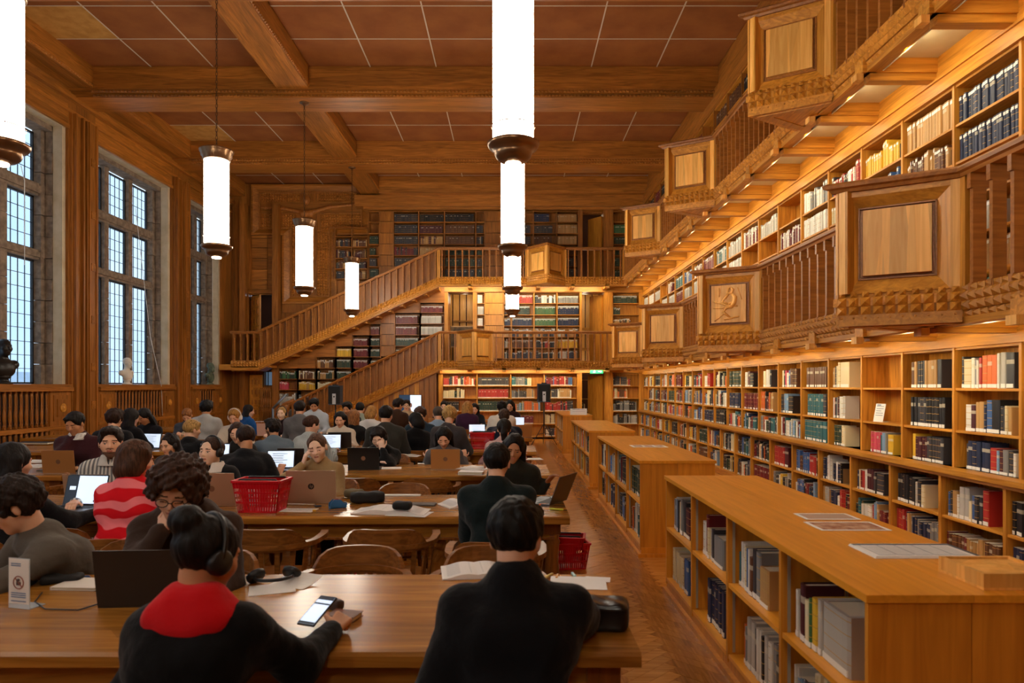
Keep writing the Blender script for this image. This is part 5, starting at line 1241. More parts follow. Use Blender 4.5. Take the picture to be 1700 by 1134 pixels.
def person(label,x,y,Y,face='B',yaw=0,look=(0,0),roll=0,hair=('short','#1A1410'),top='#202226',sleeve='long',tone='light',arms=('table','table'),lean=0,feat='',child=None,fem=False,hide_legs=False,pants='#22242C',gl=None,scale=1.0,collar=None,spread=.34,group=None,chairlab=None,seat_y=None):
    """x,y = photo pixel of head centre at distance Y; face B = back to camera"""
    near=Y<7; mid=Y<9.3
    hz=wz(y,Y); X=wx(x,Y); base=0 if face=='B' else math.pi; ang=base+R(yaw)
    sc=scale*(.94 if fem else 1.0)
    Lt=.585*sc; hp=np.array([0,0,.52]); pitch=R(look[0]); hyaw=R(look[1])
    # neck base relative to head centre depends on lean
    nz=hz-.142*sc*(1 if lean<.25 else .85); dz=nz-hp[2]
    if dz>Lt: hp[2]=nz-Lt*.995; dz=Lt*.995
    ny=math.sqrt(max(.0004,Lt*Lt-dz*dz)); ny=min(ny,.42)
    N_=np.array([0,ny,nz]); sd=nrm(N_-hp)
    Hc=np.array([0,ny+.035+.25*max(0,lean),hz])
    M=rotm(-pitch,hyaw,R(roll))
    sw=(.165 if fem else .185)*sc
    Sh=[N_+np.array([-sw*.97,-.01,-.078]),N_+np.array([sw*.97,-.01,-.078])]
    fwd=nrm(np.cross([1,0,0],sd)*-1); fwd=np.array([0,sd[2],-sd[1]])
    c=lambda t,o=0:hp+(N_-hp)*t+fwd*o
    X_=np.array([1.,0,0])
    tor=[(c(-.02)-X_*.07,c(-.02)+X_*.07,.115*sc,.115*sc),(c(.35,.01)-X_*.055*sc,c(.35,.01)+X_*.055*sc,.100*sc,.100*sc),(c(.7,.015)-X_*.075*sc,c(.7,.015)+X_*.075*sc,.112*sc,.112*sc),(Sh[0]+X_*.02,N_-np.array([0,.015,.035]),.055*sc,.062*sc),(Sh[1]-X_*.02,N_-np.array([0,.015,.035]),.055*sc,.062*sc),(c(.93),Hc-np.array([0,.03,.05]),.060*sc,.054*sc)]
    neck=[(N_+np.array([0,-.012,-.03]),Hc+M@np.array([0,-.025,-.055]),.058*sc,.052*sc)]
    arms_p=[];fore=[];hands=[];wr=[]
    zt=.785+.0
    for i,s in((0,-1),(1,1)):
        a=arms[i]; S0=Sh[i]; pole=(s*(.28 if near else .5),-.35,-.9)
        if a=='table': T=np.array([s*spread*.5,ny+.33,zt+.02]); nr=(0,0,-1); curl=.35
        elif a=='flat': T=np.array([s*spread*.45,ny+.40,zt+.01]); nr=(0,0,-1); curl=.12
        elif a=='book': T=np.array([s*.09,ny+.30,zt+.03]); nr=(0,0,-1); curl=.6
        elif a=='fold': T=np.array([-s*.06,ny+.24,zt+.02]); nr=(0,0,-1); curl=.3; pole=(s*1,0,-.2)
        elif a=='chin': T=Hc+M@np.array([s*.035,.075,-.155]); nr=(-s*.5,-.8,.1); curl=.9; pole=(s*.5,.5,-1)
        elif a=='cheek': T=Hc+M@np.array([s*.10,.05,-.13]); nr=(-s*1,-.2,0); curl=.5; pole=(s*.8,.3,-1)
        elif a=='brow': T=Hc+M@np.array([s*.125,.085,-.105]); nr=(-s*.8,-.5,0); curl=.35; pole=(s*.8,.4,-1)
        elif a=='face': T=Hc+M@np.array([s*.05,.135,-.085]); nr=(0,-1,0); curl=.25; pole=(s*.6,.5,-1)
        elif a=='lap': T=np.array([s*.10,.30,.66]); nr=(0,0,-1); curl=.4
        elif a[0]=='w':
            wv=np.array(a[1],float)-np.array([X,Y,0]); cA,sA=math.cos(-ang),math.sin(-ang); T=np.array([wv[0]*cA-wv[1]*sA,wv[0]*sA+wv[1]*cA,wv[2]])+np.array([Hc[0],Hc[1],0]); nr=a[2]; curl=a[3]
        else: T=np.array(a[0],float); nr=a[1] if len(a)>1 else (0,0,-1); curl=a[2] if len(a)>2 else .5
        E,T=ik(S0,T,.285*sc,.245*sc,pole)
        arms_p.append((S0,E,.051*sc,.042*sc)); fore.append((E,T,.042*sc,.028*sc)); dr=nrm(T-E)
        if a in('table','flat','book','fold'): dr=nrm([dr[0]*.6,dr[1]+.3,min(dr[2],-.02)*.3])
        if a in('face','cheek'): dr=nrm([-s*.25,.0,1])
        if a=='brow': dr=nrm([-s*.28,-.05,.95])
        if a=='chin': dr=nrm([-s*.35,-.35,.85])
        hands+=hand_prims(T,dr,nr,s,curl,.98*sc); wr.append((E,T,dr))
    legs=[];shoe=[]
    for s in(-1,1):
        hpj=hp+np.array([s*.09,0,-.03]); kn=np.array([s*.12,.42,.50]); an=np.array([s*.13,.36,.10])
        legs+=[(hpj,kn,.085*sc,.058*sc),(kn,an,.056*sc,.038*sc)]; shoe+=[(an+[0,-.03,-.05],an+[0,.16,-.062],.042,.034)]
    root=np.array([X,Y,0]); ca,sa=math.cos(ang),math.sin(ang)
    org=root-np.array([Hc[0]*ca-Hc[1]*sa,Hc[0]*sa+Hc[1]*ca,0])
    bodyprims=tor[:5]+legs+arms_p+fore
    def fb(P): return smin(uni(P,bodyprims,.035),uni(P,neck,.02),.03)
    allp=np.array([p for q in bodyprims+shoe for p in(q[0],q[1])]); lo=allp.min(0)-.14; hi=allp.max(0)+.14; lo[2]=max(lo[2],-.0)
    hb_=.022 if near else .028
    parts=[]
    v,q=snet(fb,lo,hi,hb_); parts.append((v,q,0))
    # head + neck at finer grid
    def fh(P): return smin(head_sdf(P,Hc,M),uni(P,neck,.02),.02)
    hh=.0048 if Y<5 else (.0055 if near else (.007 if mid else .0105))
    if face=='B' and not abs(yaw)>20 and look[1]==0: hh=max(hh,.009)
    v,q=snet(fh,Hc-np.array([.12,.15,.17]),Hc+np.array([.12,.15,.14]),hh)
    fc=v[q].mean(1); lc=(fc-Hc)@M; mi=np.zeros(len(q),np.int32)
    if hh<.0108:
        mi[(np.abs(lc[:,0])<.019)&(lc[:,2]<-.048)&(lc[:,2]>-.061)&(lc[:,1]>.080)]=1
        ax=np.abs(lc[:,0]); br=(ax>.014)&(ax<.050)&(lc[:,1]>.055)&(np.abs(lc[:,2]-(.027-.10*np.maximum(ax-.035,0)*1.2))<.0030+hh*.15); mi[br]=2
        ey=(ax>.017)&(ax<.046)&(lc[:,1]>.06)&(np.abs(lc[:,2]-(-.001 if 'open' not in feat else .011)-((ax-.031)/.02)**2*-.003)<.0015+hh*.12); mi[ey]=3
        if 'beard' in feat: mi[((lc[:,2]<-.062)&(lc[:,1]>.0))|((lc[:,2]<-.034)&(lc[:,2]>-.043)&(np.abs(lc[:,0])<.026)&(lc[:,1]>.08))|((lc[:,2]<-.02)&(lc[:,1]<.045)&(lc[:,1]>.005))]=4
        if 'beard' in feat: mi[(np.abs(lc[:,0])<.020)&(lc[:,2]<-.047)&(lc[:,2]>-.064)&(lc[:,1]>.08)]=1
    parts.append((v,q,mi))
    hg=.0042 if Y<5.2 else (.0055 if near else (.008 if mid else .011))
    hp_=np.array([p for q_ in hands for p in(q_[0],q_[1])])
    half=len(hands)//2
    for k in(0,1):
        hs=hands[k*half:(k+1)*half]; hpp=np.array([p for q_ in hs for p in(q_[0],q_[1])]); E,T,dr=wr[k]
        wp=(T-(T-E)*.25,T,.030*sc,.024*sc)
        v,q=snet(lambda P:smin(uni(P,hs,.005),uni(P,[wp],.01),.012),np.minimum(hpp.min(0),wp[0])-.035,np.maximum(hpp.max(0),wp[0])+.035,hg)
        if len(q): parts.append((v,q,0))
    SKM=skin(tone)
    light=hair[1] in('#B08A50','#A8783C','#8C5A30','#C09A60')
    me=npmesh('person',parts,[SKM,LIP,BROWL if light else BROWM,LASH,STUB])
    o=bpy.data.objects.new('person',me); C.objects.link(o); o.location=tuple(org); o.rotation_euler=(0,0,ang); props(o,label,'person',group or 'people reading at the long tables')
    # clothing
    ed=.018
    tt=[(a,b,ra+ed,rb+ed) for a,b,ra,rb in tor[:5]]+[(N_+np.array([0,-.015,-.05]),N_+np.array([0,-.02,-.012]),.074*sc,.069*sc)]
    for i in(0,1):
        a,b,ra,rb=arms_p[i]; e0,t0,r0,r1=fore[i]
        if sleeve=='long': tt+=[(a,b,ra+ed,rb+ed),(e0,e0+(t0-e0)*.93,r0+ed,r1+.014)]
        elif sleeve=='tee': tt+=[(a,a+(b-a)*.72,ra+ed,rb+ed+.016)]
        elif sleeve=='vest': tt+=[(a,a+(b-a)*.12,ra+ed,ra+ed)]
        elif sleeve=='push': tt+=[(a,b,ra+ed,rb+ed),(e0,e0+(t0-e0)*.45,r0+ed,r0+ed)]
    if 'hood' in feat: tt+=[(N_+np.array([-.07,-.07,-.03]),N_+np.array([.07,-.07,-.03]),.055,.055),(N_+np.array([-.09,.0,.0]),N_+np.array([-.05,-.07,.01]),.035,.04),(N_+np.array([.09,.0,.0]),N_+np.array([.05,-.07,.01]),.035,.04)]
    if 'high' in feat: tt+=[(N_+np.array([0,-.01,-.02]),N_+np.array([0,-.008,.028]),.070,.066)]
    ph=rnd.uniform(0,9)
    def ft(P):
        d=uni(P,tt,.065); 
        f1=np.sin(P[:,2]*34+np.sin(P[:,0]*11+ph)*2.2+P[:,1]*13)*.5+np.sin(P[:,0]*27+P[:,2]*21+ph+np.sin(P[:,1]*17)*1.4)*.5
        f2=np.sin(P[:,0]*58+P[:,2]*44+ph*2+np.sin(P[:,1]*33)*2)*np.sin(P[:,2]*70-P[:,1]*40+np.sin(P[:,0]*25)*1.5); return d+f1*.0058+f2*.0022
    al=np.array([p for q_ in tt for p in(q_[0],q_[1])]); gt=.0125 if Y<5 else (.016 if near else (.02 if mid else .026))
    v,q=snet(ft,al.min(0)-.17,al.max(0)+.17,gt)
    def child_obj(nm,me,lb=None):
        c_=bpy.data.objects.new(nm,me); C.objects.link(c_); c_.parent=o
        if lb: c_['label']=lb
        return c_
    nmtop={'long':'sweater','tee':'t_shirt','vest':'vest','push':'sweater'}[sleeve]
    child_obj(nmtop,npmesh(nmtop,[(v,q,0)],[cloth(top)]))
    if sleeve=='vest' and child:
        t2=[(a,b,ra+.014,rb+.016) for a,b,ra,rb in arms_p]+[(N_+np.array([0,-.012,-.03]),N_+np.array([0,-.012,.0]),.075,.072)]
        if child[1]=='long': t2+=[(a,a+(b-a)*.93,ra+.014,rb+.012) for a,b,ra,rb in fore]
        al=np.array([p for q_ in t2 for p in(q_[0],q_[1])]); v,q=snet(lambda P:uni(P,t2,.02),al.min(0)-.1,al.max(0)+.1,gt); child_obj('shirt',npmesh('shirt',[(v,q,0)],[cloth(child[0])]))
    lg=[(a,b,ra+.014,rb+.016) for a,b,ra,rb in legs]+[(hp-X_*.08,hp+X_*.08,.125*sc,.125*sc)]
    al=np.array([p for q_ in lg for p in(q_[0],q_[1])]); v,q=snet(lambda P:uni(P,lg,.04),al.min(0)-.15,al.max(0)+.15,.022 if near else .032); child_obj('trousers',npmesh('trousers',[(v,q,0)],[cloth(pants)]))
    v,q=snet(lambda P:np.maximum(uni(P,shoe,.02),-P[:,2]+.004),np.array([-.22,.25,-.02]),np.array([.22,.62,.14]),.016 if near else .024); child_obj('shoes',npmesh('shoes',[(v,q,0)],[cloth('#1A1A1C')]))
    # hair
    st,hc=hair[0],hair[1]; vol=hair[2] if len(hair)>2 else .0
    amp={'curly':.010,'afro':.013,'short':.005,'quiff':.006,'fringe':.006,'bun':.004}.get(st,.0035); fq={'curly':75,'afro':58}.get(st,50)
    def fhair(P):
        q=((P-Hc)@M).astype(np.float32)
        d=ell(q,(0,-.014,.040),(.086+vol,.106+vol,.097+vol))
        if st in('curly','afro'): d=smin(d,ell(q,(0,.035,.105),(.085+vol*.6,.06+vol*.5,.035+vol*.4)),.03)
        if st=='fringe' or st=='short' or st=='bowl': d=smin(d,ell(q,(0.005,.062,.088),(.062,.034,.022)),.03)
        if st=='quiff': d=smin(d,ell(q,(0.01,.060,.10),(.066,.045,.030)),.03)
        # open the face, clear ears and nape
        cut=smin(ell(q,(0,.118,-.022),(.072,.085,.112)),ell(q,(0,.06,-.12),(.12,.09,.085)),.02)
        if st in('long','pony','bun','clip','bob','parted'): cut=smin(cut,ell(q,(0,.125,.015),(.066,.085,.088)),.02)
        if st in('short','fringe','quiff','curly','clip','pony','bun'):
            for s in(-1,1): cut=smin(cut,ell(q,(s*.100,.002,-.020),(.034,.034,.046)),.012)
            if not fem: cut=smin(cut,ell(q,(0,-.115,-.088),(.11,.05,.040)),.012)
        nape=-.055 if st not in('short','fringe','quiff') else -.045
        pl=-(q[:,2]-nape-np.maximum(q[:,1]+.02,0)*.55)
        d=smax(d,pl,.02)
        if st in('long','parted'):
            L_=-.30 if st=='long' else -.30
            dd=ell(q,(0,-.055,-.10),(.095,.060,.17)); 
            for s in(-1,1): dd=smin(dd,rc(q,(s*.088,-.030,.03),(s*.096,-.012,L_+.08),.025,.024),.03)
            d=smin(d,dd,.03)
            cut=ell(q,(0,.13,-.018),(.073,.105,.122))
        if st=='bob':
            dd=ell(q,(0,-.03,-.045),(.105+vol,.09+vol,.11)); d=smin(d,dd,.03)
        d=smax(d,-cut,.014)
        if st=='bun': d=smin(d,ell(q,(-.02,-.085,.105),(.06,.055,.052)),.012)
        if st=='pony': d=smin(smin(d,rc(q,(0,-.105,.02),(0,-.13,-.05),.030,.042),.02),rc(q,(0,-.13,-.05),(0,-.10,-.26),.042,.016),.02)
        if st=='clip': d=smin(d,ell(q,(0,-.10,.03),(.055,.04,.06)),.02)
        w=np.sin(q[:,0]*fq+ph)*np.sin(q[:,1]*fq*.9+1.3)*np.sin(q[:,2]*fq*.8+ph)
        if amp<.01: w=np.sin((q[:,0]*1.5+np.sin(q[:,2]*22+ph)*.02)*fq*1.4)*np.cos(q[:,2]*16+q[:,1]*22+ph)
        if st in('short','quiff','fringe','bun') : w=.35*w+.6*np.sin(q[:,0]*150+np.sin(q[:,2]*45+q[:,1]*35+ph)*2.2)*np.sin(q[:,1]*120+q[:,2]*60+np.sin(q[:,0]*50)*1.5)
        if st=='afro': w=w+.8*np.sin(q[:,0]*110+ph)*np.sin(q[:,1]*105)*np.sin(q[:,2]*115)
        w=w+.5*np.sin(q[:,0]*fq*2.1+q[:,2]*fq*1.7)*np.sin(q[:,1]*fq*2.2+q[:,2]*20)
        return d+amp*w
    ext=.16+vol*1.2; hr=.0065 if Y<5 else (.008 if near else (.0105 if mid else .014))
    lw=Hc-np.array([ext,ext+.02,.36 if st in('long','parted','pony') else .18]); up_=Hc+np.array([ext,ext+.02,ext+.04])
    v,q=snet(fhair,lw,up_,hr)
    if len(q): child_obj('hair',npmesh('hair',[(v,q,0)],[hairm(hc)]))
    W=lambda p:tuple(Hc+M@np.array(p,float))
    if 'open' in feat and mid:
        for s in(-1,1):
            e=MB(); r=.0115
            MBl=MB(); 
            for (rr,off,mi_) in((.0112,0,0),(.0068,.0058,1)):
                pr=[(rr*math.sin(t),-rr*math.cos(t)) for t in [math.pi*k/6 for k in range(7)]]; e.lathe(pr,10,c=(0,off,0),mi=mi_)
            eo=e.build('eye',[EYEW,EYEI],o,loc=W((s*.031,.0800,.004))); 
    if 'glasses' in feat:
        g_=MB()
        for s in(-1,1):
            g_.tube([W((s*.034+.026*math.cos(a),.106-.004*abs(math.cos(a)),.000+.020*math.sin(a))) for a in [k*math.pi/8 for k in range(16)]],.0022,6,closed=True)
            g_.tube([W((s*.060,.100,.004)),W((s*.079,.06,.006)),W((s*.082,-.005,.0))],.002,6)
        g_.tube([W((-.008,.108,.004)),W((0,.112,.007)),W((.008,.108,.004))],.002,6); g_.build('glasses',BLACKP,o)
    if 'phones' in feat:
        pc=BLACKP if 'white' not in feat else mat('headphone_white','#E4DCD4',.4); hpz=MB(); rr=.097+vol*.6
        hpz.tube([W(((rr-.004)*math.cos(a),-.01,.02+(rr+.022)*math.sin(a))) for a in [R(-8+196*k/18) for k in range(19)]],.0085,8)
        for s in(-1,1):
            Mx=Matrix.Translation(W((s*(rr-.018),-.008,-.005)))@Matrix([list(M[0])+[0],list(M[1])+[0],list(M[2])+[0],[0,0,0,1]])@Matrix.Rotation(R(90),4,'Y')
            hpz.lathe([(.0,-.020),(.034,-.019),(.041,-.010),(.041,.012),(.034,.020),(0,.022)],18,M=Mx)
        hpz.build('headphones',pc,o)
    if collar:
        cm=cloth(collar)
        if 'bigcollar' in feat:
            tc_=[(N_+np.array([-.10,-.02,-.045]),N_+np.array([-.05,-.02,.02]),.055,.045),(N_+np.array([.10,-.02,-.045]),N_+np.array([.05,-.02,.02]),.055,.045),(N_+np.array([-.04,-.06,.015]),N_+np.array([.04,-.06,.015]),.042,.042),(N_+np.array([-.09,-.075,-.030]),N_+np.array([.09,-.075,-.030]),.040,.040),(N_+np.array([-.03,-.085,-.060]),N_+np.array([.03,-.085,-.060]),.040,.040)]
            v,q=snet(lambda P:uni(P,tc_,.045)-.008,N_-np.array([.25,.28,.28]),N_+np.array([.25,.2,.2]),.0125)
        else:
            # folded shirt collar
            def fcol(P):
                q=P-(N_+np.array([0,.004,.012])); r=np.sqrt(q[:,0]**2+(q[:,1]*1.05)**2); w_=.082+(.03-q[:,2])*.40
                d=np.maximum(np.abs(r-w_)-.006,np.maximum(q[:,2]-.035,-q[:,2]-.018-.03*(q[:,1]>.03))); return np.maximum(d,-(ell(q,(0,.085,.02),(.02,.06,.06))))
            v,q=snet(fcol,N_-np.array([.14,.14,.10]),N_+np.array([.14,.14,.10]),.006 if near else .01)
        if len(q): child_obj('collar',npmesh('collar',[(v,q,0)],[cm]))
    PEOPLE.append((label,float(org[0]),float(org[1]),ang,Y))
    return o
import re
def chsuf(lb):
    return ''
def tp(x,y,z=.762):
    Y=(H-z)*F/(y-640); return wx(x,Y),Y,z
A=person
NEARP=[]
A('person in a black textured shirt with black hair, seen from behind at the nearest table',856,896,2.27,'B',0,(16,-14),0,('quiff','#0C0A09',.008),'#0B0C10','long','light',([(-.24,.36,.80),(0,0,-1),.4],('w',(.27,2.72,.80),(0,0,-1),.6)),0,'high',spread=.5)
A('person in a black sweater with wide red collar, headphones and a bun, seen from behind',343,926,2.18,'B',-6,(16,-26),0,('bun','#120D0B',.0),'#08080A','long','mid',([(-.2,.42,.80),(0,0,-1),.4],('w',(wx(545,2.5)+.02,2.5,.80),(-.5,0,-1),.9)),0,'phones bigcollar',collar='#C8121A',fem=True)
A('person with big curly brown hair, glasses and brown hoodie, hand at the mouth',294,818,3.12,'F',8,(20,4),-8,('afro','#3A241A',.042),'#3A2A22','long','light',('table','chin'),.35,'glasses hood')
A('person with tousled dark hair in a grey sweater bent over the nearest table',26,842,3.30,'F',-38,(26,-20),0,('curly','#221611',.022),'#5C564E','long','light',('fold','table'),.2,'')
A('person with long black hair in a black jacket reaching to a laptop',22,770,4.35,'B',-10,(6,-14),0,('long','#140F0F',.004),'#121216','long','light',('table',[(.30,.50,.81),(0,0,-1),.3]),0,'',fem=True)
A('person in a red and pink wavy striped sweater seen from behind, brown shoulder length hair',226,765,4.42,'B',-4,(8,-38),4,('bob','#4A2E1E',.004),'hw|#F58088|#D81622|3.0|4.5','long','light',('table','table'),0,'',fem=True,scale=1.04)
A('bearded person in a white and grey striped shirt looking across the hall, second table',184,736,5.45,'F',14,(0,12),0,('quiff','#241712',.004),'vw|#D8D4CC|#77787A|11|1.2','long','light',('table','table'),.15,'beard open',collar='#D0CCC4')
A('person in a burgundy sweater and white collar resting chin on one hand',125,704,7.55,'F',4,(22,-6),0,('fringe','#15100E',.004),'#3A1A20','long','mid',('table','chin'),.1,'',collar='#DCDAD8')
A('person with curly dark brown hair and white collar behind the striped shirt reader',190,697,8.9,'B',0,(10,0),0,('curly','#2E1C14',.014),'#1A1A1E','long','light',collar='#D8D0C4')
A('person with long wavy black hair in black seen from behind, left side',218,694,9.9,'B',-16,(10,-10),0,('long','#16100E',.01),'#101014','long','light',fem=True)
A('person in black with dark hair bent over papers behind a bright laptop screen',240,692,10.5,'F',-16,(34,-10),0,('parted','#120E0E',.0),'#111118','long','mid',('book','book'),.2,fem=True)
A('person with reddish blond hair in a grey sweater leaning over the far left table',311,690,12.75,'F',10,(38,0),0,('short','#8C5A30',.004),'#3C4450','long','light',('book','book'),.2)
A('person with curly black hair in a pale grey t-shirt seen from behind',343,679,11.55,'B',6,(6,0),0,('curly','#0E0C0C',.02),'#A8A8A6','tee','mid',scale=1.03)
A('blond person in a cream t-shirt wearing white headphones',390,693,10.35,'F',0,(22,0),0,('fringe','#A8783C',.006),'#D0C6B4','tee','light',('table','table'),.1,'phones white')
A('person with dark hair in a bright blue jacket turned away behind the white headphones reader',413,683,13.6,'B',-40,(10,-20),0,('long','#1A1210',.0),'#1A4C88','long','light',fem=True)
A('person with short blond hair in a black t-shirt seen from behind',319,714,8.85,'B',-12,(8,-28),0,('short','#B08A50',.004),'#0F1014','tee','light')
A('person with black headphones and a hand on the chin in a dark brown jacket',283,739,7.7,'F',-8,(14,-14),0,('parted','#1C1412',-.004),'#3A302A','long','light',('table','chin'),.1,'phones open',fem=True)
A('person with black headphones, white shirt collar and dark vest, looking toward the camera',351,750,5.78,'F',0,(-2,-14),0,('clip','#3A261C',-.006),'#14151A','vest','pale',('table','table'),0,'phones open',child=('#D8D4CE','long'),collar='#E4E0DA',fem=True)
A('person in a black t-shirt leaning over the third table with the right arm stretched out',408,729,7.0,'B',20,(24,18),0,('short','#2A1A14',.008),'#101116','tee','mid',('table',[(.34,.46,.80),(0,0,-1),.3]),0,scale=1.04)
A('person with long brown hair partly hidden behind the black t-shirt reader',394,719,8.35,'F',0,(14,8),0,('parted','#3A241A',.0),'#20201F','long','light',fem=True)
A('person with dark wavy hair in a grey blue t-shirt turned to the left',453,712,9.0,'B',34,(4,24),0,('curly','#1E1410',.006),'#5E6E7C','tee','mid',('table',[(.32,.42,.80),(0,0,-1),.4]),0,'beard')
A('person in a pale ribbed knit sweater with a yellow hair clip, seen from behind',518,706,9.2,'B',-14,(14,-34),0,('clip','#3E2418',.0),'vr|#B8C0C0|#9AA4A6|16|0','long','light',('table','table'),0,'',fem=True,scale=1.06)
A('person with tied hair in a beige sweater, fingers at the temple',527,744,5.95,'F',-4,(10,6),8,('clip','#5A4030',-.004),'#9C835C','long','pale',('table','brow'),.05,'',fem=True)
A('blond person with black headphones and a dark jacket over a white top, far left tables',468,687,12.6,'F',0,(4,0),0,('bob','#B08A50',-.004),'#2A1C22','long','pale',feat='phones',fem=True)
A('person with short dark hair in a grey sweater near the staircase foot',498,679,11.35,'B',0,(6,0),0,('short','#1E1411',.008),'#626264','long','light')
A('person in a pale grey hooded sweatshirt looking down, near the loudspeaker',522,673,13.0,'F',8,(26,0),0,('curly','#120E0E',.006),'#A8B2BC','long','mid',feat='hood')
A('person with long black hair in a cream sweater behind a dark laptop',565,697,10.75,'F',0,(18,0),0,('parted','#130E0F',.0),'#C8BEAE','long','light',fem=True)
A('person with dark curly hair facing the camera far behind the cream sweater reader',577,679,13.1,'F',-10,(18,0),0,('curly','#120E0C',.006),'#2A2A2E','long','mid')
A('person with long light brown hair in a black top seen from behind, middle tables',588,694,11.3,'B',-10,(8,-10),0,('long','#8C5A30',.006),'#111216','long','light',fem=True)
A('person with short dark hair in a pale green top seen from behind, far tables',598,679,13.9,'B',0,(8,0),0,('short','#141010',.004),'#93A094','long','light')
A('blond person in a white sweater bent forward, seen from behind',617,686,12.0,'B',-14,(22,-10),0,('bob','#A8783C',.0),'#CFCCCA','long','pale',fem=True)
A('person with short black hair in a dark grey jacket seen from behind, middle tables',641,690,9.2,'B',8,(6,-16),0,('short','#14100E',.006),'#34332F','long','light',scale=1.06)
A('person in a black jacket bending left beside the grey jacket reader',690,700,9.75,'B',22,(28,40),0,('bob','#0C0A0C',.0),'#0D0E12','long','light',fem=True)
A('person with brown curly hair in a navy sweater looking down at a brown folder',698,690,10.65,'F',0,(24,0),0,('curly','#3A241A',.012),'#20303E','long','light')
A('person with glasses and a cream sleeve in front of the wall screen',675,674,15.6,'F',14,(4,-8),0,('curly','#2A1A14',.004),'#C0A888','long','light',('cheek','table'),feat='glasses')
A('person with dark curly hair and brown jacket before the wall screen',661,673,13.8,'B',-20,(6,-20),0,('curly','#1C1210',.008),'#3A2418','long','mid')
A('person with short dark hair in black facing the camera at the last table',737,675,15.7,'F',0,(8,0),0,('short','#16100E',.0),'#141418','long','light')
A('person with curly blond hair in a grey sweater over a white collar, seen from behind',746,691,9.35,'B',-16,(24,18),0,('afro','#B08A50',.012),'#3C383A','long','light',collar='#DCD8D0')
A('person in a pale blue shirt with short grey brown hair, seen from behind',727,688,11.4,'B',14,(10,0),0,('short','#4A4038',.0),'#7E96AE','long','light')
A('person with long black centre parted hair in a grey sweater typing on a gold laptop',737,727,8.2,'F',0,(32,0),0,('parted','#0E0B0C',.006),'#57565A','long','light',([(-.23,.22,.80),(0,0,-1),.4],[(.23,.22,.80),(0,0,-1),.4]),.1,fem=True)
A('person in a black hoodie with headphones covering the face with one hand',629,727,8.1,'F',-4,(26,0),6,('short','#1A1211',.008),'#0B0C0F','long','pale',('face','fold'),.1,'phones hood')
A('person with long blond hair in a dark purple top, seen from behind',776,677,14.1,'B',0,(6,0),0,('long','#A8783C',.004),'#3A1E38','long','light',fem=True)
A('person with dark hair facing the camera behind the purple top reader',788,679,15.7,'F',0,(24,0),0,('parted','#120D0E',.0),'#1A1A20','long','light',fem=True)
A('person with thick black hair in a white top, far end by the aisle',833,678,13.8,'B',6,(8,0),0,('curly','#0D0A0B',.016),'#D4CCC0','long','mid',scale=1.1)
A('person with black hair in a dark maroon cardigan, far end by the aisle',847,674,15.6,'F',0,(20,-12),0,('parted','#100C0D',.004),'#2C161A','long','light',fem=True,scale=1.06)
A('person with brown hair in a navy vest over a pale blue shirt, seen from behind',837,693,11.5,'B',0,(6,0),0,('curly','#3E2A1E',.008),'#121A2C','vest','light',child=('#B8C6D4','tee'),scale=1.2)
A('person with a dark ponytail in a red and white striped shirt, seen from behind',837,713,8.6,'B',0,(4,0),0,('pony','#160F0E',.006),'hs|#D8C8C4|#A04848|26|.3','long','light',fem=True,scale=1.08)
A('person with long black hair in a dark olive fleece, facing the camera',853,746,6.08,'F',0,(14,0),-6,('parted','#120D0E',.008),'#26261F','long','tan',([(-.30,.34,.82),(0,0,-1),.4],'table'),0,'open',fem=True,scale=1.06)
A('person in a dark green sweater with cropped black hair, seen from behind',825,769,4.42,'B',0,(6,-4),0,('short','#120E0D',.0),'#101C1E','long','light',('book','book'),0)
# chairs under the readers and the visible empty ones
print('PEOPLE',len(PEOPLE))
for (lb,X,Y,ang,Yh) in PEOPLE:
    base=0 if abs(math.sin(ang/2))<.6 else math.pi
    s_=1 if base==0 else -1
    chair(X,Y-.0*s_,base,('wooden armchair under the '+lb)[:0]+' '.join(('armchair under the '+re.split(r',| seen from| facing| leaning| looking| behind| reaching| resting| bent| far',lb)[0]).replace(' with a yellow hair clip','').split()[:16]),'occupied wooden armchairs',simple=Yh>9 or (base>1 and Yh>5))
for (x,Yc,fb,lb) in((650,4.47,0,'empty wooden armchair at the front of the second table, below the open book'),(458,4.47,0,'empty wooden armchair below the red basket at the front of the second table'),
    (583,3.50,1,'empty wooden armchair pushed in at the far side of the nearest table, left one'),(810,3.50,1,'empty wooden armchair at the far side of the nearest table, behind the black shirt reader'),
    (713,6.80,0,'empty wooden armchair at the front of the third table below the gold laptop'),(598,6.80,0,'empty wooden armchair at the front of the third table below the black laptop'),
    (665,5.92,1,'empty wooden armchair at the far side of the second table behind the open book'),(548,6.85,0,'empty wooden armchair behind the beige sweater reader at the third table'),(120,4.5,0,'empty wooden armchair arm visible beside the grey sweater reader, second table'),(60,6.8,0,'empty wooden armchair left of the striped shirt reader at the third table'),(770,8.4,1,'empty wooden armchair behind the grey sweater reader')):
    if 'behind the grey sweater' in lb: continue
    chair(wx(x,Yc),Yc,0 if fb==0 else math.pi,lb,'empty wooden armchairs')
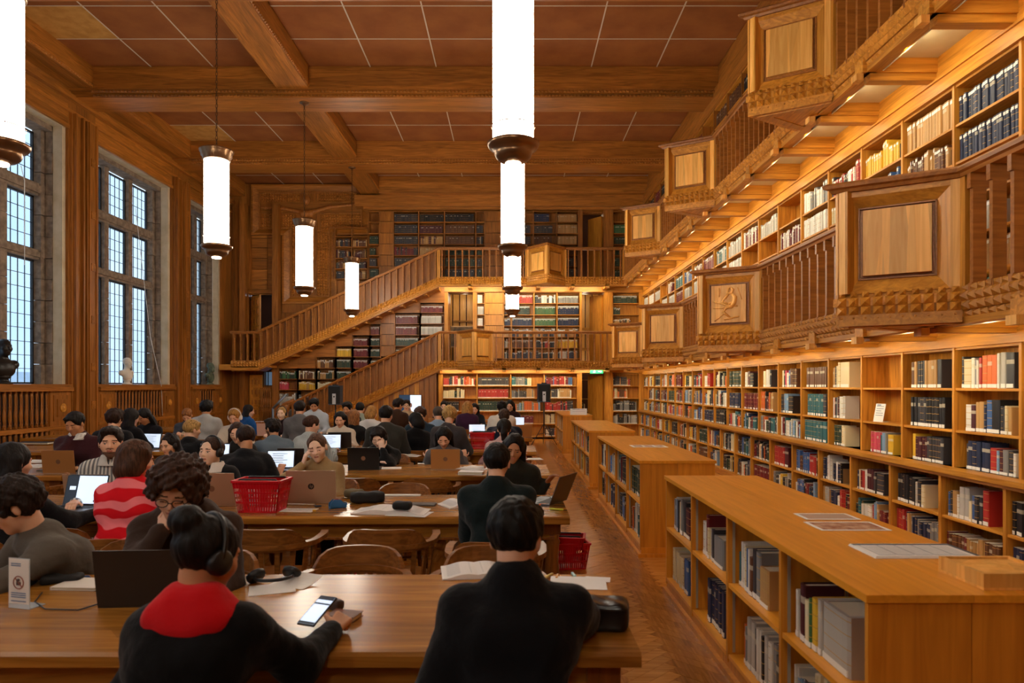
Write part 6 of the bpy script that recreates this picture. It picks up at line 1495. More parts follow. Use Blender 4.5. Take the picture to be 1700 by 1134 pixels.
# ================================================================ THINGS ON THE TABLES
SILV=mat('laptop_silver_bronze','#B8987C',.38,.5); GOLDL=mat('laptop_gold','#C08A50',.4,.5); DARKL=mat('laptop_dark_brown','#2E2622',.4,.3); BLKL=mat('laptop_black','#0C0C0E',.35); GREYL=mat('laptop_space_grey','#55565A',.35,.6)
SCRB=mat('lit_screen_white','#DCE8F4',.3,emit='#C8DCF4',es=.95); SCRD=mat('lit_screen_dark','#10141C',.3,emit='#141C28',es=.6); SCRO=mat('screen_off','#08080A',.15); KEYS=mat('laptop_keys','#17171A',.6); INKG=mat('ink_grey','#8A9098',.6)
PINKL=mat('laptop_pale_pink','#D0A898',.4,.2)
def laptop(label,X,Y,rz,lid,w=.33,d=.225,open_=108,screen=None,logo=None,dark_left=False,z=TT+.001,group='open laptops'):
    t=empty('laptop',(X,Y,z),rz,label,'laptop',group)
    B('base',lid if lid is not GOLDL else SILV,-w/2,w/2,-d/2,d/2,0,.013,t)
    kb=MB()
    for r_ in range(5):
        for k in range(13): kb.box(-w*.44+k*w*.88/13+.001,-w*.44+(k+1)*w*.88/13-.002,d*.40-(r_+1)*d*.085,d*.40-r_*d*.085-.003,.013,.0145)
    kb.build('keyboard',KEYS,t); B('touch_pad',GREYP,-w*.16,w*.16,-d*.42,-d*.12,.0132,.0138,t)
    a=R(open_); M=Matrix.Translation((0,d/2,.012))@Matrix.Rotation(-(a-R(180))*-1,4,'X') 
    M=Matrix.Translation((0,d/2,.010))@Matrix.Rotation(R(180)-a,4,'X').inverted()
    # lid lies from hinge upward: local y up the lid
    ux=Vector((0,-math.cos(a),math.sin(a))); nrm_=Vector((0,-math.sin(a),-math.cos(a)))   # normal toward user
    def LP(s,u_,n_): q=Vector((s,d/2,.012))+ux*u_+nrm_*n_; return tuple(q)
    LID=[None]
    def slab(name,m,s0,s1,u0,u1,n0,n1):
        v=[LP(s0,u0,n0),LP(s1,u0,n0),LP(s1,u0,n1),LP(s0,u0,n1),LP(s0,u1,n0),LP(s1,u1,n0),LP(s1,u1,n1),LP(s0,u1,n1)]
        return MB().add(v,BOXF).build(name,m,LID[0] or t)
    LID[0]=slab('screen_lid',lid,-w/2,w/2,0,d,-.003,.003)
    slab('screen_bezel',BLACKP,-w/2+.003,w/2-.003,.004,d-.003,.003,.0036)
    slab('display',screen or SCRO,-w/2+.009,w/2-.009,.014,d-.009,.0036,.0042)
    if dark_left:
        slab('display_panel',SCRD,-w/2+.009,-w/2+.10,.014,d-.009,.0042,.0046); slab('display_note',SCRB,-w/2+.035,-w/2+.085,d*.5,d*.62,.0046,.0049); slab('display_block',KEYS,w*.22,w*.34,d*.12,d*.17,.0042,.0046)
    elif screen is SCRB:
        ln=MB()
        for i in range(5):
            v=[LP(-w*.3,d*(.8-.12*i),.0046),LP(w*(.1+.15*(i%3==0)),d*(.8-.12*i),.0046),LP(w*(.1+.15*(i%3==0)),d*(.8-.12*i)+.006,.0046),LP(-w*.3,d*(.8-.12*i)+.006,.0046)]; ln.add(v,[(0,1,2,3)])
        ln.build('display_lines',INKG,LID[0])
    if logo:
        pts=[LP(.024*math.cos(k*math.pi/12),d*.5+.024*math.sin(k*math.pi/12),-.0036) for k in range(24)]
        if logo=='disc': 
            mb=MB(); mb.add(pts+[LP(0,d*.5,-.0042)],[(k,(k+1)%24,24) for k in range(24)]); mb.build('round_logo',mat('logo_dark','#3A302C',.3,.5),LID[0])
            lt=MB()   # slanted two letter strokes, mirrored to be read from outside
            def stroke(x0,y0,x1,y1,w_=.0028): lt.bar(LP(-x0,d*.5+y0,-.0046),LP(-x1,d*.5+y1,-.0046),w_,.0012)
            stroke(-.010,-.008,-.004,.018); stroke(-.0075,.004,-.002,.004); stroke(-.002,.004,-.004,-.008)
            stroke(.001,-.018,.007,.008); stroke(.007,.008,.013,.006); stroke(.013,.006,.010,-.008); stroke(.010,-.008,.004,-.008)
            lt.build('logo_letters',mat('logo_light','#B89A84',.3,.5),LID[0])
        else:
            MB().add(pts,[tuple(range(24))]).build('round_logo',mat('logo_mid','#8A6850',.3,.4),LID[0])
    return t
def lap(label,x,y,rz,lid,**k):
    X,Y,z=tp(x,y); return laptop(label,X,Y,rz,lid,**k)
PI=math.pi
lap('dark brown laptop on the nearest table seen from behind its lid, beside the red collar reader',258,966,PI+R(8)-PI,DARKL) if False else None
laptop('dark laptop on the nearest table, its lid toward the camera',wx(252,2.95),2.98,PI+R(4),DARKL,w=.36,d=.24,open_=100)
laptop('laptop with a bright page and dark side bar on its screen, second table left',wx(112,5.05),5.10,R(-6),GREYL,w=.34,d=.235,open_=106,screen=SCRB,dark_left=True)
laptop('closed-off brown laptop lid behind the bright screen laptop, second table',wx(160,5.45),5.45,PI,SILV,w=.34,d=.23,open_=100)
laptop('silver bronze laptop with a round lettered logo on its lid, second table',wx(524,5.50),5.50,PI+R(2),SILV,w=.385,d=.25,open_=96,logo='disc')
laptop('silver bronze laptop half hidden by the red basket on the second table',wx(366,5.40),5.40,PI-R(3),SILV,w=.36,d=.245,open_=97,logo='ring')
laptop('slate laptop seen from its side at the right end of the second table',wx(905,5.42),5.45,PI+R(62),GREYL,w=.34,d=.235,open_=112,screen=SCRD)
laptop('matte black laptop in front of the hooded reader covering the face',wx(607,7.60),7.62,PI,BLKL,w=.345,d=.24,open_=98,logo='ring')
laptop('gold coloured laptop on the third table',wx(741,7.60),7.62,PI,GOLDL,w=.32,d=.22,open_=98,logo='ring')
laptop('beige gold laptop with a white card beside it, by the burgundy sweater reader',wx(108,7.25),7.28,PI,GOLDL,w=.34,d=.24,open_=98,logo='ring')
laptop('laptop with a lit white screen beside a brown lid, third table',wx(456,7.35),7.45,R(4),GREYL,w=.30,d=.2,open_=102,screen=SCRB)
laptop('dark brown laptop lid standing behind the stretched arm, third table',wx(487,7.8),7.85,PI,DARKL,w=.30,d=.21,open_=100)
laptop('laptop with bright web page between the two black haired readers on the left',wx(241,9.85),9.85,R(-10),GREYL,w=.3,d=.22,open_=102,screen=SCRB)
laptop('wide bright laptop screen in front of the white headphones reader',wx(356,8.0),7.85,R(-3),GREYL,w=.36,d=.24,open_=100,screen=SCRB)
laptop('dark laptop in front of the cream sweater reader with long black hair',wx(568,10.2),10.2,PI,DARKL,w=.34,d=.23,open_=98)
laptop('laptop with bright screen left of the dark laptop, fourth table',wx(545,9.75),9.8,R(6),GREYL,w=.3,d=.21,open_=102,screen=SCRB)
laptop('pale pink laptop with small stickers, far left tables',wx(445,12.7),12.7,PI,PINKL,w=.32,d=.22,open_=98)
laptop('pale laptop lid beside the black haired reader bending left',wx(615,12.5),12.5,PI,SILV,w=.3,d=.2,open_=98)
laptop('brown folder-like laptop lid below the navy sweater reader',wx(692,10.05),10.1,PI+R(-8),DARKL,w=.34,d=.22,open_=104)
laptop('pale gold laptop lid on the fifth table behind the pale blue shirt reader',wx(724,14.8),14.8,PI,GOLDL,w=.3,d=.22,open_=98)
laptop('pale gold laptop lid at the aisle end of the fifth table',wx(866,12.3),12.3,PI+R(12),GOLDL,w=.32,d=.22,open_=98)
laptop('laptop showing a video portrait on the far right table end',wx(858,14.9),14.95,R(-8),GREYL,w=.3,d=.22,open_=100,screen=SCRB)
laptop('laptop with lit screen leaning above the red basket, fifth table',wx(793,12.4),12.4,R(8),GREYL,w=.3,d=.21,open_=104,screen=SCRB)
# red shopping baskets
def basket(label,X,Y,z,rz,w=.42,d=.28,h=.27,s=.9,group='red shopping baskets'):
    t=empty('shopping_basket',(X,Y,z),rz,label,'basket',group); w*=s;d*=s;h*=s; k=.80
    bm=MB(); tw=.004
    c0=[(-w*k/2,-d*k/2),(w*k/2,-d*k/2),(w*k/2,d*k/2),(-w*k/2,d*k/2)]; c1=[(-w/2,-d/2),(w/2,-d/2),(w/2,d/2),(-w/2,d/2)]
    bm.box(-w*k/2,w*k/2,-d*k/2,d*k/2,0,.005)
    for i in range(4):
        a0=Vector((*c0[i],0));b0=Vector((*c0[(i+1)%4],0));a1=Vector((*c1[i],h));b1=Vector((*c1[(i+1)%4],h)); n=16 if i%2==0 else 10
        def q(s_,t_): return (a0*(1-s_)+b0*s_)*(1-t_)+(a1*(1-s_)+b1*s_)*t_
        for j in range(n+1): bm.bar(q(j/n,0),q(j/n,1),.009,.004)
        for t_ in(.0,.30,.62): bm.bar(q(0,t_+.02),q(1,t_+.02),.005,.012)
        # upper solid band
        v=[q(0,.78),q(1,.78),q(1,1),q(0,1)]; o=Vector(((a0+b0)/2-Vector((0,0,0))).to_tuple()); o.z=0; o.normalize(); v2=[p-o*.004 for p in v]
        bm.add([tuple(p) for p in v+v2],[(0,1,2,3),(7,6,5,4),(0,4,5,1),(1,5,6,2),(2,6,7,3),(3,7,4,0)])
    bm.build('lattice_body',REDP,t)
    rm=MB()
    for i in range(4): rm.bar(Vector((*c1[i],h))*1.0,Vector((*c1[(i+1)%4],h)),.022,.016)
    rm.build('rim',REDP,t)
    for sgn in(-1,1): MB().tube([(-w*.40,sgn*d*.38,h+.005),(-w*.38,sgn*d*.34,h+.012),(w*.38,sgn*d*.34,h+.012),(w*.40,sgn*d*.38,h+.005)],.007,6).build('folding_handle',BLACKP,t)
    return t
X,Y,_=tp(424,853); basket('red plastic shopping basket standing on the second table',X,Y+.14,TT+.002,R(-3),s=.84)
basket('red plastic shopping basket on the fourth table between readers',wx(801,10.1),10.1,TT+.002,0,s=.86)
basket('lower of two red baskets on the floor beside the second table end',wx(943,6.35),6.35,.003,R(8),s=.86)
basket('upper red basket nested in the one on the floor beside the second table end',wx(940,6.35),6.35,.075,R(-8),s=.8)
basket('red basket on the floor behind the empty chair, left under the second table',wx(395,5.55),5.4,.003,R(14),s=.9)
basket('red basket on the floor under the second table, right of the wooden leg',wx(600,5.5),5.4,.003,R(-5),s=.9)
basket('red basket on the floor at the end of the fourth table',wx(873,8.95),8.95,.003,R(5),s=.8)
B('basket_tray',BLACKP,0,0,0,0,0,0) if False else None
# paper goods
def sheet(label,x,y,rz,w=.21,d=.297,m=WHITE,th=.0015,lines=8,z=TT+.001,name='paper_sheet',cat='paper',curl=0,group=None):
    X,Y,_=tp(x,y,z); mb=MB(); n=6
    for i in range(n):
        y0=-d/2+d*i/n;y1=-d/2+d*(i+1)/n; h0=curl*(i/n)**2;h1=curl*((i+1)/n)**2
        v=[(-w/2,y0,h0),(w/2,y0,h0),(w/2,y1,h1),(-w/2,y1,h1)]; v=v+[(a,b,c+th) for a,b,c in v]; mb.add(v,BOXF)
    o=mb.build(name,m,None,label,cat,group,loc=(X,Y,z),rz=rz)
    if lines:
        ln=MB()
        for i in range(lines):
            yy=d*(.40-.8*i/lines); zz=curl*((yy+d/2)/d)**2+th+.0004; ln.add([(-w*.4,yy-.003,zz),(w*(.4-.25*(i%3==1)),yy-.003,zz),(w*(.4-.25*(i%3==1)),yy+.001,zz),(-w*.4,yy+.001,zz)],[(0,1,2,3)])
        ln.build('printed_lines',INKG,o)
    return o
def closed_book(label,x,y,rz,w,d,h,col,z=TT+.001,name='notebook',cat='notebook'):
    X,Y,_=tp(x,y,z); t=empty(name,(X,Y,z),rz,label,cat); cm=mat('cover_'+label[:14],col,.5)
    B('cover',cm,-w/2,w/2,-d/2,d/2,0,.003,t);B('cover',cm,-w/2,w/2,-d/2,d/2,h-.003,h,t);B('spine',cm,-w/2,-w/2+.004,-d/2,d/2,.003,h-.003,t);B('page_block',PAGES,-w/2+.004,w/2-.004,-d/2+.004,d/2-.004,.003,h-.003,t); return t
def open_book(label,x,y,rz,w=.22,d=.30,h=.018,z=TT+.001,col='#D8D4D0'):
    X,Y,_=tp(x,y,z); t=empty('open_book',(X,Y,z),rz,label,'book')
    for s in(-1,1):
        mb=MB(); n=8; T=[];Bt=[]
        for i in range(n+1):
            u_=i/n; T.append((s*w*u_,h*(1.0-.75*u_)+h*.9*math.sin(math.pi*min(1,u_*1.25))*.6)); Bt.append((s*w*u_,0))
        v=[(a,-d/2,b) for a,b in T]+[(a,d/2,b) for a,b in T]+[(a,-d/2,b) for a,b in Bt]+[(a,d/2,b) for a,b in Bt]; m=n+1
        f=[]
        for i in range(n):
            q=[(i,i+1,m+i+1,m+i),(2*m+i,3*m+i,3*m+i+1,2*m+i+1),(i,2*m+i,2*m+i+1,i+1),(m+i,m+i+1,3*m+i+1,3*m+i)]
            f+= q if s>0 else [tuple(reversed(r_)) for r_ in q]
        f.append((n,2*m+n,3*m+n,m+n)); mb.add(v,f); mb.build('page_block',mat('open_pages','#E4E0DC',.8),t)
        ln=MB()
        for r_ in range(12):
            yy=d*(.42-.84*r_/12); u0,u1=.15,.85
            zz=[h*(1.0-.75*u_)+h*.9*math.sin(math.pi*min(1,u_*1.25))*.6+.0006 for u_ in(u0,.5,u1)]
            ln.add([(s*w*u0,yy,zz[0]),(s*w*.5,yy,zz[1]),(s*w*.5,yy+.004,zz[1]),(s*w*u0,yy+.004,zz[0])],[(0,1,2,3)]); ln.add([(s*w*.5,yy,zz[1]),(s*w*u1,yy,zz[2]),(s*w*u1,yy+.004,zz[2]),(s*w*.5,yy+.004,zz[1])],[(0,1,2,3)])
        ln.build('text_lines',INKG,t)
    return t
def block(name,label,cat,x,y,rz,w,d,h,m,z=TT+.001,r=.3,group=None):
    """soft rounded block (pouch, case)"""
    X,Y,_=tp(x,y,z); v,q=snet(lambda P:smax(smax(np.abs(P[:,0])-w/2,np.abs(P[:,1])-d/2,r*h*1.5),np.abs(P[:,2]-h/2)-h/2,r*h)+.003*np.sin(P[:,0]*60+P[:,1]*30)*np.sin(P[:,1]*45),(-w/2-.03,-d/2-.03,-.02),(w/2+.03,d/2+.03,h+.02),.008)
    v[:,2]=np.maximum(v[:,2],0)
    o=bpy.data.objects.new(name,npmesh(name,[(v,q,0)],[m])); C.objects.link(o); o.location=(X,Y,z); o.rotation_euler=(0,0,rz); return props(o,label,cat,group)
# nearest table
def holder(label,x,y,rz,w=.11,h=.21):
    X,Y,z=tp(x,y); t=empty('sign_holder',(X,Y,z),rz,label,'sign')
    AC=mat('acrylic','#DDE8F0',.08,trans=.0,alpha=.55); B('acrylic_plate',AC,-w/2,w/2,-.003,-.001,0,h,t); B('acrylic_foot',AC,-w/2,w/2,-.001,.07,0,.003,t)
    B('printed_card',WHITE,-w/2+.003,w/2-.003,-.0045,-.0032,.02,h-.003,t)
    mb=MB(); c=h*.52
    mb.tube([(.026*math.cos(a),-.006,c+.026*math.sin(a)) for a in [k*math.pi/10 for k in range(20)]],.0022,5,closed=True); mb.bar((-.018,-.006,c+.018),(.018,-.006,c-.018),.003,.003); mb.build('prohibition_ring',mat('sign_brown_red','#9A5A4A',.6),t)
    mb=MB(); mb.lathe([(.006,-.006),(.006,.006)],8,c=(0,-.0055,c+.010),M=Matrix.Rotation(R(90),4,'X')); mb.box(-.012,.012,-.0058,-.0048,c-.012,c+.002); mb.build('printed_symbol',mat('sign_ink','#5A4A48',.6),t)
    mb=MB()
    for zz in(h*.88,h*.84,h*.3,h*.26,h*.22,h*.14): mb.box(-w*.36,w*(.34 if zz<h*.5 else .1),-.0056,-.0046,zz,zz+.004)
    mb.build('printed_lines',mat('sign_ink_blue','#5878A0',.6),t); return t
holder('clear acrylic sign holder with a prohibition symbol card on the nearest table, far left',33,1010,R(-14))
block('pencil_case','black zip pencil case on the left of the nearest table','case',104,967,R(12),.17,.07,.035,BLACKM)
block('highlighter_case','small blue marker lying beside the black pencil case','marker',133,963,R(20),.09,.022,.02,mat('marker_blue','#2A4A80',.4))
X,Y,_=tp(140,972); closed_book('thick white paper pad on the nearest table, left of the dark laptop',140,972,R(-4),.21,.16,.014,'#DED4C8')
block('computer_mouse','black computer mouse beside the white paper pad','mouse',187,965,R(80),.10,.06,.034,BLACKP,r=.6)
cb=[tp(*q)[:2]+(TT+.005,) for q in((70,985),(58,1000),(75,1012),(130,1014),(175,1000),(200,998),(235,1004),(262,1000))]
MB().tube(cb,.003,6).build('charging_cable',BLACKP,None,'thin dark cable curving over the left of the nearest table','cable')
cb=[tp(*q)[:2]+(TT+.0045,) for q in((0,972),(20,966),(40,975),(62,968))]
block('folded_scarf','dark crumpled fabric bag at the left edge of the nearest table','bag',14,975,0,.2,.14,.05,BLACKM)
sheet('loose white sheet beside the black headphones on the nearest table',492,968,R(-25),.2,.14,lines=0,curl=.03); sheet('second loose white sheet beneath the black headphones',452,978,R(20),.2,.16,lines=0)
def headset(label,x,y,rz):
    X,Y,z=tp(x,y); t=empty('headphones',(X,Y,z),rz,label,'headphones')
    MB().tube([(.085*math.cos(a),.085*math.sin(a)*1.1,.03+.008*math.sin(a)) for a in [R(0+180*k/14) for k in range(15)]],.008,8).build('headband',BLACKP,t)
    for s in(-1,1):
        M=Matrix.Translation((s*.080,-.03,.034))@Matrix.Rotation(s*R(28),4,'Y')@Matrix.Rotation(R(35),4,'X')@Matrix.Scale(1.12,4); MB().lathe([(0,-.014),(.034,-.014),(.040,-.004),(.040,.010),(.030,.016),(0,.010)],18,M=M).build('ear_cup',BLACKP,t)
    return t
headset('black over-ear headphones lying on papers behind the red collar reader',455,968,R(200))
# phone in hand
ph=empty('smartphone',(wx(527,2.58),2.58,wz(1014,2.58)),R(-10),'smartphone with a lit message screen held by the red collar reader','phone'); ph.rotation_euler=(R(24),0,R(-22))
B('phone_body',BLACKP,-.037,.037,-.077,.077,-.004,.004,ph); B('display',SCRB,-.0345,.0345,-.0735,.0735,.004,.0045,ph)
mb=MB(); mb.box(-.0345,.0345,.055,.0735,.0046,.0049).box(-.0345,.0345,.030,.038,.0046,.0049).box(-.0345,.0345,-.0735,-.062,.0046,.0049); mb.build('display_bars',mat('screen_ink','#3A4A60',.4),ph)
closed_book('brown leather notebook behind the smartphone',572,1026,R(-14),.12,.085,.02,'#6A3418'); block('leather_pouch','dark brown leather pouch leaning on the brown notebook','pouch',556,1012,R(-30),.08,.05,.045,mat('pouch_leather','#3A2820',.6))
open_book('open book in front of the black shirt reader, pages fanned',790,950,R(8),.17,.24,.02)
sheet('large white sheet at the right end of the nearest table',960,970,R(-4),.26,.16,lines=0,curl=.012); sheet('small white note at the right corner of the nearest table',992,962,R(-10),.12,.08,lines=0)
block('black_toiletry_case','black glossy zip case at the right end of the nearest table','case',1003,1040,R(-8),.19,.15,.105,mat('glossy_black_nylon','#0A0A0D',.25),r=.25)
for i,(x,y,c,n_) in enumerate(((912,958,'#D8C070','yellow'),(925,960,'#D09030','orange'),(952,957,'#A8D0C8','mint'))):
    block('highlighter_pen','%s highlighter pen behind the large white sheet'%n_,'pen',x,y,R(60+20*i),.07,.016,.016,mat('pen_'+n_,c,.4))
sheet('black rimmed red tray lying on the floor beyond the nearest table end',957,955,0,.01,.01,lines=0) if False else None
bt=MB().box(-.2,.2,-.06,.06,0,.02).build('floor_tray',mat('tray_dark_red','#5A1410',.5),None,'dark red flat tray lying on the floor beyond the nearest table end','tray',loc=(wx(957,5.9),5.9,.001))
bt.hide_render=False
nb_=block('navy_bag','dark navy fabric bag on the floor beside the nearest table end','bag',1075,1115,R(10),.34,.30,.10,mat('navy_fabric','#0C1424',.8),z=.002)
nb_.location=(.72,2.55,.002)
# second table
sheet('white printed sheet with a yellow strip in front of the silver laptop',495,847,R(-6),.26,.15,lines=6)
closed_book('slim black folder lying in front of the silver laptop',528,832,R(0),.24,.10,.008,'#17171A')
MB().tube([tp(478,838)[:2]+(TT+.008,),tp(524,839)[:2]+(TT+.008,)],.004,6).build('ball_pen',WHITE,None,'white pen lying on the slim black folder','pen')
# tape dispenser
X,Y,z=tp(560,843); td=empty('tape_dispenser',(X,Y,z),R(35),'blue tape dispenser on the second table','tape dispenser'); BLU=mat('dispenser_blue','#2A6CA8',.4)
for s in(-.022,.014): MB().prism([(-.06,0),(.065,0),(.07,.035),(.05,.03),(.02,.062),(-.03,.066),(-.06,.04)],0,.008,M=Matrix.Rotation(R(90),4,'X')).build('side_wall',BLU,td,loc=(0,s+.008,0))
B('base',BLU,-.06,.065,-.022,.022,0,.012,td); MB().lathe([(.03,-.012),(.03,.012)],20,M=Matrix.Translation((-.005,0,.04))@Matrix.Rotation(R(90),4,'X')).build('tape_roll',mat('tape_red','#8A3028',.4),td); B('cutter',GREYP,.058,.068,-.018,.018,.012,.04,td)
block('eraser','small yellow eraser on the second table','eraser',522,849,R(20),.03,.018,.014,mat('eraser_yellow','#D8A820',.6)); block('sharpener','dark blue pen cap beside the yellow eraser','pen cap',528,842,R(30),.05,.02,.016,mat('cap_blue','#26304A',.4))
block('pencil_case','large black pencil case behind the open book','case',610,834,R(10),.27,.12,.085,BLACKM,r=.35); block('tan_scarf','crumpled olive cloth beside the black pencil case','cloth',588,826,R(-20),.16,.12,.07,mat('olive_cloth','#6A5E44',.9),r=.5)
open_book('open white workbook on the second table',650,850,R(-6),.27,.24,.028); sheet('white sheets beneath the open workbook on the second table',680,853,R(-12),.30,.2,lines=4)
block('black_pouch','crumpled black pouch lying on the open workbook','pouch',668,846,R(0),.14,.09,.06,BLACKM,z=TT+.04,r=.5)
closed_book('slim dark brown tablet case right of the open workbook',703,838,R(-4),.19,.12,.008,'#2A2320')
sheet('white keyboard sheet lying flat behind the black pencil case',667,823,0,.32,.06,lines=0,th=.01)
open_book('open white book left of the dark green sweater reader',770,838,R(30),.17,.24,.03)
block('highlighter_pen','yellow highlighter pen at the right end of the second table','pen',924,847,R(-20),.11,.016,.016,mat('pen_neon','#D8E040',.4)); block('highlighter_pen','orange highlighter pen beside the angled laptop','pen',903,839,R(10),.08,.016,.016,mat('pen_orange2','#E07020',.4)); 
block('phone_case','black object under the angled laptop screen','case',925,829,R(20),.12,.05,.02,BLACKP)
sheet('folded printed flyer beside the bright laptop, second table',195,842,R(10),.24,.14,lines=5,m=mat('flyer_cream','#C8C098',.7)); 
holder('white card sign holder behind the red basket on the second table',420,838,R(8),.085,.15)
X,Y,_=tp(452,826); MB().tube([(X-.05,Y-.02,TT+.006),(X,Y,TT+.006),(X+.02,Y+.05,TT+.02),(X+.04,Y+.03,TT+.07),(X+.06,Y,TT+.02),(X+.1,Y+.02,TT+.006)],.004,6).build('white_charger_cable',WHITE,None,'white charger cable looped beside the silver laptop','cable')
# third table
sheet('white pad left of the black laptop on the third table',590,773,0,.12,.2,lines=0); sheet('white sheet right of the black laptop on the third table',650,778,R(8),.22,.1,lines=0,curl=.012)
for i in range(3):
    X,Y,_=tp(783,787); closed_book(['bottom','middle','top'][i]+' white paged book of the stack right of the gold laptop',783,787,R(4-5*i),.24,.17,.03,['#C8B4B0','#D8D4D4','#E0DCDC'][i],z=TT+.001+.031*i,name='closed_book',cat='book')
open_book('open book resting on the book stack right of the gold laptop',786,778,R(-24),.15,.2,.016,z=TT+.095)
block('phone_small','small white tissue pack left of the gold laptop','tissue pack',699,771,0,.08,.05,.015,WHITE)
for i,(x,y) in enumerate(((45,775),(60,767))): open_book(['open papers at the left end of the third table, front','open papers at the left end of the third table, back'][i],x,y,R(5+10*i),.2,.26,.014)
closed_book('grey closed laptop sleeve in front of the beige gold laptop',95,781,R(6),.36,.12,.012,'#4A4A4C')
holder('white card sign holder standing beside the beige gold laptop',147,779,R(14),.10,.19)
# fourth and further tables : papers and cases
for i,(x,y,w,lb) in enumerate(((262,722,.3,'white papers beside the bright web page laptop'),(405,722,.35,'white papers right of the blond headphone reader'),(425,700,.4,'white papers on the far left table by the blue jacket reader'),(640,716,.2,'white papers behind the dark grey jacket reader'),(535,693,.35,'papers in front of the hooded sweatshirt reader'),(880,762,.3,'white papers at the right end of the third table'),(690,697,.3,'papers in front of the wall screen readers'),(805,697,.25,'open papers at the far tables beside the purple top reader'),(862,752,.18,'white papers on the floor end of the fourth table'))):
    Yp=(H-TT)*F/(y-640); sheet(lb,x,y,R(8*(i%3)-6),w,.22,lines=3)
closed_book('flat black tablet case on the fourth table, right of the gold laptop reader',790,741,R(3),.36,.12,.02,'#101012'); closed_book('black closed laptop on the left window side of the fourth table',60,737,0,.5,.2,.03,'#1A2028'); closed_book('thick red book near the short blond haired reader',300,722,R(10),.2,.16,.08,'#A01820',name='closed_book',cat='book')
open_book('open book on the fourth table under the dark grey jacket reader',672,757,R(-10),.2,.2,.014)
# ================================================================ THINGS ON THE LOW CASES, SPEAKERS, BUSTS, SCREEN
zc=.951
def flat(name,label,cat,X,Y,z,rz,w,d,m,th=.002): return MB().box(-w/2,w/2,-d/2,d/2,0,th).build(name,m,None,label,cat,loc=(X,Y,z),rz=rz)
yy=lambda y:(H-.95)*F/(y-640)
def onc(x,y): Y=yy(y); return wx(x,Y),Y
PRT=noisy('brown_print','#C8A88C','#8A4A30',16,.5,0); 
X,Y=onc(1372,858); o=flat('printed_map','pale printed sheet lying on the nearest low bookcase, farther one','print',X,Y,zc,R(0),.30,.18,WHITE); B('printed_area',mat('print_pale_brown','#B49A86',.5),-.13,.13,-.07,.07,.002,.0024,o)
X,Y=onc(1405,874); o=flat('printed_map','printed sheet with a reddish brown picture on the nearest low bookcase','print',X,Y,zc,R(0),.36,.22,WHITE); B('printed_area',PRT,-.16,.16,-.09,.09,.002,.0026,o)
X,Y=onc(1522,916); t=empty('newspaper',(X,Y,zc),R(0),'folded newspaper timetable with columns on the nearest low bookcase','newspaper')
for i in range(3): MB().box(-.25+.004*i,.22-.006*i,-.125+.005*i,.115,.003*i,.003*i+.0028).build('newspaper_leaf',WHITE,t)
B('dark_margin',mat('margin_ink','#3A4452',.6),-.24,.20,.085,.108,.0089,.0095,t); B('dark_margin',mat('margin_ink2','#3A4452',.6),.19,.208,-.11,.108,.0089,.0095,t)
mb=MB()
for i in range(5): mb.box(-.22+.08*i,-.148+.08*i,-.10,-.094,.009,.0094).box(-.22+.08*i,-.216+.08*i,-.10,.08,.009,.0094)
for i in range(12): mb.box(-.21,.17,-.085+.013*i,-.083+.013*i,.009,.0093)
mb.build('printed_columns',INKG,t)
# wooden tray at the right edge
t=empty('wooden_display_box',(1.80,2.60,zc),R(0),'pale wooden display box lying on the near end of the nearest low bookcase','box')
B('box_bottom',PALE,-.10,.18,-.14,.12,0,.01,t); B('box_side',PALE,-.10,.18,-.14,-.125,.01,.06,t);B('box_side',PALE,-.10,.18,.105,.12,.01,.06,t);B('box_side',PALE,-.10,-.085,-.125,.105,.01,.06,t);B('box_side',PALE,.165,.18,-.125,.105,.01,.06,t);B('box_lid',PALE,-.08,.17,-.12,.10,.045,.052,t)
o=notice('card_sign','white card sign standing on the far low bookcase near the end wall',(wx(944,17.1)+.25,17.1,.952),0,.42,.16,R(-12),lines=2)
X,Y=onc(1085,748); o=flat('printed_map','printed sheet with pictures on the second low bookcase','print',1.66,8.3,zc,R(0),.42,.28,WHITE); 
for i in range(3): B('printed_picture',PRT,-.18+.13*i,-.08+.13*i,-.08,.08,.002,.0026,o)
def speaker(label,X,Y,zc_,s=1.0):
    t=empty('loudspeaker',(X,Y,zc_),R(180),label,'speaker','portable loudspeakers on tripods'); Ms=mat('speaker_blue_grey','#2E3A48',.5)
    MB().prism([(-.17,-.13),(.17,-.13),(.19,0),(.14,.14),(-.14,.14),(-.19,0)],0,.52).build('cabinet',Ms,t); B('front_grille',BLACKM,-.155,.155,.13,.15,.03,.49,t)
    B('pale_side_plate',mat('speaker_plate','#C8CCD0',.4),-.045,.045,.15,.156,.02,.30,t); MB().lathe([(.022,.156),(.022,.16)],12,M=Matrix.Translation((0,0,.22))@Matrix.Rotation(R(-90),4,'X')).build('round_badge',BLACKP,t); B('carry_handle',BLACKP,-.07,.07,-.04,.04,.52,.55,t)
    s_=empty('tripod_stand',(X,Y,0),0,'black tripod stand under the loudspeaker '+label.split('pale plate ')[1],'stand','tripod stands'); MB().tube([(0,0,.35),(0,0,zc_)],.018,8).build('pole',BLACKP,s_)
    for k in range(3):
        a=R(90+120*k); MB().tube([(0,0,.62),(.42*math.cos(a),.42*math.sin(a),.02)],.012,6).build('leg',BLACKP,s_); MB().tube([(0,0,.35),(.22*math.cos(a),.22*math.sin(a),.32)],.008,6).build('brace',BLACKP,s_)
speaker('dark loudspeaker with a pale plate in front of the lower staircase',wx(557,18.4),18.4,1.17); speaker('dark loudspeaker with a pale plate before the end wall bookcase',wx(903,19.2),19.2,1.22)
t=empty('wall_screen',(wx(680,20.6),20.72,wz(673,20.72)),0,'flat screen showing a dark blue and white slide against the plank wall','screen')
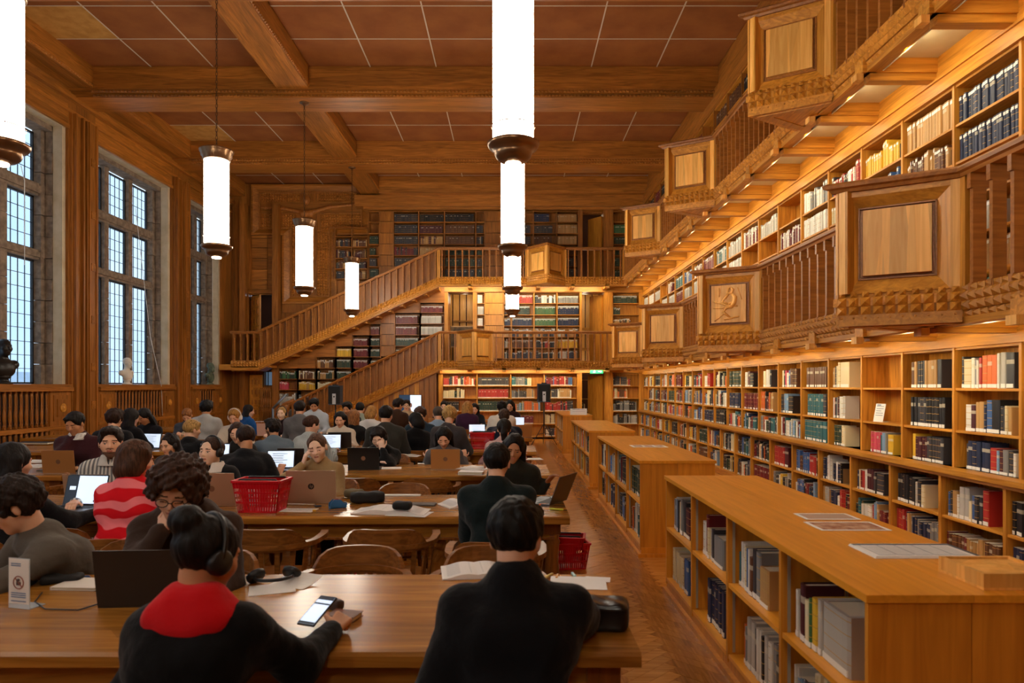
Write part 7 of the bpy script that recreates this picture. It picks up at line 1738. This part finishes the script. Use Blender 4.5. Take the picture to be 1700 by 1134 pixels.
B('screen_frame',BLACKP,-.34,.34,0,.04,-.32,.32,t); B('display_left',mat('slide_blue','#1C3A58',.4,emit='#1C3A58',es=.5),-.33,0,-.004,0,-.31,.31,t); B('display_right',SCRB,0,.33,-.004,0,-.31,.31,t); 
mb=MB().lathe([(.0,-.07),(.05,-.05),(.06,0),(.05,.06),(0,.08)],10,c=(0,-.012,.0),M=Matrix.Scale(.2,4,(0,1,0))); mb.build('slide_portrait',mat('slide_skin','#A87860',.5),t); B('screen_leg',BLACKP,-.02,.02,0,.04,-1.07,-.32,t)
B('grey_handrail',mat('grey_metal_rail','#6E7884',.4,.6),-.02,.02,0,.5,0,.02) if False else None
MB().tube([(-7.0,20.0,1.02),(-6.62,20.0,1.42)],.035,8).tube([(-7.0,20.0,1.02),(-7.0,20.0,0)],.03,8).build('metal_wall_arm',mat('grey_metal_arm','#7C8894',.4,.5),None,'grey metal post with slanting arm beside the staircase foot','post')
# busts on the window sills
def bust(label,X,Y,m,face,s=1.0,beard=False,bald=False):
    M=rotm(0,0); H0=np.array([0,0.02,.40])
    def f(P):
        d=head_sdf(P,H0,M)
        d=smin(d,ell(P,(0,-.0,.445),(.084,.102,.09)) if not bald else ell(P,(0,-.01,.43),(.08,.1,.085)),.01)
        if beard: d=smin(d,ell(P,(0,.075,.30),(.055,.045,.055)),.02)
        d=smin(d,rc(P,(0,-.01,.20),(0,0,.34),.062,.055),.03)
        d=smin(d,rc(P,(-.15,-.02,.17),(.15,-.02,.17),.065,.065),.06); d=smin(d,ell(P,(0,.02,.10),(.14,.085,.12)),.05)
        w=np.sin(P[:,0]*80)*np.sin(P[:,1]*75+1)*np.sin(P[:,2]*70); d=d+.0035*w*((P[:,2]>.45)|(P[:,1]<-.02))
        return d
    v,q=snet(f,(-.26,-.17,-.03),(.26,.17,.57),.0075)
    t=empty('portrait_bust',(X,Y,1.715),face,label,'bust'); t.scale=(s,s,s)
    o=bpy.data.objects.new('carved_head_and_shoulders',npmesh('bust',[(v,q,0)],[m])); C.objects.link(o); o.parent=t; o.location=(0,0,.10)
    MB().lathe([(.11,0),(.11,.02),(.07,.035),(.06,.07),(.09,.09),(.085,.12)],16).build('socle',m,t)
    return t
MARB=noisy('white_marble','#DCD4C6','#CFC6B6',8,.45,.05); BRZ=noisy('dark_bronze','#2A2420','#1C1816',14,.35,.2); BRG=noisy('green_bronze','#6A7460','#4C5648',14,.45,.2)
bx=XL-.16
bust('white marble portrait bust on the middle window sill',bx,(bx)*F/(211-850),MARB,R(-100),1.0); bust('dark bronze portrait bust on the sill at the left picture edge',bx,(bx)*F/(6-850),BRZ,R(-110),1.3,bald=True); bust('greenish portrait bust on the far window sill',bx,bx*F/(349-850),BRG,R(-90),1.05,beard=True)
# window pull cords
for i,(pts,lb) in enumerate((([(225,345),(250,560),(268,640),(270,690)],'thin white pull cord hanging across the middle window'),([(35,275),(41,300),(41,440)],'thin white pull cord at the left window'),([(353,420),(353,520)],'thin white pull cord at the far window'))):
    P=[]
    for x,y in pts: Xc=XL+.10; Yc=Xc*F/(x-850); P.append((Xc,Yc,H-(y-640)*Yc/F))
    MB().tube(P,.006,5).build('pull_cord',WHITE,None,lb,'cord')

# figure of the carved cross
def cl3(x,y,dp): p=cloc(x,y); return np.array([p[0],-dp,p[1]])
fp=[(cl3(509,350,.03),cl3(545,341,.05),.075,.055),(cl3(545,341,.05),cl3(588,336,.04),.055,.035),(cl3(588,336,.04),cl3(596,334,.04),.045,.03),
 (cl3(500,350,.03),cl3(465,343,.05),.075,.055),(cl3(465,343,.05),cl3(436,342,.04),.055,.035),(cl3(436,342,.04),cl3(429,341,.04),.045,.03)]
bp=[(cl3(500,352,.05),cl3(512,352,.05),.11,.11),(cl3(503,366,.05),cl3(511,366,.05),.11,.11),(cl3(506,385,.05),cl3(509,385,.05),.11,.11),(cl3(503,400,.05),cl3(511,400,.05),.10,.10),(cl3(503,404,.05),cl3(504,440,.08),.085,.06),(cl3(511,404,.05),cl3(510,440,.08),.085,.06),(cl3(504,440,.08),cl3(507,478,.03),.06,.035),(cl3(510,440,.08),cl3(508,478,.03),.06,.035),(cl3(507,478,.04),cl3(507,486,.08),.035,.03)]
hp3=cl3(507,329,.12)
def ffig(P):
    d=smin(uni(P,fp,.05),uni(P,bp,.07),.06); d=smin(d,ell(P,hp3,(.115,.11,.155)),.04); d=smin(d,ell(P,hp3+np.array([0,-.03,-.10]),(.07,.08,.09)),.04); d=smin(d,rc(P,hp3+np.array([0,-.11,.02]),hp3+np.array([0,-.14,-.05]),.012,.022),.02)
    return d+.004*np.sin(P[:,0]*60)*np.sin(P[:,2]*55)
v,q=snet(ffig,np.array([-1.75,-.32,cloc(0,490)[1]-.05]),np.array([1.85,.06,cloc(0,312)[1]+.05]),.026)
o=bpy.data.objects.new('carved_figure',npmesh('carved_figure',[(v,q,0)],[wood('carved_figure_oak','#B87434','#90541E','z')])); C.objects.link(o); o.parent=cx; o.location=(0,-.02,0)
